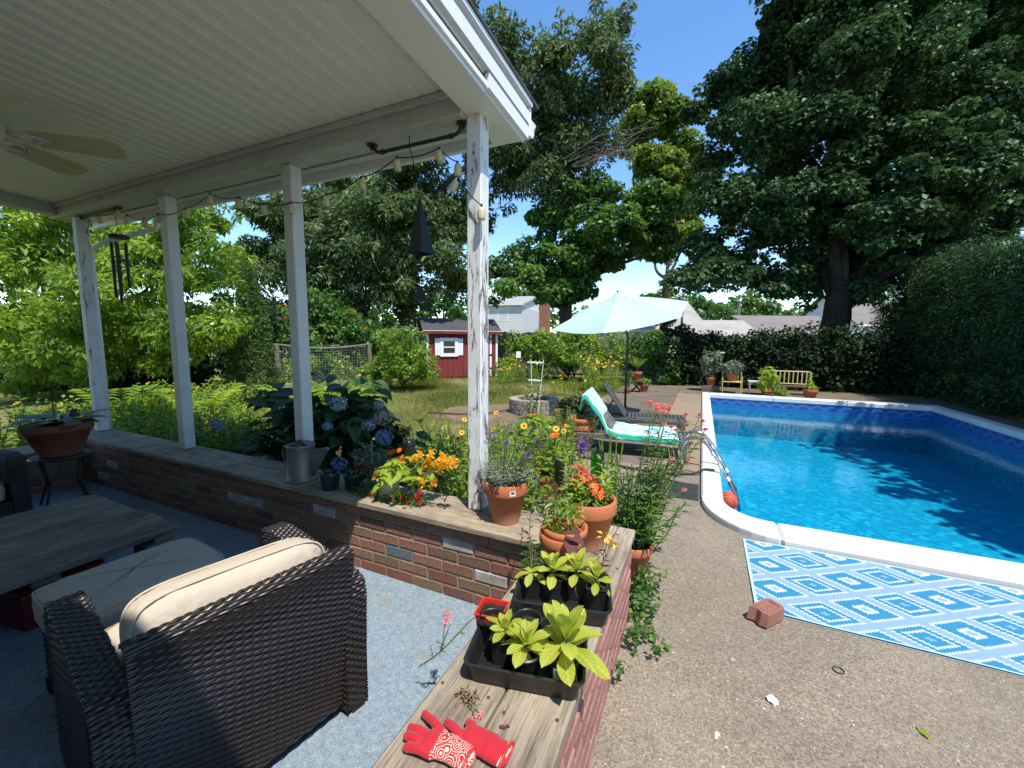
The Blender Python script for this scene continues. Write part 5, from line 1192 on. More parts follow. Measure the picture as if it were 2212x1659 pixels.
MAT['yellowmetal'] = simple('yellow_painted_metal', (.55, .44, .15), (.45, .36, .13), 20, .5); MAT['whitemetal'] = simple('white_painted_iron', (.62, .61, .56), (.45, .42, .36), 30, .55); MAT['plankdark'] = wood('dark_plank', (.16, .09, .06), (.11, .06, .045), (.05, .03, .02), 0)
def bar(t, nm, pts, r, mat, seg=6): m = MB(); m.tube(pts, r, seg); return m.obj(nm, mat, t, world=True)
def bench():
    x0, x1, y = 1.85, 2.78, 13.48; t = thing('metal_bench', 'yellow metal bench with barred back against the dark hedge', 'bench', ((x0+x1)/2, y, 0)); Y = MAT['yellowmetal']
    bar(t, 'back_frame', [(x0, y+.2, .26), (x0, y+.22, .60), (x0+.03, y+.222, .625), (x1-.03, y+.222, .625), (x1, y+.22, .60), (x1, y+.2, .26)], .018, Y); bar(t, 'back_rail', [(x0, y+.2, .28), (x1, y+.2, .28)], .016, Y)
    for k in range(8): x = x0+.05+(k+.5)*(x1-x0-.1)/8; m = MB(); m.box((x-.014, y+.195, .28), (x+.014, y+.215, .62)); m.obj('back_bar', Y, t, world=True)
    for k in range(4): m = MB(); m.bbox((x0+.02, y-.25+k*.11, .225), (x1-.02, y-.16+k*.11, .25), .004); m.obj('seat_slat', MAT['plankdark'], t, world=True)
    for x in (x0+.02, x1-.02):
        for yy in (y-.24, y+.19): bar(t, 'leg', [(x, yy, 0), (x, yy, .25)], .016, Y)
bench()
def metal_chair():
    x0, x1, y = .58, 1.06, 13.05; t = thing('metal_chair', 'cream metal garden chair holding a terracotta pot', 'chair', ((x0+x1)/2, y, 0)); Y = MAT['yellowmetal']
    for x in (x0, x1):
        bar(t, 'leg', [(x, y-.2, 0), (x, y-.2, .33)], .013, Y); bar(t, 'leg', [(x, y+.2, 0), (x, y+.22, .60)], .013, Y); bar(t, 'armrest', [(x, y-.2, .33), (x, y-.18, .46), (x, y+.2, .48)], .011, Y)
    bar(t, 'back_rail', [(x0, y+.22, .60), (x1, y+.22, .60)], .013, Y)
    for k in range(5): x = x0+(k+1)*(x1-x0)/6; bar(t, 'back_bar', [(x, y+.205, .33), (x, y+.22, .60)], .009, Y)
    m = MB(); m.bbox((x0, y-.21, .315), (x1, y+.2, .338), .006); m.obj('seat', Y, t, world=True)
metal_chair()
def iron_table():
    x0, x1, y = 1.22, 1.86, 13.12; t = thing('iron_side_table', 'low white iron table between garden chair and bench', 'table', ((x0+x1)/2, y, 0)); W = MAT['whitemetal']
    m = MB(); m.bbox((x0, y-.18, .345), (x1, y+.18, .362), .004); m.obj('top', W, t, world=True); m = MB()
    for k in range(9):
        x = x0+.05+k*(x1-x0-.1)/8; a = np.linspace(0, 6.283, 13); m.tube(np.stack([x+.028*np.cos(a), np.full(13, y-.175), .305+.028*np.sin(a)], 1), .005, 5)
    m.obj('apron_scroll', W, t, world=True, kind='stuff')
    for x in (x0+.03, x1-.03):
        for yy in (y-.16, y+.16): bar(t, 'leg', [(x, yy, 0), (x+.02, yy, .15), (x, yy, .345)], .012, W)
iron_table()
# ---------------------------------------------------------------- plant builders
def fill(t, mat, c, R, n, L, W, name='foliage', **k): LV = Leaves(); clump(LV, np.array(c, float), R, n, L, W, **k); return LV.obj(name, FOL[mat], t)
def blade_fan(t, mat, c, n, L, W, spread=.6, name='foliage'):
    """arching straps"""
    LV = Leaves(); c = np.array(c, float)
    for k in range(n):
        a = rng.uniform(0, 6.283); h = np.array([math.cos(a), math.sin(a), 0]); e = rng.uniform(.15, 1)*spread; l = L*rng.uniform(.7, 1.15); S = 6; P = [c]
        for i in range(S): d = unit(np.array([h[0]*e*(i+1)/S*1.5, h[1]*e*(i+1)/S*1.5, 1-.25*e*(i+1)/S*2.2])); P.append(P[-1]+d*l/S)
        P = np.array(P); side = np.cross(h, (0, 0, 1)); N = np.cross(side, np.diff(P, axis=0)); LV.add(P[:-1], np.diff(P, axis=0), -N, np.linalg.norm(np.diff(P, axis=0), axis=1)*1.5, W*np.linspace(1, .35, S), rng.random())
    return LV.obj(name, FOL[mat], t)
def stem_leaves(LV, P, n, L, W, ang=.9, tone=None, start=.1):
    P = np.array(P, float); seg = np.r_[0, np.cumsum(np.linalg.norm(np.diff(P, axis=0), axis=1))]; seg /= seg[-1]
    s = np.linspace(start, .97, n); B0 = np.stack([np.interp(s, seg, P[:, i]) for i in range(3)], 1); T = unit(np.stack([np.interp(s, seg, np.gradient(P[:, i])) for i in range(3)], 1))
    a = np.arange(n)*2.4+rng.uniform(0, 6); H = np.stack([np.cos(a), np.sin(a), np.zeros(n)], 1); D = unit(T*(1-ang*.6)+H*ang+rng.normal(0, .12, (n, 3))); N = unit(T+rng.normal(0, .15, (n, 3))); l = L*rng.uniform(.7, 1.2, n)*np.linspace(1, .6, n); LV.add(B0, D, N, l, l*W/L, tone, shape=.4)
def daisy(LV, c, r, nrm=(0, 0, 1), n=11, tone=None):
    nrm = unit(np.array(nrm, float)); e1 = unit(np.cross(nrm, (.3, .9, .1))); e2 = np.cross(nrm, e1); a = np.arange(n)*6.283/n; D = np.cos(a)[:, None]*e1+np.sin(a)[:, None]*e2; LV.add(np.repeat([c], n, 0)+D*r*.12, D+nrm*.15, np.repeat([nrm], n, 0), r*.92, r*.42, tone, fold=.08, shape=.6)
MAT['cone'] = simple('flower_centre', (.10, .05, .01), (.2, .1, .01), 60, .9); MAT['stemg'] = simple('green_stem', (.06, .10, .025), (.09, .12, .03), 20, .7); MAT['stemr'] = simple('reddish_stem', (.12, .07, .045), rough=.7)
TG = 'terracotta pots beside the pool'
far_pots = [((-1.62, 11.95, .33), .14, .25, 'terracotta pot of spiky lily leaves on a plank stand', 'lily'), ((-1.42, 12.05, .0), .13, .24, 'terracotta pot half hidden under the lily pot', 'low'), ((-1.80, 11.52, 0), .10, .13, 'small terracotta pot of stalky plant by the deck edge', 'stalk'), ((.29, 13.22, .16), .14, .25, 'terracotta pot of tall pale leaves on a concrete block', 'tallpale'), ((.81, 13.02, .34), .17, .25, 'wide terracotta pot of grey green leaves on the cream chair', 'greyleaf'), ((1.63, 12.72, 0), .12, .17, 'small terracotta pot of yellow croton in front of the bench', 'croton'), ((2.60, 12.76, 0), .17, .24, 'wide terracotta pot with one leafy stem right of the bench', 'stem1')]
for loc, r, h, lab, kd in far_pots:
    t = potted('potted_plant', lab, 'potted plant', loc, r, h, MAT['terra2'], TG, seg=20); x, y, z = loc
    if kd == 'lily': blade_fan(t, 'lemon', (x, y, z+h), 60, .42, .03, 1.)
    elif kd == 'low': fill(t, 'bright', (x, y, z+h+.05), (.13, .13, .1), 120, .1, .05)
    elif kd == 'stalk': fill(t, 'green', (x, y, z+h+.28), (.14, .14, .22), 160, .10, .03)
    elif kd == 'tallpale':
        LV = Leaves()
        for k in range(26): clump(LV, np.array([x, y, z+h+.45])+sph(1)[0]*np.array([.26, .26, .42])*rng.uniform(.3, 1), .10, 34, .09, .07, upn=.7, tone=rng.uniform(.2, .9))
        LV.obj('foliage', FOL['grey'], t)
    elif kd == 'greyleaf': fill(t, 'grey', (x, y, z+h+.14), (.24, .22, .18), 330, .10, .07)
    elif kd == 'croton':
        LV = Leaves()
        for k in range(14): clump(LV, np.array([x, y, z+h+.30])+sph(1)[0]*np.array([.14, .14, .26]), .08, 16, .15, .09, tone=rng.uniform(.6, 1))
        LV.obj('foliage', FOL['lemon'], t)
    else:
        LV = Leaves(); P = wob((x, y, z+h), (x-.03, y, z+h+.45), 8, .05); stem_leaves(LV, P, 22, .12, .08, tone=.8); clump(LV, np.array([x, y, z+h+.06]), (.13, .13, .07), 60, .09, .05); LV.obj('foliage', FOL['bright'], t)
t = thing('concrete_block', 'grey concrete block under the tall pale potted plant', 'block', (.29, 13.22, 0)); m = MB(); m.bbox((-.24, -.13, 0), (.24, .13, .158), .012); m.obj('body', MAT['slab'], t); m = MB(); m.bbox((-.18, -.09, .1585), (.18, .09, .160), .001); m.obj('top_face', MAT['slab'], t)
t = thing('plank_stand', 'dark red plank stand under the lily pot', 'stand', (-1.62, 11.95, 0)); m = MB(); m.bbox((-.2, -.15, .30), (.2, .15, .328), .004); m.obj('top', MAT['plankdark'], t)
for s in (-1, 1): m = MB(); m.tube([(s*.15, 0, 0), (-s*.13, 0, .298)], .025, 4); m.obj('leg', MAT['plankdark'], t)
fill(thing('low_fern', 'low bright green fern tuft below the bench', 'fern', (1.98, 12.95, 0)), 'bright', (1.98, 12.95, .12), (.16, .12, .12), 240, .12, .025)
# pots left of the loungers
t = potted('potted_plant', 'double rimmed terracotta pot beside the towel lounger', 'potted plant', (-1.44, 5.42, 0), .185, .36, MAT['terra'], TG, rim=.09, taper=.75); m = MB(); m.lathe([(.165, .355), (.192, .358), (.195, .40), (.192, .43), (.178, .43), (.172, .36)], 30, caps=False); m.obj('upper_rim', MAT['terra'], t, smooth=True); LV = Leaves(); clump(LV, np.array([-1.40, 5.42, .44]), (.10, .10, .06), 30, .12, .06, tone=.4); LV.obj('foliage', FOL['green'], t)
t = potted('potted_plant', 'dark pot of purple black foliage left of the loungers', 'potted plant', (-1.72, 6.05, 0), .155, .30, MAT['terra2'], TG); fill(t, 'dark', (-1.72, 6.05, .42), (.22, .22, .20), 420, .10, .05)
t = potted('potted_plant', 'terracotta bowl of dry soil behind the dark foliage pot', 'potted plant', (-2.12, 6.75, 0), .16, .26, MAT['terra2'], TG)
# ---------------------------------------------------------------- stone ring with cage, hose
MAT['stone'] = simple('concrete_ring_block', (.30, .26, .21), (.22, .19, .155), 10, .9, .5, 50, vary=.35)
def fire_ring():
    c = np.array([-3.06, 7.72, 0]); t = thing('stone_ring', 'round ring planter of grey retaining blocks on the lawn edge', 'planter', c); r0, r1 = .33, .50; n = 14
    for k in range(3):
        for i in range(n):
            a0 = (i+.5*(k % 2))*2*math.pi/n+.012; a1 = a0+2*math.pi/n-.024; m = MB(); m.prism([(r*math.cos(a), r*math.sin(a)) for r, a in ((r1, a0), (r1*1.01, (a0+a1)/2), (r1, a1), (r0, a1), (r0, a0))], k*.095+.002, (k+1)*.095-.003)
            m.obj('ring_block', MAT['stone'], t, bevel=.008)
    m = MB(); m.lathe([(.001, .235), (.325, .232)], 20, caps=False); m.obj('soil', MAT['soil'], t); LV = Leaves(); clump(LV, c+(0, 0, .28), (.26, .26, .05), 120, .10, .02); LV.obj('dry_stubble', FOL['dry'], t)
    cg = thing('plant_cage', 'white wire tomato cage standing in front of the stone ring', 'plant cage', (-2.78, 7.05, 0)); W = MAT['white']
    top = 1.05
    for z, r in ((.45, .10), (.72, .125), (top, .15)):
        a = np.linspace(0, 6.283, 22); m = MB(); m.tube(np.stack([r*np.cos(a), r*np.sin(a), np.full(22, z)], 1), .007, 5); m.obj('hoop', W, cg)
    for k in range(3): a = k*2.09+.4; m = MB(); m.tube([(.06*math.cos(a), .06*math.sin(a), 0), (.155*math.cos(a), .155*math.sin(a), top+.05)], .007, 5); m.obj('upright', W, cg)
    p = potted('potted_plant', 'small terracotta pot at the foot of the wire cage', 'potted plant', (-2.70, 6.75, 0), .13, .17, MAT['terra'], TG); LV = Leaves(); clump(LV, np.array([-2.70, 6.8, .45]), (.12, .12, .28), 70, .09, .04); LV.obj('foliage', FOL['green'], p)
fire_ring()
def curve_pts(pl, n=60):
    P = np.array(pl, float); s = np.linspace(0, len(P)-1, n); return np.stack([np.interp(s, range(len(P)), P[:, i]) for i in range(3)], 1)
def smooth_path(P, it=8):
    P = P.copy()
    for _ in range(it): P[1:-1] = (P[:-2]+2*P[1:-1]+P[2:])/4
    return P
m = MB(); m.tube(smooth_path(curve_pts([(-4.9, 6.6, .02), (-4.2, 6.7, .02), (-3.7, 7.1, .02), (-3.45, 7.5, .06)])), .014, 8); tag(m.obj('garden_hose', MAT['rubber'], smooth=True), 'black hose curling over dirt to the stone ring', 'hose')
m = MB(); m.tube(smooth_path(curve_pts([(-1.9, 5.0, .016), (-1.2, 4.95, .016), (-.7, 4.75, .016), (-.3, 4.72, .016), (.0, 4.85, .016), (.1, 4.9, .075), (.2, 4.9, .075)])), .013, 8); tag(m.obj('garden_hose', MAT['rubber'], smooth=True), 'dark hose crossing the deck below the towel lounger', 'hose')
# netted vegetable bed
def veg_bed():
    A, B_ = atD(597, 745, 10.2), atD(797, 745, 11.6); A[2] = B_[2] = 0; ux = unit((B_-A)); uy = np.cross((0, 0, 1), ux); w = np.linalg.norm(B_-A); dp = 1.3; M = frame(A, ux[:2]); t = thing('vegetable_bed', 'grey timber framed vegetable bed covered with bird netting', 'garden bed', (A+B_)/2)
    for x in (0, w):
        for y in (0, dp): part(t, 'post', MAT['oldwoodz'], lambda m: m.bbox((x-.05, y-.05, 0), (x+.05, y+.05, 1.30), .006), M)
    for a, b in (((0, 0), (w, 0)), ((0, dp), (w, dp)), ((0, 0), (0, dp)), ((w, 0), (w, dp))):
        P = np.array([(a[0]+(b[0]-a[0])*s, a[1]+(b[1]-a[1])*s, 1.29-.10*math.sin(s*math.pi)) for s in np.linspace(0, 1, 9)]); m = MB(); m.tube(xf(P, M), .022, 5); m.obj('top_rail', MAT['oldwood'], t, world=True)
    for y in (0, dp): part(t, 'side_board', MAT['oldwood'], lambda m: m.bbox((-.08, y-.02, .05), (w+.08, y+.02, .30), .006), M)
    m = MB()
    for k in range(int(w/.07)): x = k*.07; m.tube(xf(np.array([(x, -.0, .3), (x, 0, 1.29-.10*math.sin(x/w*math.pi))]), M), .0022, 3)
    for k in range(14): z = .3+k*.07; m.tube(xf(np.array([(0, 0, z), (w/2, 0, z-.004*k), (w, 0, z)]), M), .0022, 3)
    m.obj('netting', MAT['greymetal'], t, world=True, kind='stuff'); LV = Leaves()
    for k in range(40): clump(LV, xf(np.array([[rng.uniform(.2, w-.2), rng.uniform(.2, dp-.2), rng.uniform(.35, .85)]]), M)[0], .16, 34, .11, .07, upn=.7)
    LV.obj('vegetables', FOL['bright'], t)
veg_bed()
# ================================================================ GROUND COVER, FERNS, BEDS
def grass():
    LV = Leaves(); n = 90000; d = rng.uniform(0, 1, n)**.75
    X = rng.uniform(-9.5, -1.2, n); Y_ = 3.6+d*11.5; keep = ~((X > -2.25) & (Y_ > 5.0)) & ~((((X+3.4)/1.4)**2+((Y_-7.3)/1.15)**2) < 1) & ~((X > -2.) & (Y_ < 5.1)); X, Y_ = X[keep], Y_[keep]; n = len(X)
    patch = np.sin(X*2.1+np.sin(Y_*1.7)*1.3)+np.sin(Y_*1.3+X*.7); keep = rng.random(n) < np.clip(.62+.28*patch, .12, 1); X, Y_, patch = X[keep], Y_[keep], patch[keep]; n = len(X)
    P = np.stack([X, Y_, np.full(n, -.012)], 1); D = unit(rng.normal(0, .45, (n, 3))+np.array([0, 0, 1.])); N = unit(rng.normal(size=(n, 3))); LV.add(P, D, N, rng.uniform(.05, .11, n), .010, np.clip(.5-.3*patch+rng.normal(0, .2, n), 0, 1), fold=0)
    o = LV.obj('lawn_grass', foliage('grass_blade', (.085, .13, .02), (.19, .20, .045), (.38, .31, .14), trans=.35, rough=.6, spec=.2)); tag(o, 'patchy half dry lawn grass between the beds', 'grass')
grass()
def perennial(label, c, R, h, mat, nst, L, W, flowers=0, fmat='yellow', fr=.035, cat='plant', group=None, name='perennial_clump', lean=.12):
    t = thing(name, label, cat, (c[0], c[1], 0), 0, group); LV = Leaves(); m = MB(); FL = Leaves(); cn = MB()
    for k in range(nst):
        a, r = rng.uniform(0, 6.283), R*rng.random()**.5; b = np.array([c[0]+r*math.cos(a), c[1]+r*math.sin(a), 0]); tp = b+np.array([rng.normal(0, lean), rng.normal(0, lean), h*rng.uniform(.7, 1.1)]); P = wob(b, tp, 6, .06); m.tube(P, .004, 3, False); stem_leaves(LV, P, int(12*h/.45), L, W, tone=rng.uniform(.2, .9))
        if k < flowers:
            tp2 = tp+(0, 0, rng.uniform(.02, .10)); m.tube([tp, tp2], .0025, 3, False); daisy(FL, tp2, fr, (rng.normal(0, .4), -.6+rng.normal(0, .3), .8)); cn.ball(tp2+(0, 0, .004), fr*.3, 6, 4)
    m.obj('stem', MAT['stemg'], t, world=True, kind='stuff'); LV.obj('foliage', FOL[mat], t)
    if flowers: FL.obj('petals', FOL[fmat], t); cn.obj('flower_centre', MAT['cone'], t, world=True, kind='stuff')
    return t
PG = 'leafy perennials in the beds'
for lab, c, R, h, mt, ns, L, W, fl in [
 ('leafy clump of yellow daisies right behind the sunny wall top', (-1.95, 3.0), .5, .62, 'bright', 90, .11, .04, 6), ('yellow daisies flowering at the lawn edge left of the corner post', (-2.3, 3.9), .6, .50, 'bright', 80, .10, .035, 8), ('low leafy greens between hydrangea and daisies', (-2.75, 3.35), .45, .40, 'bright', 70, .09, .03, 4),
 ('yellow daisies showing just right of the corner post', (-1.75, 4.1), .45, .52, 'bright', 70, .10, .035, 8), ('broad leaved green clump behind the lavender pot', (-1.32, 2.72), .30, .62, 'bright', 46, .13, .07, 0), ('tall green seedlings between lavender and zinnia pots', (-1.55, 3.45), .35, .62, 'bright', 60, .11, .04, 3),
 ('bright feathery leaves right behind the terracotta bowls', (-1.42, 4.5), .32, .66, 'lemon', 60, .09, .012, 0), ('black eyed susans blooming beside the umbrella pole', (-2.55, 11.6), .55, .85, 'bright', 70, .10, .03, 34), ('yellow flowers in front of the pale green shrub', (-5.9, 13.6), .8, .6, 'bright', 80, .10, .035, 22), ('yellow flowers at the foot of the shed corner', (-6.2, 12.6), .7, .45, 'bright', 60, .10, .035, 18), ('tall yellow daisies on the lawn left of the umbrella', (-3.3, 10.6), .6, .45, 'lemon', 40, .09, .03, 6),
 ('sunlit leafy perennials behind the far left post', (-6.1, 3.1), .8, .55, 'lemon', 110, .12, .06, 4), ('sunlit leafy perennials between the two left posts', (-4.9, 2.9), .65, .58, 'lemon', 110, .12, .06, 5), ('leafy perennials left of the big planter', (-7.4, 2.6), .9, .60, 'lemon', 120, .13, .065, 5), ('bright yellow flowered clump at the far left edge', (-7.9, 4.0), .9, .65, 'lemon', 110, .13, .065, 6), ('green clump below the pointed arborvitae', (-6.3, 5.4), .9, .6, 'bright', 110, .13, .065, 4), ('leafy clump left of the vegetable bed', (-7.6, 6.9), .8, .6, 'bright', 110, .11, .045, 2)]:
    perennial(lab, c, R, h, mt, ns, L, W, fl, group=PG)
def fern(label, c, n, L, mat):
    t = thing('fern', label, 'fern', (c[0], c[1], 0), 0, 'ferns under the left tree')
    for k in range(n):
        LV = Leaves(); a = k*6.283/n+rng.uniform(-.3, .3); h = np.array([math.cos(a), math.sin(a), 0]); s = np.linspace(0, 1, 16); l = L*rng.uniform(.8, 1.15); P = np.array([c[0], c[1], 0])+h*(s*l*.75)[:, None]+np.array([0, 0, 1])*(l*.75*np.sin(s*1.9))[:, None]; T = unit(np.gradient(P, axis=0)); S = np.cross(T, np.cross(h, (0, 0, 1))); sd = np.cross(h, (0, 0, 1.)); wl = l*.26*np.sin(np.clip(s*1.05+.02, 0, 1)*math.pi)**.7+.01
        for sg in (-1, 1): LV.add(P[1:], sd*sg+T[1:]*.45, np.repeat([[0, 0, 1.]], 15, 0)-T[1:]*.3, wl[1:], l*.05, rng.uniform(.3, 1), fold=.05)
        LV.obj('frond', FOL[mat], t, kind=None)
for lab, c, n, L, mt in [('bright fern behind the planter at the far left', (-6.9, 3.6), 11, .85, 'lemon'), ('fern left of the planter at the frame edge', (-7.9, 3.1), 11, .8, 'lemon'), ('fern in half shade between the left posts', (-5.9, 4.6), 11, .85, 'bright'), ('yellowing fern left of the hydrangea', (-5.2, 4.9), 10, .8, 'lemon')]: fern(lab, c, n, L, mt)
# ================================================================ PLANTS AND PROPS UP CLOSE
def big_leaf(name, L, W, mat, bend=.6, fold=.25, shape='ovate', wav=.0, n=9, rev=0.):
    s = np.linspace(0, 1, n); c = np.linspace(-1, 1, 5)
    w = {'ovate': np.sin(np.clip(s**.75, 0, 1)*math.pi)**.8*(1-.25*s), 'obovate': np.sin(s**1.55*math.pi)**.65+.10*(1-s), 'lance': np.sin(s**.9*math.pi)**.9}[shape]*W/2
    w[0] = W*.05; w[-1] = W*.015
    ang = bend*s; dx = np.cos(ang); dz = np.sin(-ang+rev); X = np.r_[0, np.cumsum(dx[:-1])]*L/(n-1); Z = np.r_[0, np.cumsum(dz[:-1])]*L/(n-1)
    P = np.zeros((n, 5, 3)); P[:, :, 0] = X[:, None]; P[:, :, 1] = w[:, None]*c; P[:, :, 2] = Z[:, None]+np.abs(c)*w[:, None]*fold+wav*np.sin(s*14)[:, None]*np.abs(c)
    o = MB().grid(P).obj(name, mat, deck, smooth=True); me = o.data; bpy.data.objects.remove(o); return me
def put_leaf(parent, me, p, az, pitch, roll=0, sc=1., name='leaf'):
    o = bpy.data.objects.new(name, me); col.objects.link(o); o.parent = parent; o.location = Vector(p)-Vector(parent.location) if True else p
    o.rotation_euler = (roll, -pitch, az); o.scale = (sc,)*3; return o
MAT['hyd'] = leafobj('hydrangea_leaf', (.022, .055, .014), (.045, .09, .022)); MAT['nic'] = leafobj('tobacco_leaf', (.27, .33, .03), (.42, .44, .07), trans=.42, rough=.5); MAT['nicd'] = leafobj('drying_leaf', (.36, .24, .09), (.45, .34, .16), rough=.8, trans=.2); MAT['celleaf'] = leafobj('celosia_leaf', (.15, .24, .02), (.30, .36, .04), trans=.42); MAT['grn'] = leafobj('garden_leaf', (.05, .10, .02), (.11, .17, .035), trans=.35); MAT['succ'] = leafobj('grey_succulent', (.075, .10, .08), (.13, .16, .125), trans=.05)
# ---------------------------------------------------------------- hydrangea
def hydrangea():
    c = np.array([-3.35, 2.92, 0]); t = thing('hydrangea', 'big dark hydrangea bush with blue heads behind the watering can', 'shrub', c)
    ms = [big_leaf('leaf', .21, .135, MAT['hyd'], b, f) for b, f in ((.5, .2), (.9, .25), (.3, .15), (1.1, .3), (.7, .1))]
    LV = Leaves(); st = MB()
    R3 = np.array([1.02, .62, .95])
    for k in range(300):
        d = sph(1, .25)[0]; d[1] -= .25 if rng.random() < .6 else 0; d = d/np.linalg.norm(d); p = c+np.array([0, 0, .22])+d*R3*rng.uniform(.72, 1.03)
        if p[2] < .12 or p[1] < 2.28: p[2] = max(p[2], .30+.2*rng.random()); p[1] = max(p[1], 2.30+.05*rng.random())
        az = math.atan2(d[1], d[0])+rng.normal(0, .6); put_leaf(t, ms[k % 5], p, az, rng.normal(.05, .35), rng.normal(0, .3), rng.uniform(.7, 1.15))
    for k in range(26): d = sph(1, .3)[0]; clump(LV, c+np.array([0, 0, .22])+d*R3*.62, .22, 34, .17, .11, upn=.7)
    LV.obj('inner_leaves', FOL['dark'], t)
    limbs(st, c, [c+np.array([0, 0, .2])+sph(1, .6)[0]*R3*.8 for _ in range(16)], .012, .005); st.obj('stem', MAT['stemg'], t, world=True, kind='stuff')
    for px, py, d, r, mt in [(731,872,2.95,.062,'palebl'),(819,874,3.2,.04,'palebl'),(830,944,2.85,.062,'blue'),(733,1001,2.62,.055,'blue'),(707,921,2.8,.036,'palebl'),(797,917,2.95,.05,'palebl'),(826,903,3.0,.06,'pale'),(547,996,2.98,.06,'pale'),(575,994,2.98,.055,'pale'),(592,1003,2.93,.045,'blue'),(468,917,3.35,.055,'blue'),(722,1031,2.6,.05,'palebl'),(690,815,3.0,.05,'pale')]:
        p = atD(px, py, d)
        if p[1] < 2.24: p = atY(px, py, 2.24)
        LV = Leaves(); clump(LV, p, (r, r, r*.8), 110, r*.42, r*.38, upn=.1, out=1., rnd_n=.25, droop=0, shell=.85); o = LV.obj('flower_head', FOL[mt], t)
hydrangea()
# ---------------------------------------------------------------- big planter at the left
def planter():
    c = np.array([-5.05, 1.53, .455]); t = thing('bowl_planter', 'wide shade-toned terracotta planter of grey succulents at the left post', 'potted plant', c); pot_mesh(t, .225, .28, MAT['terrashade'], rim=.06, taper=.58)
    ms = [big_leaf('leaf', .17, .09, MAT['succ'], b, .1, 'obovate') for b in (.2, .7)]
    for k in range(34): a, r = rng.uniform(0, 6.28), .17*rng.random()**.5; put_leaf(t, ms[k % 2], c+np.array([r*math.cos(a), r*math.sin(a), .27+.05*rng.random()]), a+rng.normal(0, .3), rng.uniform(-.1, .5), 0, rng.uniform(.7, 1.2))
    for k in range(4): put_leaf(t, ms[0], c+np.array([-.16, -.05+.03*k, .30]), math.pi+rng.normal(0, .3), .1, 0, 2.)
    m = MB(); m.tube(np.array([(-.05, 0, .33), (-.06, 0, .5), (-.02, 0, .55), (.0, 0, .52)]), .004, 5); m.obj('wire_hook', MAT['iron'], t); m = MB(); m.tube([(.17, .05, .24), (.17, .05, .40)], .004, 5); m.lathe([(.004, .34), (.045, .345), (.03, .37), (.02, .40), (.005, .41)], 12, (.17, .05, 0)); m.obj('solar_stake', MAT['iron'], t)
    s = thing('plant_stand', 'dark iron stand under the wide terracotta planter', 'plant stand', (c[0], c[1], 0)); m = MB(); m.lathe([(.19, .43), (.20, .44), (.19, .453)], 24); m.obj('tray', MAT['iron'], s)
    for k in range(4): a = k*1.571+.6; m = MB(); m.tube([(.18*math.cos(a), .18*math.sin(a), .43), (.13*math.cos(a), .13*math.sin(a), .2), (.2*math.cos(a), .2*math.sin(a), .004)], .010, 6); m.obj('leg', MAT['iron'], s)
planter()
# ---------------------------------------------------------------- wall top: lavender, celosia, petunias
def lavender():
    c = np.array([-.955, 2.005, CAPZ]); t = thing('potted_lavender', 'lavender in a terracotta pot with price sticker beside the post', 'potted plant', c, 0, TG); pot_mesh(t, .124, .235, MAT['terra'], rim=.066, taper=.60, seg=48)
    LV = Leaves(); S = MB(); FL = Leaves()
    for k in range(150):
        a, r = rng.uniform(0, 6.28), .085*rng.random()**.5; b = c+np.array([r*math.cos(a), r*math.sin(a), .20]); tp = b+np.array([math.cos(a)*rng.uniform(.02, .09), math.sin(a)*rng.uniform(.02, .09), rng.uniform(.07, .17)]); P = wob(b, tp, 5, .05); stem_leaves(LV, P, 14, .046, .010, 1., start=.05, tone=rng.uniform(.5, 1))
    for k in range(46):
        a, r = rng.uniform(0, 6.28), .07*rng.random()**.5; b = c+np.array([r*math.cos(a), r*math.sin(a), .24]); tp = b+np.array([math.cos(a)*rng.uniform(.03, .16)+.06, math.sin(a)*rng.uniform(.03, .10), rng.uniform(.16, .30)]); P = wob(b, tp, 6, .04); S.tube(P, .0016, 3, False)
        if k < 16: clump(FL, tp, (.007, .007, .018), 12, .014, .008)
    LV.obj('foliage', FOL['grey'], t); S.obj('stalk', MAT['stemg'], t, world=True, kind='stuff'); FL.obj('flower_spike', FOL['violet'], t)
    az = R_(-62); n = np.array([math.cos(az), math.sin(az), 0]); e = np.array([-n[1], n[0], 0])
    def patch(x0, x1, z0, z1, off, mat, nm, par):
        V = []
        for x in np.linspace(x0, x1, 5):
            a = az+x/.124
            for z in (z0, z1): V.append((c[0]+(.124+off)*math.cos(a), c[1]+(.124+off)*math.sin(a), c[2]+z))
        return mesh_obj(nm, V, [(2*i, 2*i+2, 2*i+3, 2*i+1) for i in range(4)], mat, par, world=True)
    patch(.015, .048, .185, .212, .0008, MAT['label'], 'price_sticker', t); patch(.022, .041, .196, .208, .0014, MAT['ink'], 'sticker_print', t)
lavender()
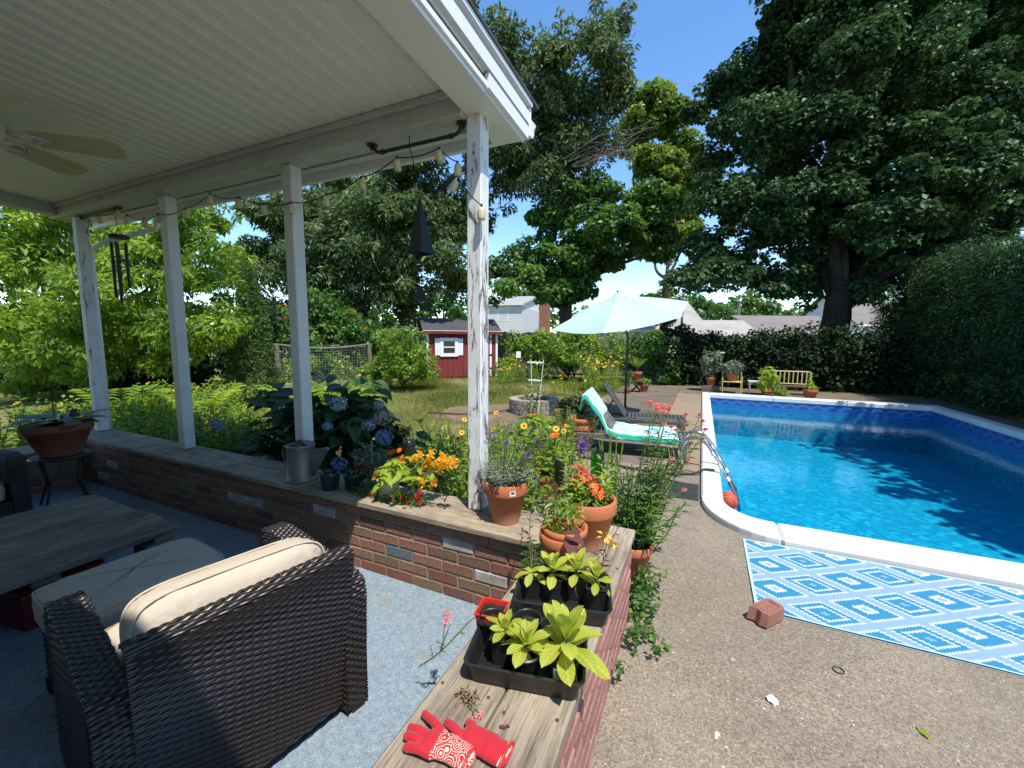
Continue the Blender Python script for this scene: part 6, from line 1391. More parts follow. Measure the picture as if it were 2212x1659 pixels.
def celosia():
    c = np.array([-1.78, 1.985, CAPZ]); t = thing('potted_celosia', 'yellow plumed celosia with lime leaves in a white pot', 'potted plant', c, 0, 'flowers on the wall top'); pot_mesh(t, .075, .125, MAT['white_glaze'], rim=.02, taper=.7)
    ms = [big_leaf('leaf', .105, .042, MAT['celleaf'], b, .2, 'lance') for b in (.4, .9, 1.3)]; FL = Leaves(); S = MB()
    for k in range(95):
        d = sph(1, .15)[0]; d[0] += .25; p = c+np.array([.05, 0, .17])+d*np.array([.22, .14, .10])*rng.uniform(.2, 1.); put_leaf(t, ms[k % 3], p, rng.uniform(0, 6.28), rng.uniform(-.7, .5), rng.normal(0, .4), rng.uniform(.7, 1.1))
    tips = [(908,988),(930,985),(945,1000),(955,990),(965,1005),(975,1000),(982,1003),(950,1012),(935,1010),(920,1005),(895,992),(868,1000),(842,1012),(935,1045),(925,998),(960,997),(812,1028),(852,1052),(912,1043)]
    for px, py in tips:
        p = atY(px, py, 1.99+rng.uniform(-.06, .10)); b = c+np.array([.02, 0, .12]); S.tube(wob(b, p, 6, .06), .0028, 4, False)
        ax = unit(np.array([rng.normal(0, .3)+.1, rng.normal(0, .3), 1.])); 
        for q in range(6): clump(FL, p+ax*(q-2)*.008, .012, 16, .022, .009, upn=.2, droop=-.8)
    FL.obj('plume', FOL['gold'], t); S.obj('stem', MAT['stemg'], t, world=True, kind='stuff')
celosia()
def petunias():
    c = atZ(880, 1075, CAPZ); t = thing('trailing_petunias', 'red petunias trailing over the sunny wall top', 'flowers', c, 0, 'flowers on the wall top'); LV = Leaves(); S = MB()
    fl = [(769,1019),(785,1066),(802,1072),(866,1073),(882,1080),(844,1091),(905,1076),(902,1070),(907,1062),(912,1028),(941,1040),(862,992),(869,990),(768,1005),(790,1013),(908,1083)]
    for i, (px, py) in enumerate(fl):
        p = atY(px, py, 1.93 if py > 1035 else 2.03); p[2] = max(p[2], CAPZ+.02); root = np.array([p[0]+rng.normal(0, .03), p[1]+.06, CAPZ+.005]); P = wob(root, p, 6, .08); S.tube(P, .002, 4, False); stem_leaves(LV, P, 9, .034, .015, tone=.4)
        FL = Leaves(); n = unit(np.array([-.1+rng.normal(0, .3), -1.3, .8+rng.normal(0, .2)])); daisy(FL, p, .024, n, 6); e = FL.obj('petals', FOL['red'], t, kind=None)
        m = MB(); m.ball(p+n*.004, .0045, 8, 5); m.obj('flower_throat', MAT['cone'], t, world=True)
    for k in range(60): p = np.array([rng.uniform(-2.02, -1.50), rng.uniform(1.90, 2.0), CAPZ+rng.uniform(.012, .05)]); clump(LV, p, .025, 9, .03, .014, tone=.35)
    LV.obj('foliage', FOL['green'], t); S.obj('stem', MAT['stemg'], t, world=True, kind='stuff')
    # marigold and grey foliage beside it
    g = thing('marigold_tuft', 'orange marigolds over grey green leaves behind the celosia', 'flowers', (-1.93, 2.06, CAPZ), 0, 'flowers on the wall top'); LV = Leaves()
    for k in range(26): clump(LV, np.array([-1.93, 2.06, CAPZ+.14])+sph(1)[0]*np.array([.12, .08, .12])*rng.uniform(.2, 1), .035, 22, .034, .013, tone=.4)
    for k in range(10): clump(LV, atY(805+rng.uniform(-22, 22), 985+rng.uniform(-18, 20), 2.12), .04, 14, .06, .03)
    LV.obj('foliage', FOL['grey'], g)
    for px, py, r in ((848,977,.028),(862,973,.02),(842,978,.022)):
        p = atY(px, py, 2.08); FL = Leaves()
        for q in range(3): daisy(FL, p+(0, 0, .004*q), r*(1-.2*q), (.0, -.7, .8), 10)
        FL.obj('flower_head', FOL['orange'], g, kind=None)
petunias()
def pot_r(loc, r, h, lab, mat='terra', **k): return potted('potted_plant', lab, 'potted plant', loc, r, h, MAT[mat], TG, **k)
def marigold_pot():
    c = np.array([-.475, 1.94, CAPZ]); t = pot_r(c, .142, .245, 'orange marigolds and coral snapdragon in a large terracotta pot on the end wall', taper=.62, rim=.07); LV = Leaves(); D2 = Leaves()
    for k in range(60): clump(LV, c+np.array([0, 0, .25])+sph(1, .4)[0]*np.array([.12, .11, .09])*rng.uniform(.2, 1), .03, 16, .038, .012)
    for k in range(12): p = c+np.array([rng.uniform(-.1, .1), rng.uniform(-.1, .1), .24]); P = wob(p, p+np.array([rng.normal(0, .05), rng.normal(0, .04), rng.uniform(.1, .22)]), 6, .06); stem_leaves(LV, P, 12, .07, .024, tone=.8)
    LV.obj('foliage', FOL['bright'], t)
    for px, py, r in ((1250,1039,.034),(1242,1036,.022),(1258,1036,.022),(1290,1060,.036),(1283,1053,.026),(1294,1070,.026)):
        p = atY(px, py, 1.90); FL = Leaves()
        for q in range(4): daisy(FL, p+(0, -.003*q, .003*q), r*(1-.18*q), (.2, -.8, .6), 12)
        FL.obj('flower_head', FOL['orange'], t, kind=None)
    FL = Leaves(); A, B_ = atY(1254, 1010, 1.98), atY(1280, 1058, 1.96)
    for s in np.linspace(0, 1, 9): clump(FL, A+(B_-A)*s, .022+.008*s, 16, .034, .024, upn=.4)
    FL.obj('snapdragon_spike', FOL['coral'], t)
    # smaller nested pots in front
    c = np.array([-.53, 1.70, CAPZ]); t = pot_r(c, .100, .155, 'small nested terracotta pots in front of the marigold pot', rim=.045); m = MB(); m.lathe([(.07, .12), (.098, .15), (.103, .152), (.103, .185), (.092, .185), (.085, .15)], 30, (.01, .012, 0), caps=False); m.obj('inner_pot', MAT['terra'], t, smooth=True); LV = Leaves()
    for k in range(18): clump(LV, c+np.array([.01, .01, .22])+sph(1, .5)[0]*np.array([.06, .06, .08]), .028, 14, .042, .013)
    LV.obj('foliage', FOL['bright'], t); LV = Leaves(); LV.add([c+(.02, -.04, .19), c+(.05, -.05, .17)], [(.9, -.5, -.1), (.4, -.9, -.3)], [(0, -.4, 1), (0.2, -.3, 1)], .13, .07); LV.obj('curled_leaf', FOL['reddish'], t)
marigold_pot()
def zinnia():
    c = np.array([-1.24, 3.55, 0]); t = pot_r(c, .13, .24, 'yellow flowered zinnia in a terracotta pot behind the lavender'); LV = Leaves(); S = MB(); FL = Leaves()
    for k in range(9):
        b = c+np.array([rng.normal(0, .04), rng.normal(0, .04), .2]); tp = b+np.array([rng.normal(0, .12), rng.normal(0, .1), rng.uniform(.3, .62)]); P = wob(b, tp, 7, .05); S.tube(P, .004, 4, False); stem_leaves(LV, P, 14, .12, .05, tone=.7)
    p = atY(1198, 940, 3.5); 
    for q in range(3): daisy(FL, p+(0, 0, .005*q), .045*(1-.2*q), (0, -.5, .9), 12)
    S.tube(wob(c+(0, 0, .2), p, 6, .04), .004, 4, False); FL.obj('flower_head', FOL['orange'], t, kind=None); LV.obj('foliage', FOL['lemon'], t); S.obj('stem', MAT['stemg'], t, world=True, kind='stuff')
    c = np.array([-1.55, 3.95, 0]); t = pot_r(c, .17, .36, 'tall ribbed terracotta pot behind the zinnia', rim=.1); m = MB()
    for z in (.06, .11, .16, .21): m.lathe([(.12+z*.13, z-.012), (.128+z*.13, z), (.12+z*.13, z+.012)], 24, caps=False)
    m.obj('rib', MAT['terra'], t, smooth=True); LV = Leaves(); clump(LV, c+(0, 0, .5), (.2, .2, .2), 160, .12, .06); LV.obj('foliage', FOL['bright'], t)
zinnia()
def m_bottle():
    t = NT('green_glass'); t.P(col=(.05, .35, .02), rough=.04, trans=1., ior=1.45); return t.m
MAT['bottle'] = m_bottle(); MAT['bottled'] = simple('dark_bottle_glass', (.012, .016, .010), rough=.08, spec=.8)
def bottle(px, py0, py1, d, mat, lab):
    a, b = atD(px, py0, d), atD(px, py1, d); h = a[2]-b[2]; r = .040; x, y = b[0], b[1]; t = thing('upturned_bottle', lab, 'bottle', (x, y, 0), 0, 'bottles upended on garden stakes'); z1 = a[2]; L = .30
    prof = [(.012, z1-L), (.014, z1-L+.07), (.018, z1-L+.09), (r*.92, z1-L+.14), (r, z1-L+.16), (r, z1-.02), (r*.94, z1-.006), (r*.7, z1), (r*.4, z1-.012), (.001, z1-.018)]
    m = MB(); m.lathe(prof, 24, caps=False); m.obj('bottle', mat, t, smooth=True); m = MB(); m.tube([(0, 0, 0), (0, 0, z1-L+.12)], .006, 6); m.obj('stake', MAT['rust'], t)
bottle(1289, 972, 1051, 2.52, MAT['bottle'], 'green glass bottle upended on a stake behind the marigolds'); bottle(1208, 988, 1040, 3.0, MAT['bottled'], 'dark bottle upended beside the zinnia pot'); bottle(884, 948, 1000, 2.75, MAT['bottled'], 'dark bottle upended between hydrangea and celosia')
# ---------------------------------------------------------------- strawflowers beyond the end wall
def strawflowers():
    c = np.array([-.335, 2.60, 0]); t = pot_r(c, .125, .21, 'tall strawflowers in a terracotta pot beyond the end wall'); LV = Leaves(); S = MB()
    red = [(1404,869),(1419,876),(1434,876),(1446,879),(1421,885),(1436,890)]; pink = [(1435,916),(1451,922),(1462,930),(1481,915),(1482,896),(1513,896),(1518,910),(1524,928),(1519,949),(1451,991),(1487,994),(1397,1013),(1451,1025),(1478,1058)]
    for i, (px, py) in enumerate(red+pink):
        d = 2.62+.05*(i % 5); p = atD(px, py, d); b = c+np.array([rng.normal(0, .04), rng.normal(0, .04), .2]); md = b+(p-b)*.55+np.array([rng.normal(0, .03), rng.normal(0, .03), .05]); P = smooth_path(curve_pts([b, md, p], 14), 4); S.tube(P, np.linspace(.0045, .002, 14), 5, False); stem_leaves(LV, P, 34, .10, .019, 1.15, tone=rng.uniform(.2, .9)); FL = Leaves(); r = .024 if i < 6 else .020
        for q in range(3): daisy(FL, p+(0, 0, .004*q), r*(1-.22*q), (rng.normal(0, .2), -.35, 1), 13, tone=None)
        h = FL.obj('flower_head', FOL['coral' if i < 6 else 'pink'], t, kind=None); m = MB(); m.lathe([(.003, -.006), (.010, .004), (.009, .010), (.001, .013)], 10, p); m.obj('flower_centre', MAT['cone'] if i >= 6 else MAT.setdefault('orangec', simple('orange_centre', (.6, .15, .01))), t, world=True)
    for k in range(16):
        b = c+np.array([rng.normal(0, .05), rng.normal(0, .05), .2]); p = b+np.array([rng.normal(.04, .16), rng.normal(.05, .12), rng.uniform(.25, .6)]); P = wob(b, p, 9, .05); S.tube(P, .0035, 4, False); stem_leaves(LV, P, 34, .115, .02, 1.2, tone=rng.uniform(.2, .9))
    LV.obj('foliage', FOL['green'], t); S.obj('stem', MAT['stemg'], t, world=True, kind='stuff')
    # a second leafy clump behind, in the ground by the wall end
    g = perennial('dark leafy rose shoots behind the marigold pot', (-.72, 2.62), .22, .42, 'green', 30, .05, .028, 0, group=PG); perennial('leafy shoots between rose and strawflowers', (-.42, 2.95), .2, .5, 'green', 26, .08, .02, 0, group=PG)
    gl = thing('gladiolus', 'upright sword leaves behind the green bottle', 'plant', (-.58, 2.95, 0)); LV = Leaves()
    for px, py in ((1300,935),(1322,940),(1332,950),(1316,930),(1345,965),(1325,985),(1296,960)):
        tp = atD(px, py, 2.95); b = np.array([-.55+rng.normal(0, .04), 2.9+rng.normal(0, .04), 0]); P = curve_pts([b, b+(tp-b)*.5+(0, 0, .05), tp], 9); e = np.cross(np.diff(P, axis=0), _F); LV.add(P[:-1], np.diff(P, axis=0), np.repeat([-_F], 8, 0), np.linalg.norm(np.diff(P, axis=0), axis=1)*1.6, np.linspace(.035, .012, 8), .6, shape=.5)
    LV.obj('leaf_blades', FOL['bright'], gl)
    vs = thing('violet_salvia', 'thin stalks with violet tips between the pots', 'plant', (-.95, 2.75, 0)); S = MB(); FL = Leaves(); LV = Leaves()
    for px, py in ((1250,945),(1258,950),(1262,958),(1268,952),(1255,965),(1160,1034),(1305,1035)):
        tp = atD(px, py, 2.7); b = np.array([-.95+rng.normal(0, .06), 2.7+rng.normal(0, .06), 0]); P = wob(b, tp, 8, .04); S.tube(P, .0025, 4, False); stem_leaves(LV, P, 10, .06, .014, tone=.4)
        for q in range(4): clump(FL, tp-(0, 0, .018*q), .012, 9, .017, .010)
    S.obj('stalk', MAT['stemr'], vs, world=True, kind='stuff'); FL.obj('flower_spike', FOL['violet'], vs); LV.obj('foliage', FOL['green'], vs)
strawflowers()
def weeds():
    t = thing('clover_weeds', 'clover and creeping weeds at the foot of the end wall', 'weeds', (-.18, 2.0, 0)); LV = Leaves()
    for k in range(48): p = np.array([-.27+abs(rng.normal(0, .065)), 2.5-abs(rng.normal(0, .33)), rng.uniform(.01, .12)]); clump(LV, p, .035, 9, .034, .028, upn=1., tone=rng.uniform(.1, .7))
    for k in range(10): p = np.array([-.27+abs(rng.normal(0, .03)), rng.uniform(.6, 1.4), .01]); clump(LV, p, (.015, .02, .03), 8, .05, .006, droop=-1.)
    LV.obj('foliage', FOL['green'], t)
weeds()
# ---------------------------------------------------------------- seed trays on the end wall
def tray(label, c, rz, w=.35, d=.245, h=.07):
    t = thing('seed_tray', label, 'tray', c, rz, 'black seed trays'); m = MB(); a, b = w/2, d/2
    def ring(x, y, r, z): return [(sx*(x-r)+r*math.cos(q), sy*(y-r)+r*math.sin(q), z) for sx, sy, q0 in ((1, 1, 0), (-1, 1, 1), (-1, -1, 2), (1, -1, 3)) for q in np.linspace(q0*math.pi/2, (q0+1)*math.pi/2, 5)]
    L = [ring(a-.02, b-.02, .02, .001), ring(a-.016, b-.016, .022, .004), ring(a-.004, b-.004, .025, h-.006), ring(a+.004, b+.004, .028, h-.004), ring(a+.005, b+.005, .029, h), ring(a-.003, b-.003, .025, h+.001), ring(a-.010, b-.010, .022, h-.008), ring(a-.022, b-.022, .02, .008)]
    V = np.array(sum(L, [])); n = 20; F = []
    for i in range(len(L)-1): F += [(i*n+j, i*n+(j+1) % n, (i+1)*n+(j+1) % n, (i+1)*n+j) for j in range(n)]
    F.append(list(range(n))[::-1]); F.append([(len(L)-1)*n+j for j in range(n)]); mesh_obj('tray_body', V, F, MAT['blackplastic'], t); return t
def tpos(c, rz, x, y): return np.array([c[0]+x*math.cos(rz)-y*math.sin(rz), c[1]+x*math.sin(rz)+y*math.cos(rz), c[2]+.009])
C1, Z1 = np.array([-.443, 1.105, CAPZ+.002]), R_(12); C2, Z2 = np.array([-.435, 1.435, CAPZ+.002]), R_(14)
tray('front black seed tray nearest the gloves', C1, Z1); tray('rear black seed tray behind the first one', C2, Z2)
def nursery_pot(p, rz, label, s=.075, h=.085, round_=False, grp='black nursery pots in the trays'):
    t = thing('nursery_pot', label, 'potted plant', p, rz, grp)
    if round_: pot_mesh(t, s/2+.006, h, MAT['blackplastic'], rim=.012, taper=.78)
    else:
        m = MB(); q = s/2; b = q*.8; z = h
        pr = [(b, 0), (q, z), (q+.003, z), (q+.003, z+.004), (q-.003, z+.004), (q-.006, z-.02)]
        V = []; 
        for r, zz in pr: V += [(-r, -r, zz), (r, -r, zz), (r, r, zz), (-r, r, zz)]
        F = [(i*4+j, i*4+(j+1) % 4, (i+1)*4+(j+1) % 4, (i+1)*4+j) for i in range(len(pr)-1) for j in range(4)]+[(3, 2, 1, 0)]; mesh_obj('pot', V, F, MAT['blackplastic'], t, bevel=.003)
        m = MB(); m.grid(np.stack(np.meshgrid(np.linspace(-q+.006, q-.006, 9), np.linspace(-q+.006, q-.006, 9), [h-.012], indexing='ij'), -1)[:, :, 0]+np.concatenate([np.zeros((9, 9, 2)), rng.normal(0, .002, (9, 9, 1))], -1)); m.obj('soil', MAT['soil'], t)
    return t
NL = [big_leaf('leaf', .14, .054, MAT['nic'], b, f, 'obovate', .0022, 12) for b, f in ((.5, .28), (.8, .3), (1.0, .2), (.25, .4))]; ND = big_leaf('leaf', .09, .03, MAT['nicd'], 1.8, .5, 'obovate', .004)
def rosette(t, base, n, sc, tall=.0, dry=1):
    n = int(n*1.35)
    for k in range(n):
        f = k/(n-1); a = k*2.4+rng.uniform(-.25, .25); o = put_leaf(t, NL[(2 if f < .3 else (1 if f < .6 else (0 if f < .85 else 3)))], base+np.array([0, 0, .004+tall*f]), a, .15+1.2*f+rng.normal(0, .14), rng.normal(0, .2), sc*.70*rng.uniform(.85, 1.12)*(1.08-.25*f)); rz = t.rotation_euler[2]; fixrot(o, t)
    for k in range(dry): o = put_leaf(t, ND, base, rng.uniform(3.6, 5.6), -.5, .2, sc); fixrot(o, t)
    m = MB(); m.tube([base-(0, 0, .015), base+(0, 0, tall+.012)], .006*sc, 6); m.obj('stem', MAT['stemg'], t, world=True)
def fixrot(o, t):
    """o was placed in world axes: bring it into the turned frame of its thing"""
    M = Matrix.Rotation(-t.rotation_euler[2], 4, 'Z'); o.location = M @ o.location; o.rotation_euler[2] -= t.rotation_euler[2]
spec1 = [(-.135, .06, True, 0, 0, 'round black pot of bare soil in the front tray'), (-.075, -.005, False, 9, .72, 'small lime leaf rosette left in the front tray'), (.0, -.055, True, 12, .95, 'middle lime tobacco rosette at the front tray edge'), (.115, -.045, False, 14, 1.35, 'largest lime tobacco plant beside the labelled pot'), (-.02, .085, True, 0, 0, 'empty grey rimmed pot at the back of the front tray'), (.075, .075, True, 0, 0, 'empty pot with a green band in the front tray')]
for x, y, rd, n, sc, lab in spec1:
    p = tpos(C1, Z1, x, y); t = nursery_pot(p, Z1, lab, round_=rd, s=.085 if rd else .08)
    if n: rosette(t, p+(0, 0, .082), n, sc, .05 if sc > 1.2 else .012, 1 if sc > .8 else 0)
    if 'green band' in lab: m = MB(); m.lathe([(.0495, .07), (.0495, .082)], 24, caps=False); m.obj('green_band', simple('green_band', (.03, .25, .05)), t)
    if 'largest' in lab:
        q = .0405; par = t; pw, ph = .050, .034; 
        m = MB(); m.bbox((-.028, -q-.0016, .028), (.026, -q+.004, .064), .001); lb = m.obj('plant_label', MAT['label'], t)
        m = MB(); m.bbox((-.019, -q-.0022, .044), (.019, -q-.0012, .060), .0004); o = m.obj('label_frame', MAT['ink'], t); o.parent = lb
        m = MB(); m.bbox((-.0165, -q-.0026, .0465), (.0165, -q-.0018, .0575), .0003); o = m.obj('label_panel', MAT['label'], t); o.parent = lb
        m = MB()
        for cx in (-.009, -.003, .004, .010): 
            a = np.linspace(0, 6.283, 13); m.tube(np.stack([cx+.0028*np.cos(a), np.full(13, -q-.0027), .052+.0036*np.sin(a)], 1), .0008, 4)
        m.bbox((-.010, -q-.0022, .033), (.008, -q-.0014, .0345), .0002); m.bbox((-.014, -q-.0022, .0375), (.010, -q-.0014, .0385), .0002); o = m.obj('label_print', MAT['ink'], t, kind='stuff'); o.parent = lb
spec2 = [(-.125, .02, False, 0, 0, 'tall reddish stemmed plant at the left of the rear tray'), (-.045, .03, False, 11, .95, 'lime tobacco rosette in the middle of the rear tray'), (.05, .045, False, 11, 1.0, 'lime tobacco rosette right of the middle in the rear tray'), (.125, .0, False, 9, .75, 'small lime rosette at the right end of the rear tray')]
for x, y, rd, n, sc, lab in spec2:
    p = tpos(C2, Z2, x, y); t = nursery_pot(p, Z2, lab)
    if n: rosette(t, p+(0, 0, .082), n, sc, .03, 1)
    else:
        LV = Leaves(); S = MB()
        for k in range(3):
            tp = [atD(1146, 1160, 1.92), atD(1134, 1190, 1.9), atD(1160, 1175, 1.95)][k]; P = wob(p+(0, 0, .08), tp, 8, .04); S.tube(P, .0035, 5, False); stem_leaves(LV, P, 22, .055, .018, .9, tone=.35+.2*k)
        tp = atD(1161, 1040, 2.05); P = smooth_path(curve_pts([p+(0, 0, .08), atD(1140, 1150, 1.95), atD(1150, 1090, 2.0), tp], 14)); S.tube(P, .0022, 5, False); stem_leaves(LV, P, 14, .05, .02, .6, tone=.5); S.obj('stem', MAT['stemr'], t, world=True, kind='stuff'); LV.obj('foliage', FOL['green'], t)
        for k in range(4): o = put_leaf(t, NL[2], p+(0, 0, .09), 2.6+k*1.1, .2, 0, .55); fixrot(o, t)
rs = thing('reddish_shoots', 'thin reddish shoots with yellow petals rising from the rear tray', 'plant', tpos(C2, Z2, .12, .06)); LV = Leaves(); S = MB(); YL = Leaves()
for px, py in ((1335,1140),(1310,1165),(1290,1180),(1298,1230),(1275,1260)):
    p = tpos(C2, Z2, .12, .05); tp = atD(px, py, 1.75); P = wob(p+(0, 0, .05), tp, 8, .06); S.tube(P, .0025, 5, False); stem_leaves(LV, P, 9, .055, .02, .8, tone=.7)
for px, py in ((1305,1157),(1321,1174)): p = atD(px, py, 1.72); clump(YL, p, .012, 7, .03, .014)
S.obj('stem', MAT['stemr'], rs, world=True, kind='stuff'); LV.obj('foliage', FOL['reddish'], rs); YL.obj('petals', FOL['yellow'], rs)
def red_pot():
    p = np.array([-.615, 1.185, CAPZ]); t = thing('red_square_pot', 'red square pot of bare soil with a trailing pink flowered stem', 'potted plant', p, R_(8)); q, b, h = .046, .038, .085; RP = MAT['redpot'] = simple('bright_red_plastic', (.50, .03, .015), rough=.4)
    pr = [(b, 0), (q, h), (q+.004, h), (q+.004, h+.006), (q-.002, h+.006), (q-.005, h-.02)]; V = []
    for r, zz in pr: V += [(-r, -r, zz), (r, -r, zz), (r, r, zz), (-r, r, zz)]
    F = [(i*4+j, i*4+(j+1) % 4, (i+1)*4+(j+1) % 4, (i+1)*4+j) for i in range(len(pr)-1) for j in range(4)]+[(3, 2, 1, 0)]; mesh_obj('pot', V, F, RP, t, bevel=.002)
    m = MB(); m.grid(np.stack(np.meshgrid(np.linspace(-q+.006, q-.006, 9), np.linspace(-q+.006, q-.006, 9), [h-.01], indexing='ij'), -1)[:, :, 0]+np.concatenate([np.zeros((9, 9, 2)), rng.normal(0, .002, (9, 9, 1))], -1)); m.obj('soil', MAT['soil'], t)
    LV = Leaves(); S = MB(); FL = Leaves(); pts = [p+(.01, 0, h), atD(1045, 1325, 1.62), atD(1020, 1335, 1.60), atD(975, 1385, 1.62), atD(945, 1415, 1.66), atD(905, 1440, 1.72)]; P = smooth_path(curve_pts(pts, 24), 4); S.tube(P, .0025, 5, False); stem_leaves(LV, P, 14, .03, .009, .8, start=.45)
    for a, b_ in (((952, 1405), (966, 1330)), ((952, 1405), (972, 1350)), ((935, 1420), (930, 1395)), ((960, 1395), (942, 1385))):
        Q = wob(atD(*a, 1.64), atD(*b_, 1.62), 6, .05); S.tube(Q, .0016, 4, False); stem_leaves(LV, Q, 5, .02, .006)
    for px, py in ((963,1326),(967,1347),(960,1330)):
        for q_ in range(4): daisy(FL, atD(px, py, 1.62)+rng.normal(0, .008, 3), .012, (rng.normal(0, .4), -.6, .8), 5)
    LV.obj('foliage', FOL['lemon'], t); S.obj('stem', MAT['stemg'], t, world=True, kind='stuff'); FL.obj('flower_cluster', FOL['pink'], t)
red_pot()
# ---------------------------------------------------------------- gloves
def m_glove(pattern):
    t = NT('glove_rose_print' if pattern else 'glove_red'); v = t.coord('Object'); red = (.42, .016, .026)
    c = t.mix(t.ramp(t.noise(v, 30, 4), [(.4, 0.), (.7, .5)]), red, (.42, .015, .028))
    if pattern:
        nd = t.n('TexVoronoi'); nd.inputs['Scale'].default_value = 42; t.L(v, nd.inputs['Vector']); d = nd.outputs['Distance']
        w = t.math('SINE', t.math('ADD', t.math('MULTIPLY', d, 30.), t.math('MULTIPLY', t.noise(v, 70, 2), 5.))); f = t.ramp(w, [(.35, 0.), (.55, 1.)])
        x, y, z = t.sep(v); reg = t.ramp(t.math('ADD', x, t.math('MULTIPLY', t.noise(v, 25, 2), .02)), [(0., 0.), (.001, 1.)]); 
        c = t.mix(t.math('MULTIPLY', f, t.math('MULTIPLY', reg, t.ramp(z, [(.010, 0.), (.014, 1.)]))), c, (.68, .50, .38))
    return t.P(col=c, rough=.75, spec=.2, nrm=t.bump(t.noise(v, 140, 4), .4, .002), sheen=.2)
def glove(label, tips, palm, cuff, mat, group='gardening gloves'):
    f8 = lambda q, z: atZ(713.2+q[0]*.2728, 1426.4+q[1]*.2728, z); c = f8(palm[1], CAPZ); t = thing('garden_glove', label, 'glove', c, 0, group); m = MB()
    pp = [f8(q, CAPZ+.019) for q in palm]; 
    for a in np.linspace(0, 1, 7): m.ball(pp[0]+(pp[-1]-pp[0])*a, (.030, .034, .0175), 14, 10)
    for b, e, r in tips:
        B0, E0 = f8(b, CAPZ+.020), f8(e, CAPZ+.0155); md = (B0+E0)/2+(0, 0, .006); P = curve_pts([B0, md, E0], 8)
        for k, q in enumerate(P): m.ball(q, r*(1.08-.12*k/7), 10, 8)
    cz_ = [f8(q, CAPZ+.020) for q in cuff]
    for a in np.linspace(0, 1, 5): m.ball(cz_[0]+(cz_[1]-cz_[0])*a, (.027, .033, .018), 14, 10)
    o = m.obj('hand', mat, t, smooth=True, world=True); r = o.modifiers.new('r', 'REMESH'); r.mode = 'VOXEL'; r.voxel_size = .0022; r.use_smooth_shade = True; s = o.modifiers.new('s', 'SMOOTH'); s.iterations = 8; s.factor = .6
    dr = unit(cz_[1]-cz_[0]); e1 = unit(np.cross(dr, (0, 0, 1))); e2 = np.cross(e1, dr); cc = cz_[1]+dr*.012; a = np.linspace(0, 6.283, 29); m = MB(); m.tube(np.stack([cc+e1*.036*math.cos(q)+e2*.0185*math.sin(q)+dr*.004 for q in a]), .0035, 6, False); m.obj('cuff_binding', MAT['redpot'], t, smooth=True, world=True)
    P = np.stack([np.stack([cc+dr*(.004-.030*s_)+(e1*.034*math.cos(q)+e2*.0165*math.sin(q))*(1-.25*s_) for q in a]) for s_ in (0, .5, 1)]); 
    m = MB(); m.grid(P); m.add(P[-1][:-1], [list(range(28))]); m.obj('lining', MAT['label'], t, world=True)
    m = MB(); m.box((-.011, -.0008, 0), (.011, .0008, .02), basis(cc+dr*.0085-e2*.006, e1, dr, e2)); m.obj('cloth_tag', MAT['label'], t, world=True)
glove('red gardening glove with cream rose print lying in front', [((900,590),(752,430),.0118), ((770,600),(640,535),.0112), ((750,660),(608,602),.0112), ((790,745),(605,690),.0112), ((1000,560),(960,520),.0105)], [(800,650), (900,690), (960,700)], [(980,715), (1060,765)], m_glove(True))
glove('plain red gardening glove tucked behind the rose printed one', [((1140,570),(1098,497),.012), ((1030,600),(930,497),.012)], [(1120,610), (1200,650), (1270,680)], [(1270,690), (1350,735)], m_glove(False))
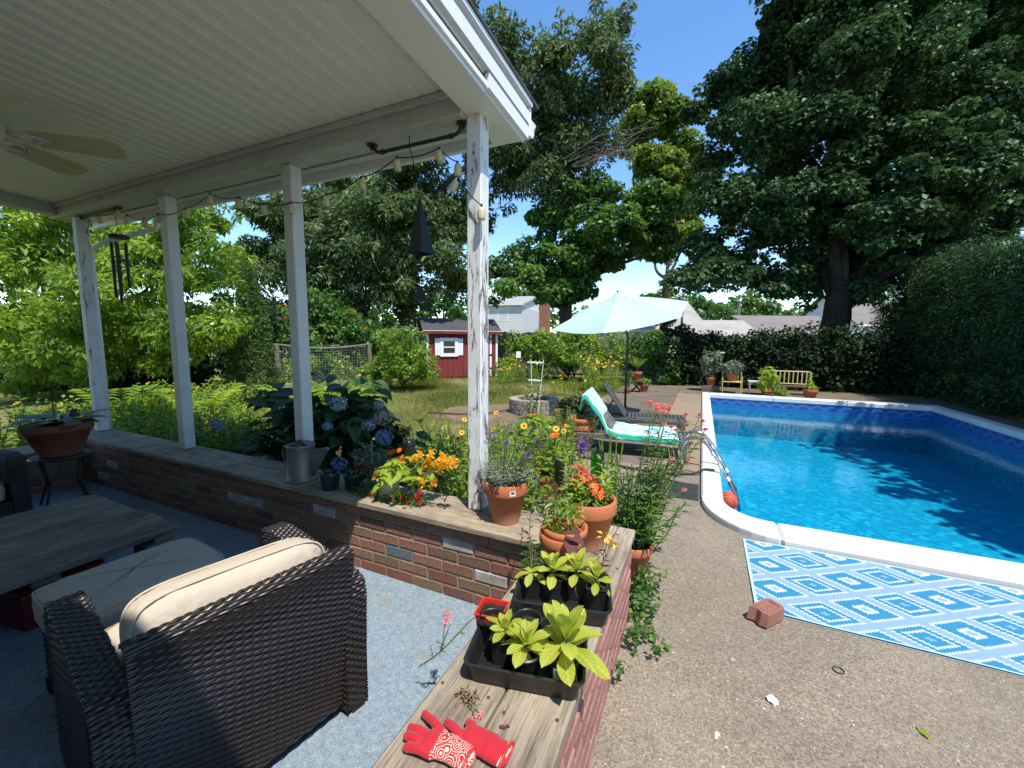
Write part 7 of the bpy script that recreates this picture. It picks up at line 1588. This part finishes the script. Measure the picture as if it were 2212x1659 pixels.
# ---------------------------------------------------------------- litter
def litter():
    t = thing('dried_posy', 'dried wilted flower cluster on the planks above the gloves', 'dried flowers', atZ(1015, 1520, CAPZ)); LV = Leaves(); c = atZ(1008, 1505, CAPZ+.012); S = MB()
    for k in range(10): clump(LV, c+rng.normal(0, .012, 3)*(1, 1, .2), .012, 10, .022, .006)
    for e in ((1037,1546),(1026,1552),(1012,1478)): S.tube(wob(c, atZ(*e, CAPZ+.008), 6, .08), .0013, 4, False)
    LV.obj('leaves', FOL['dry'], t); S.obj('stalk', MAT['stemg'], t, world=True, kind='stuff'); FL = Leaves(); [daisy(FL, atZ(*e, CAPZ+.010), .010, (0, -.3, 1), 6) for e in ((1037,1546),(1040,1541),(1024,1552))]; FL.obj('faded_flower', FOL['pink'], t)
    for nm, lab, px, py, L, W, mt, cat in (('dry_leaf', 'pale dry leaf lying on the aggregate deck', 1657, 1503, .06, .045, 'label', 'leaf'), ('green_leaf', 'pale green torn leaf on the deck at lower right', 2008, 1597, .085, .03, 'celleaf', 'leaf'), ('dry_leaf', 'small pale pebble like petal near the deck bottom', 1552, 1583, .03, .018, 'label', 'leaf'), ('brown_leaf', 'brown bark sliver on the planks beside the gloves', 1102, 1570, .045, .012, 'rust', 'leaf'), ('green_leaf', 'tiny green leaf lying on the patterned rug', 1969, 1252, .035, .015, 'celleaf', 'leaf')):
        me = big_leaf('leaf', L, W, MAT[mt], .6, .35, 'ovate', .004); o = bpy.data.objects.new(nm, me); col.objects.link(o); z = CAPZ+.004 if 'planks' in lab else (.02 if 'rug' in lab else .006); o.location = [float(q) for q in atZ(px, py, z)]; o.rotation_euler = (0, 0, random.uniform(0, 6)); tag(o, lab, cat)
litter()

# ---------------------------------------------------------------- small things in the distance
def small_far():
    b = atD(1120, 760, 14.); t = thing('garden_marker', 'little white marker sign on a stake right of the shed', 'sign', (b[0], b[1], 0)); z = atD(1120, 772, 14.)[2]; m = MB(); m.tube([(0, 0, 0), (0, 0, z)], .012, 5); m.obj('stake', MAT['iron'], t); M = basis((0, 0, z), _R, np.cross((0, 0, 1), _R), (0, 0, 1)); m = MB(); m.bbox((-.08, -.008, -.02), (.08, .008, .2), .003, M); m.obj('plate', MAT['label'], t)
    t = thing('pump_cover', 'grey rounded plastic pump cover beside the right coping', 'cover', (5.15, 9.55, 0)); m = MB(); m.lathe([(.17, 0), (.17, .22), (.15, .27), (.08, .29), (.001, .292)], 20); m.obj('lid', MAT['greymetal'], t, smooth=True); m = MB(); m.lathe([(.19, 0), (.19, .03)], 20); m.obj('base_ring', MAT['resin'], t)
    c = atD(880, 716, 21.); t = thing('blue_tarp', 'patch of bright blue tarp over the bush left of the shed', 'tarp', (c[0], c[1], 0)); X, Y = np.meshgrid(np.linspace(-.75, .75, 15), np.linspace(-.5, .5, 11), indexing='ij'); P = np.stack([X, Y, c[2]+.12+.22*np.cos(X*1.9)*np.cos(Y*2.5)+rng.normal(0, .02, X.shape)], -1); o = MB().grid(P).obj('sheet', simple('blue_tarp', (.02, .22, .55), rough=.5), t); o.modifiers.new('s', 'SOLIDIFY').thickness = .01
    m = MB(); m.box((-.6, -.4, 0), (.6, .4, c[2]+.02)); m.obj('wood_pile', MAT['oldwood'], t)
small_far()
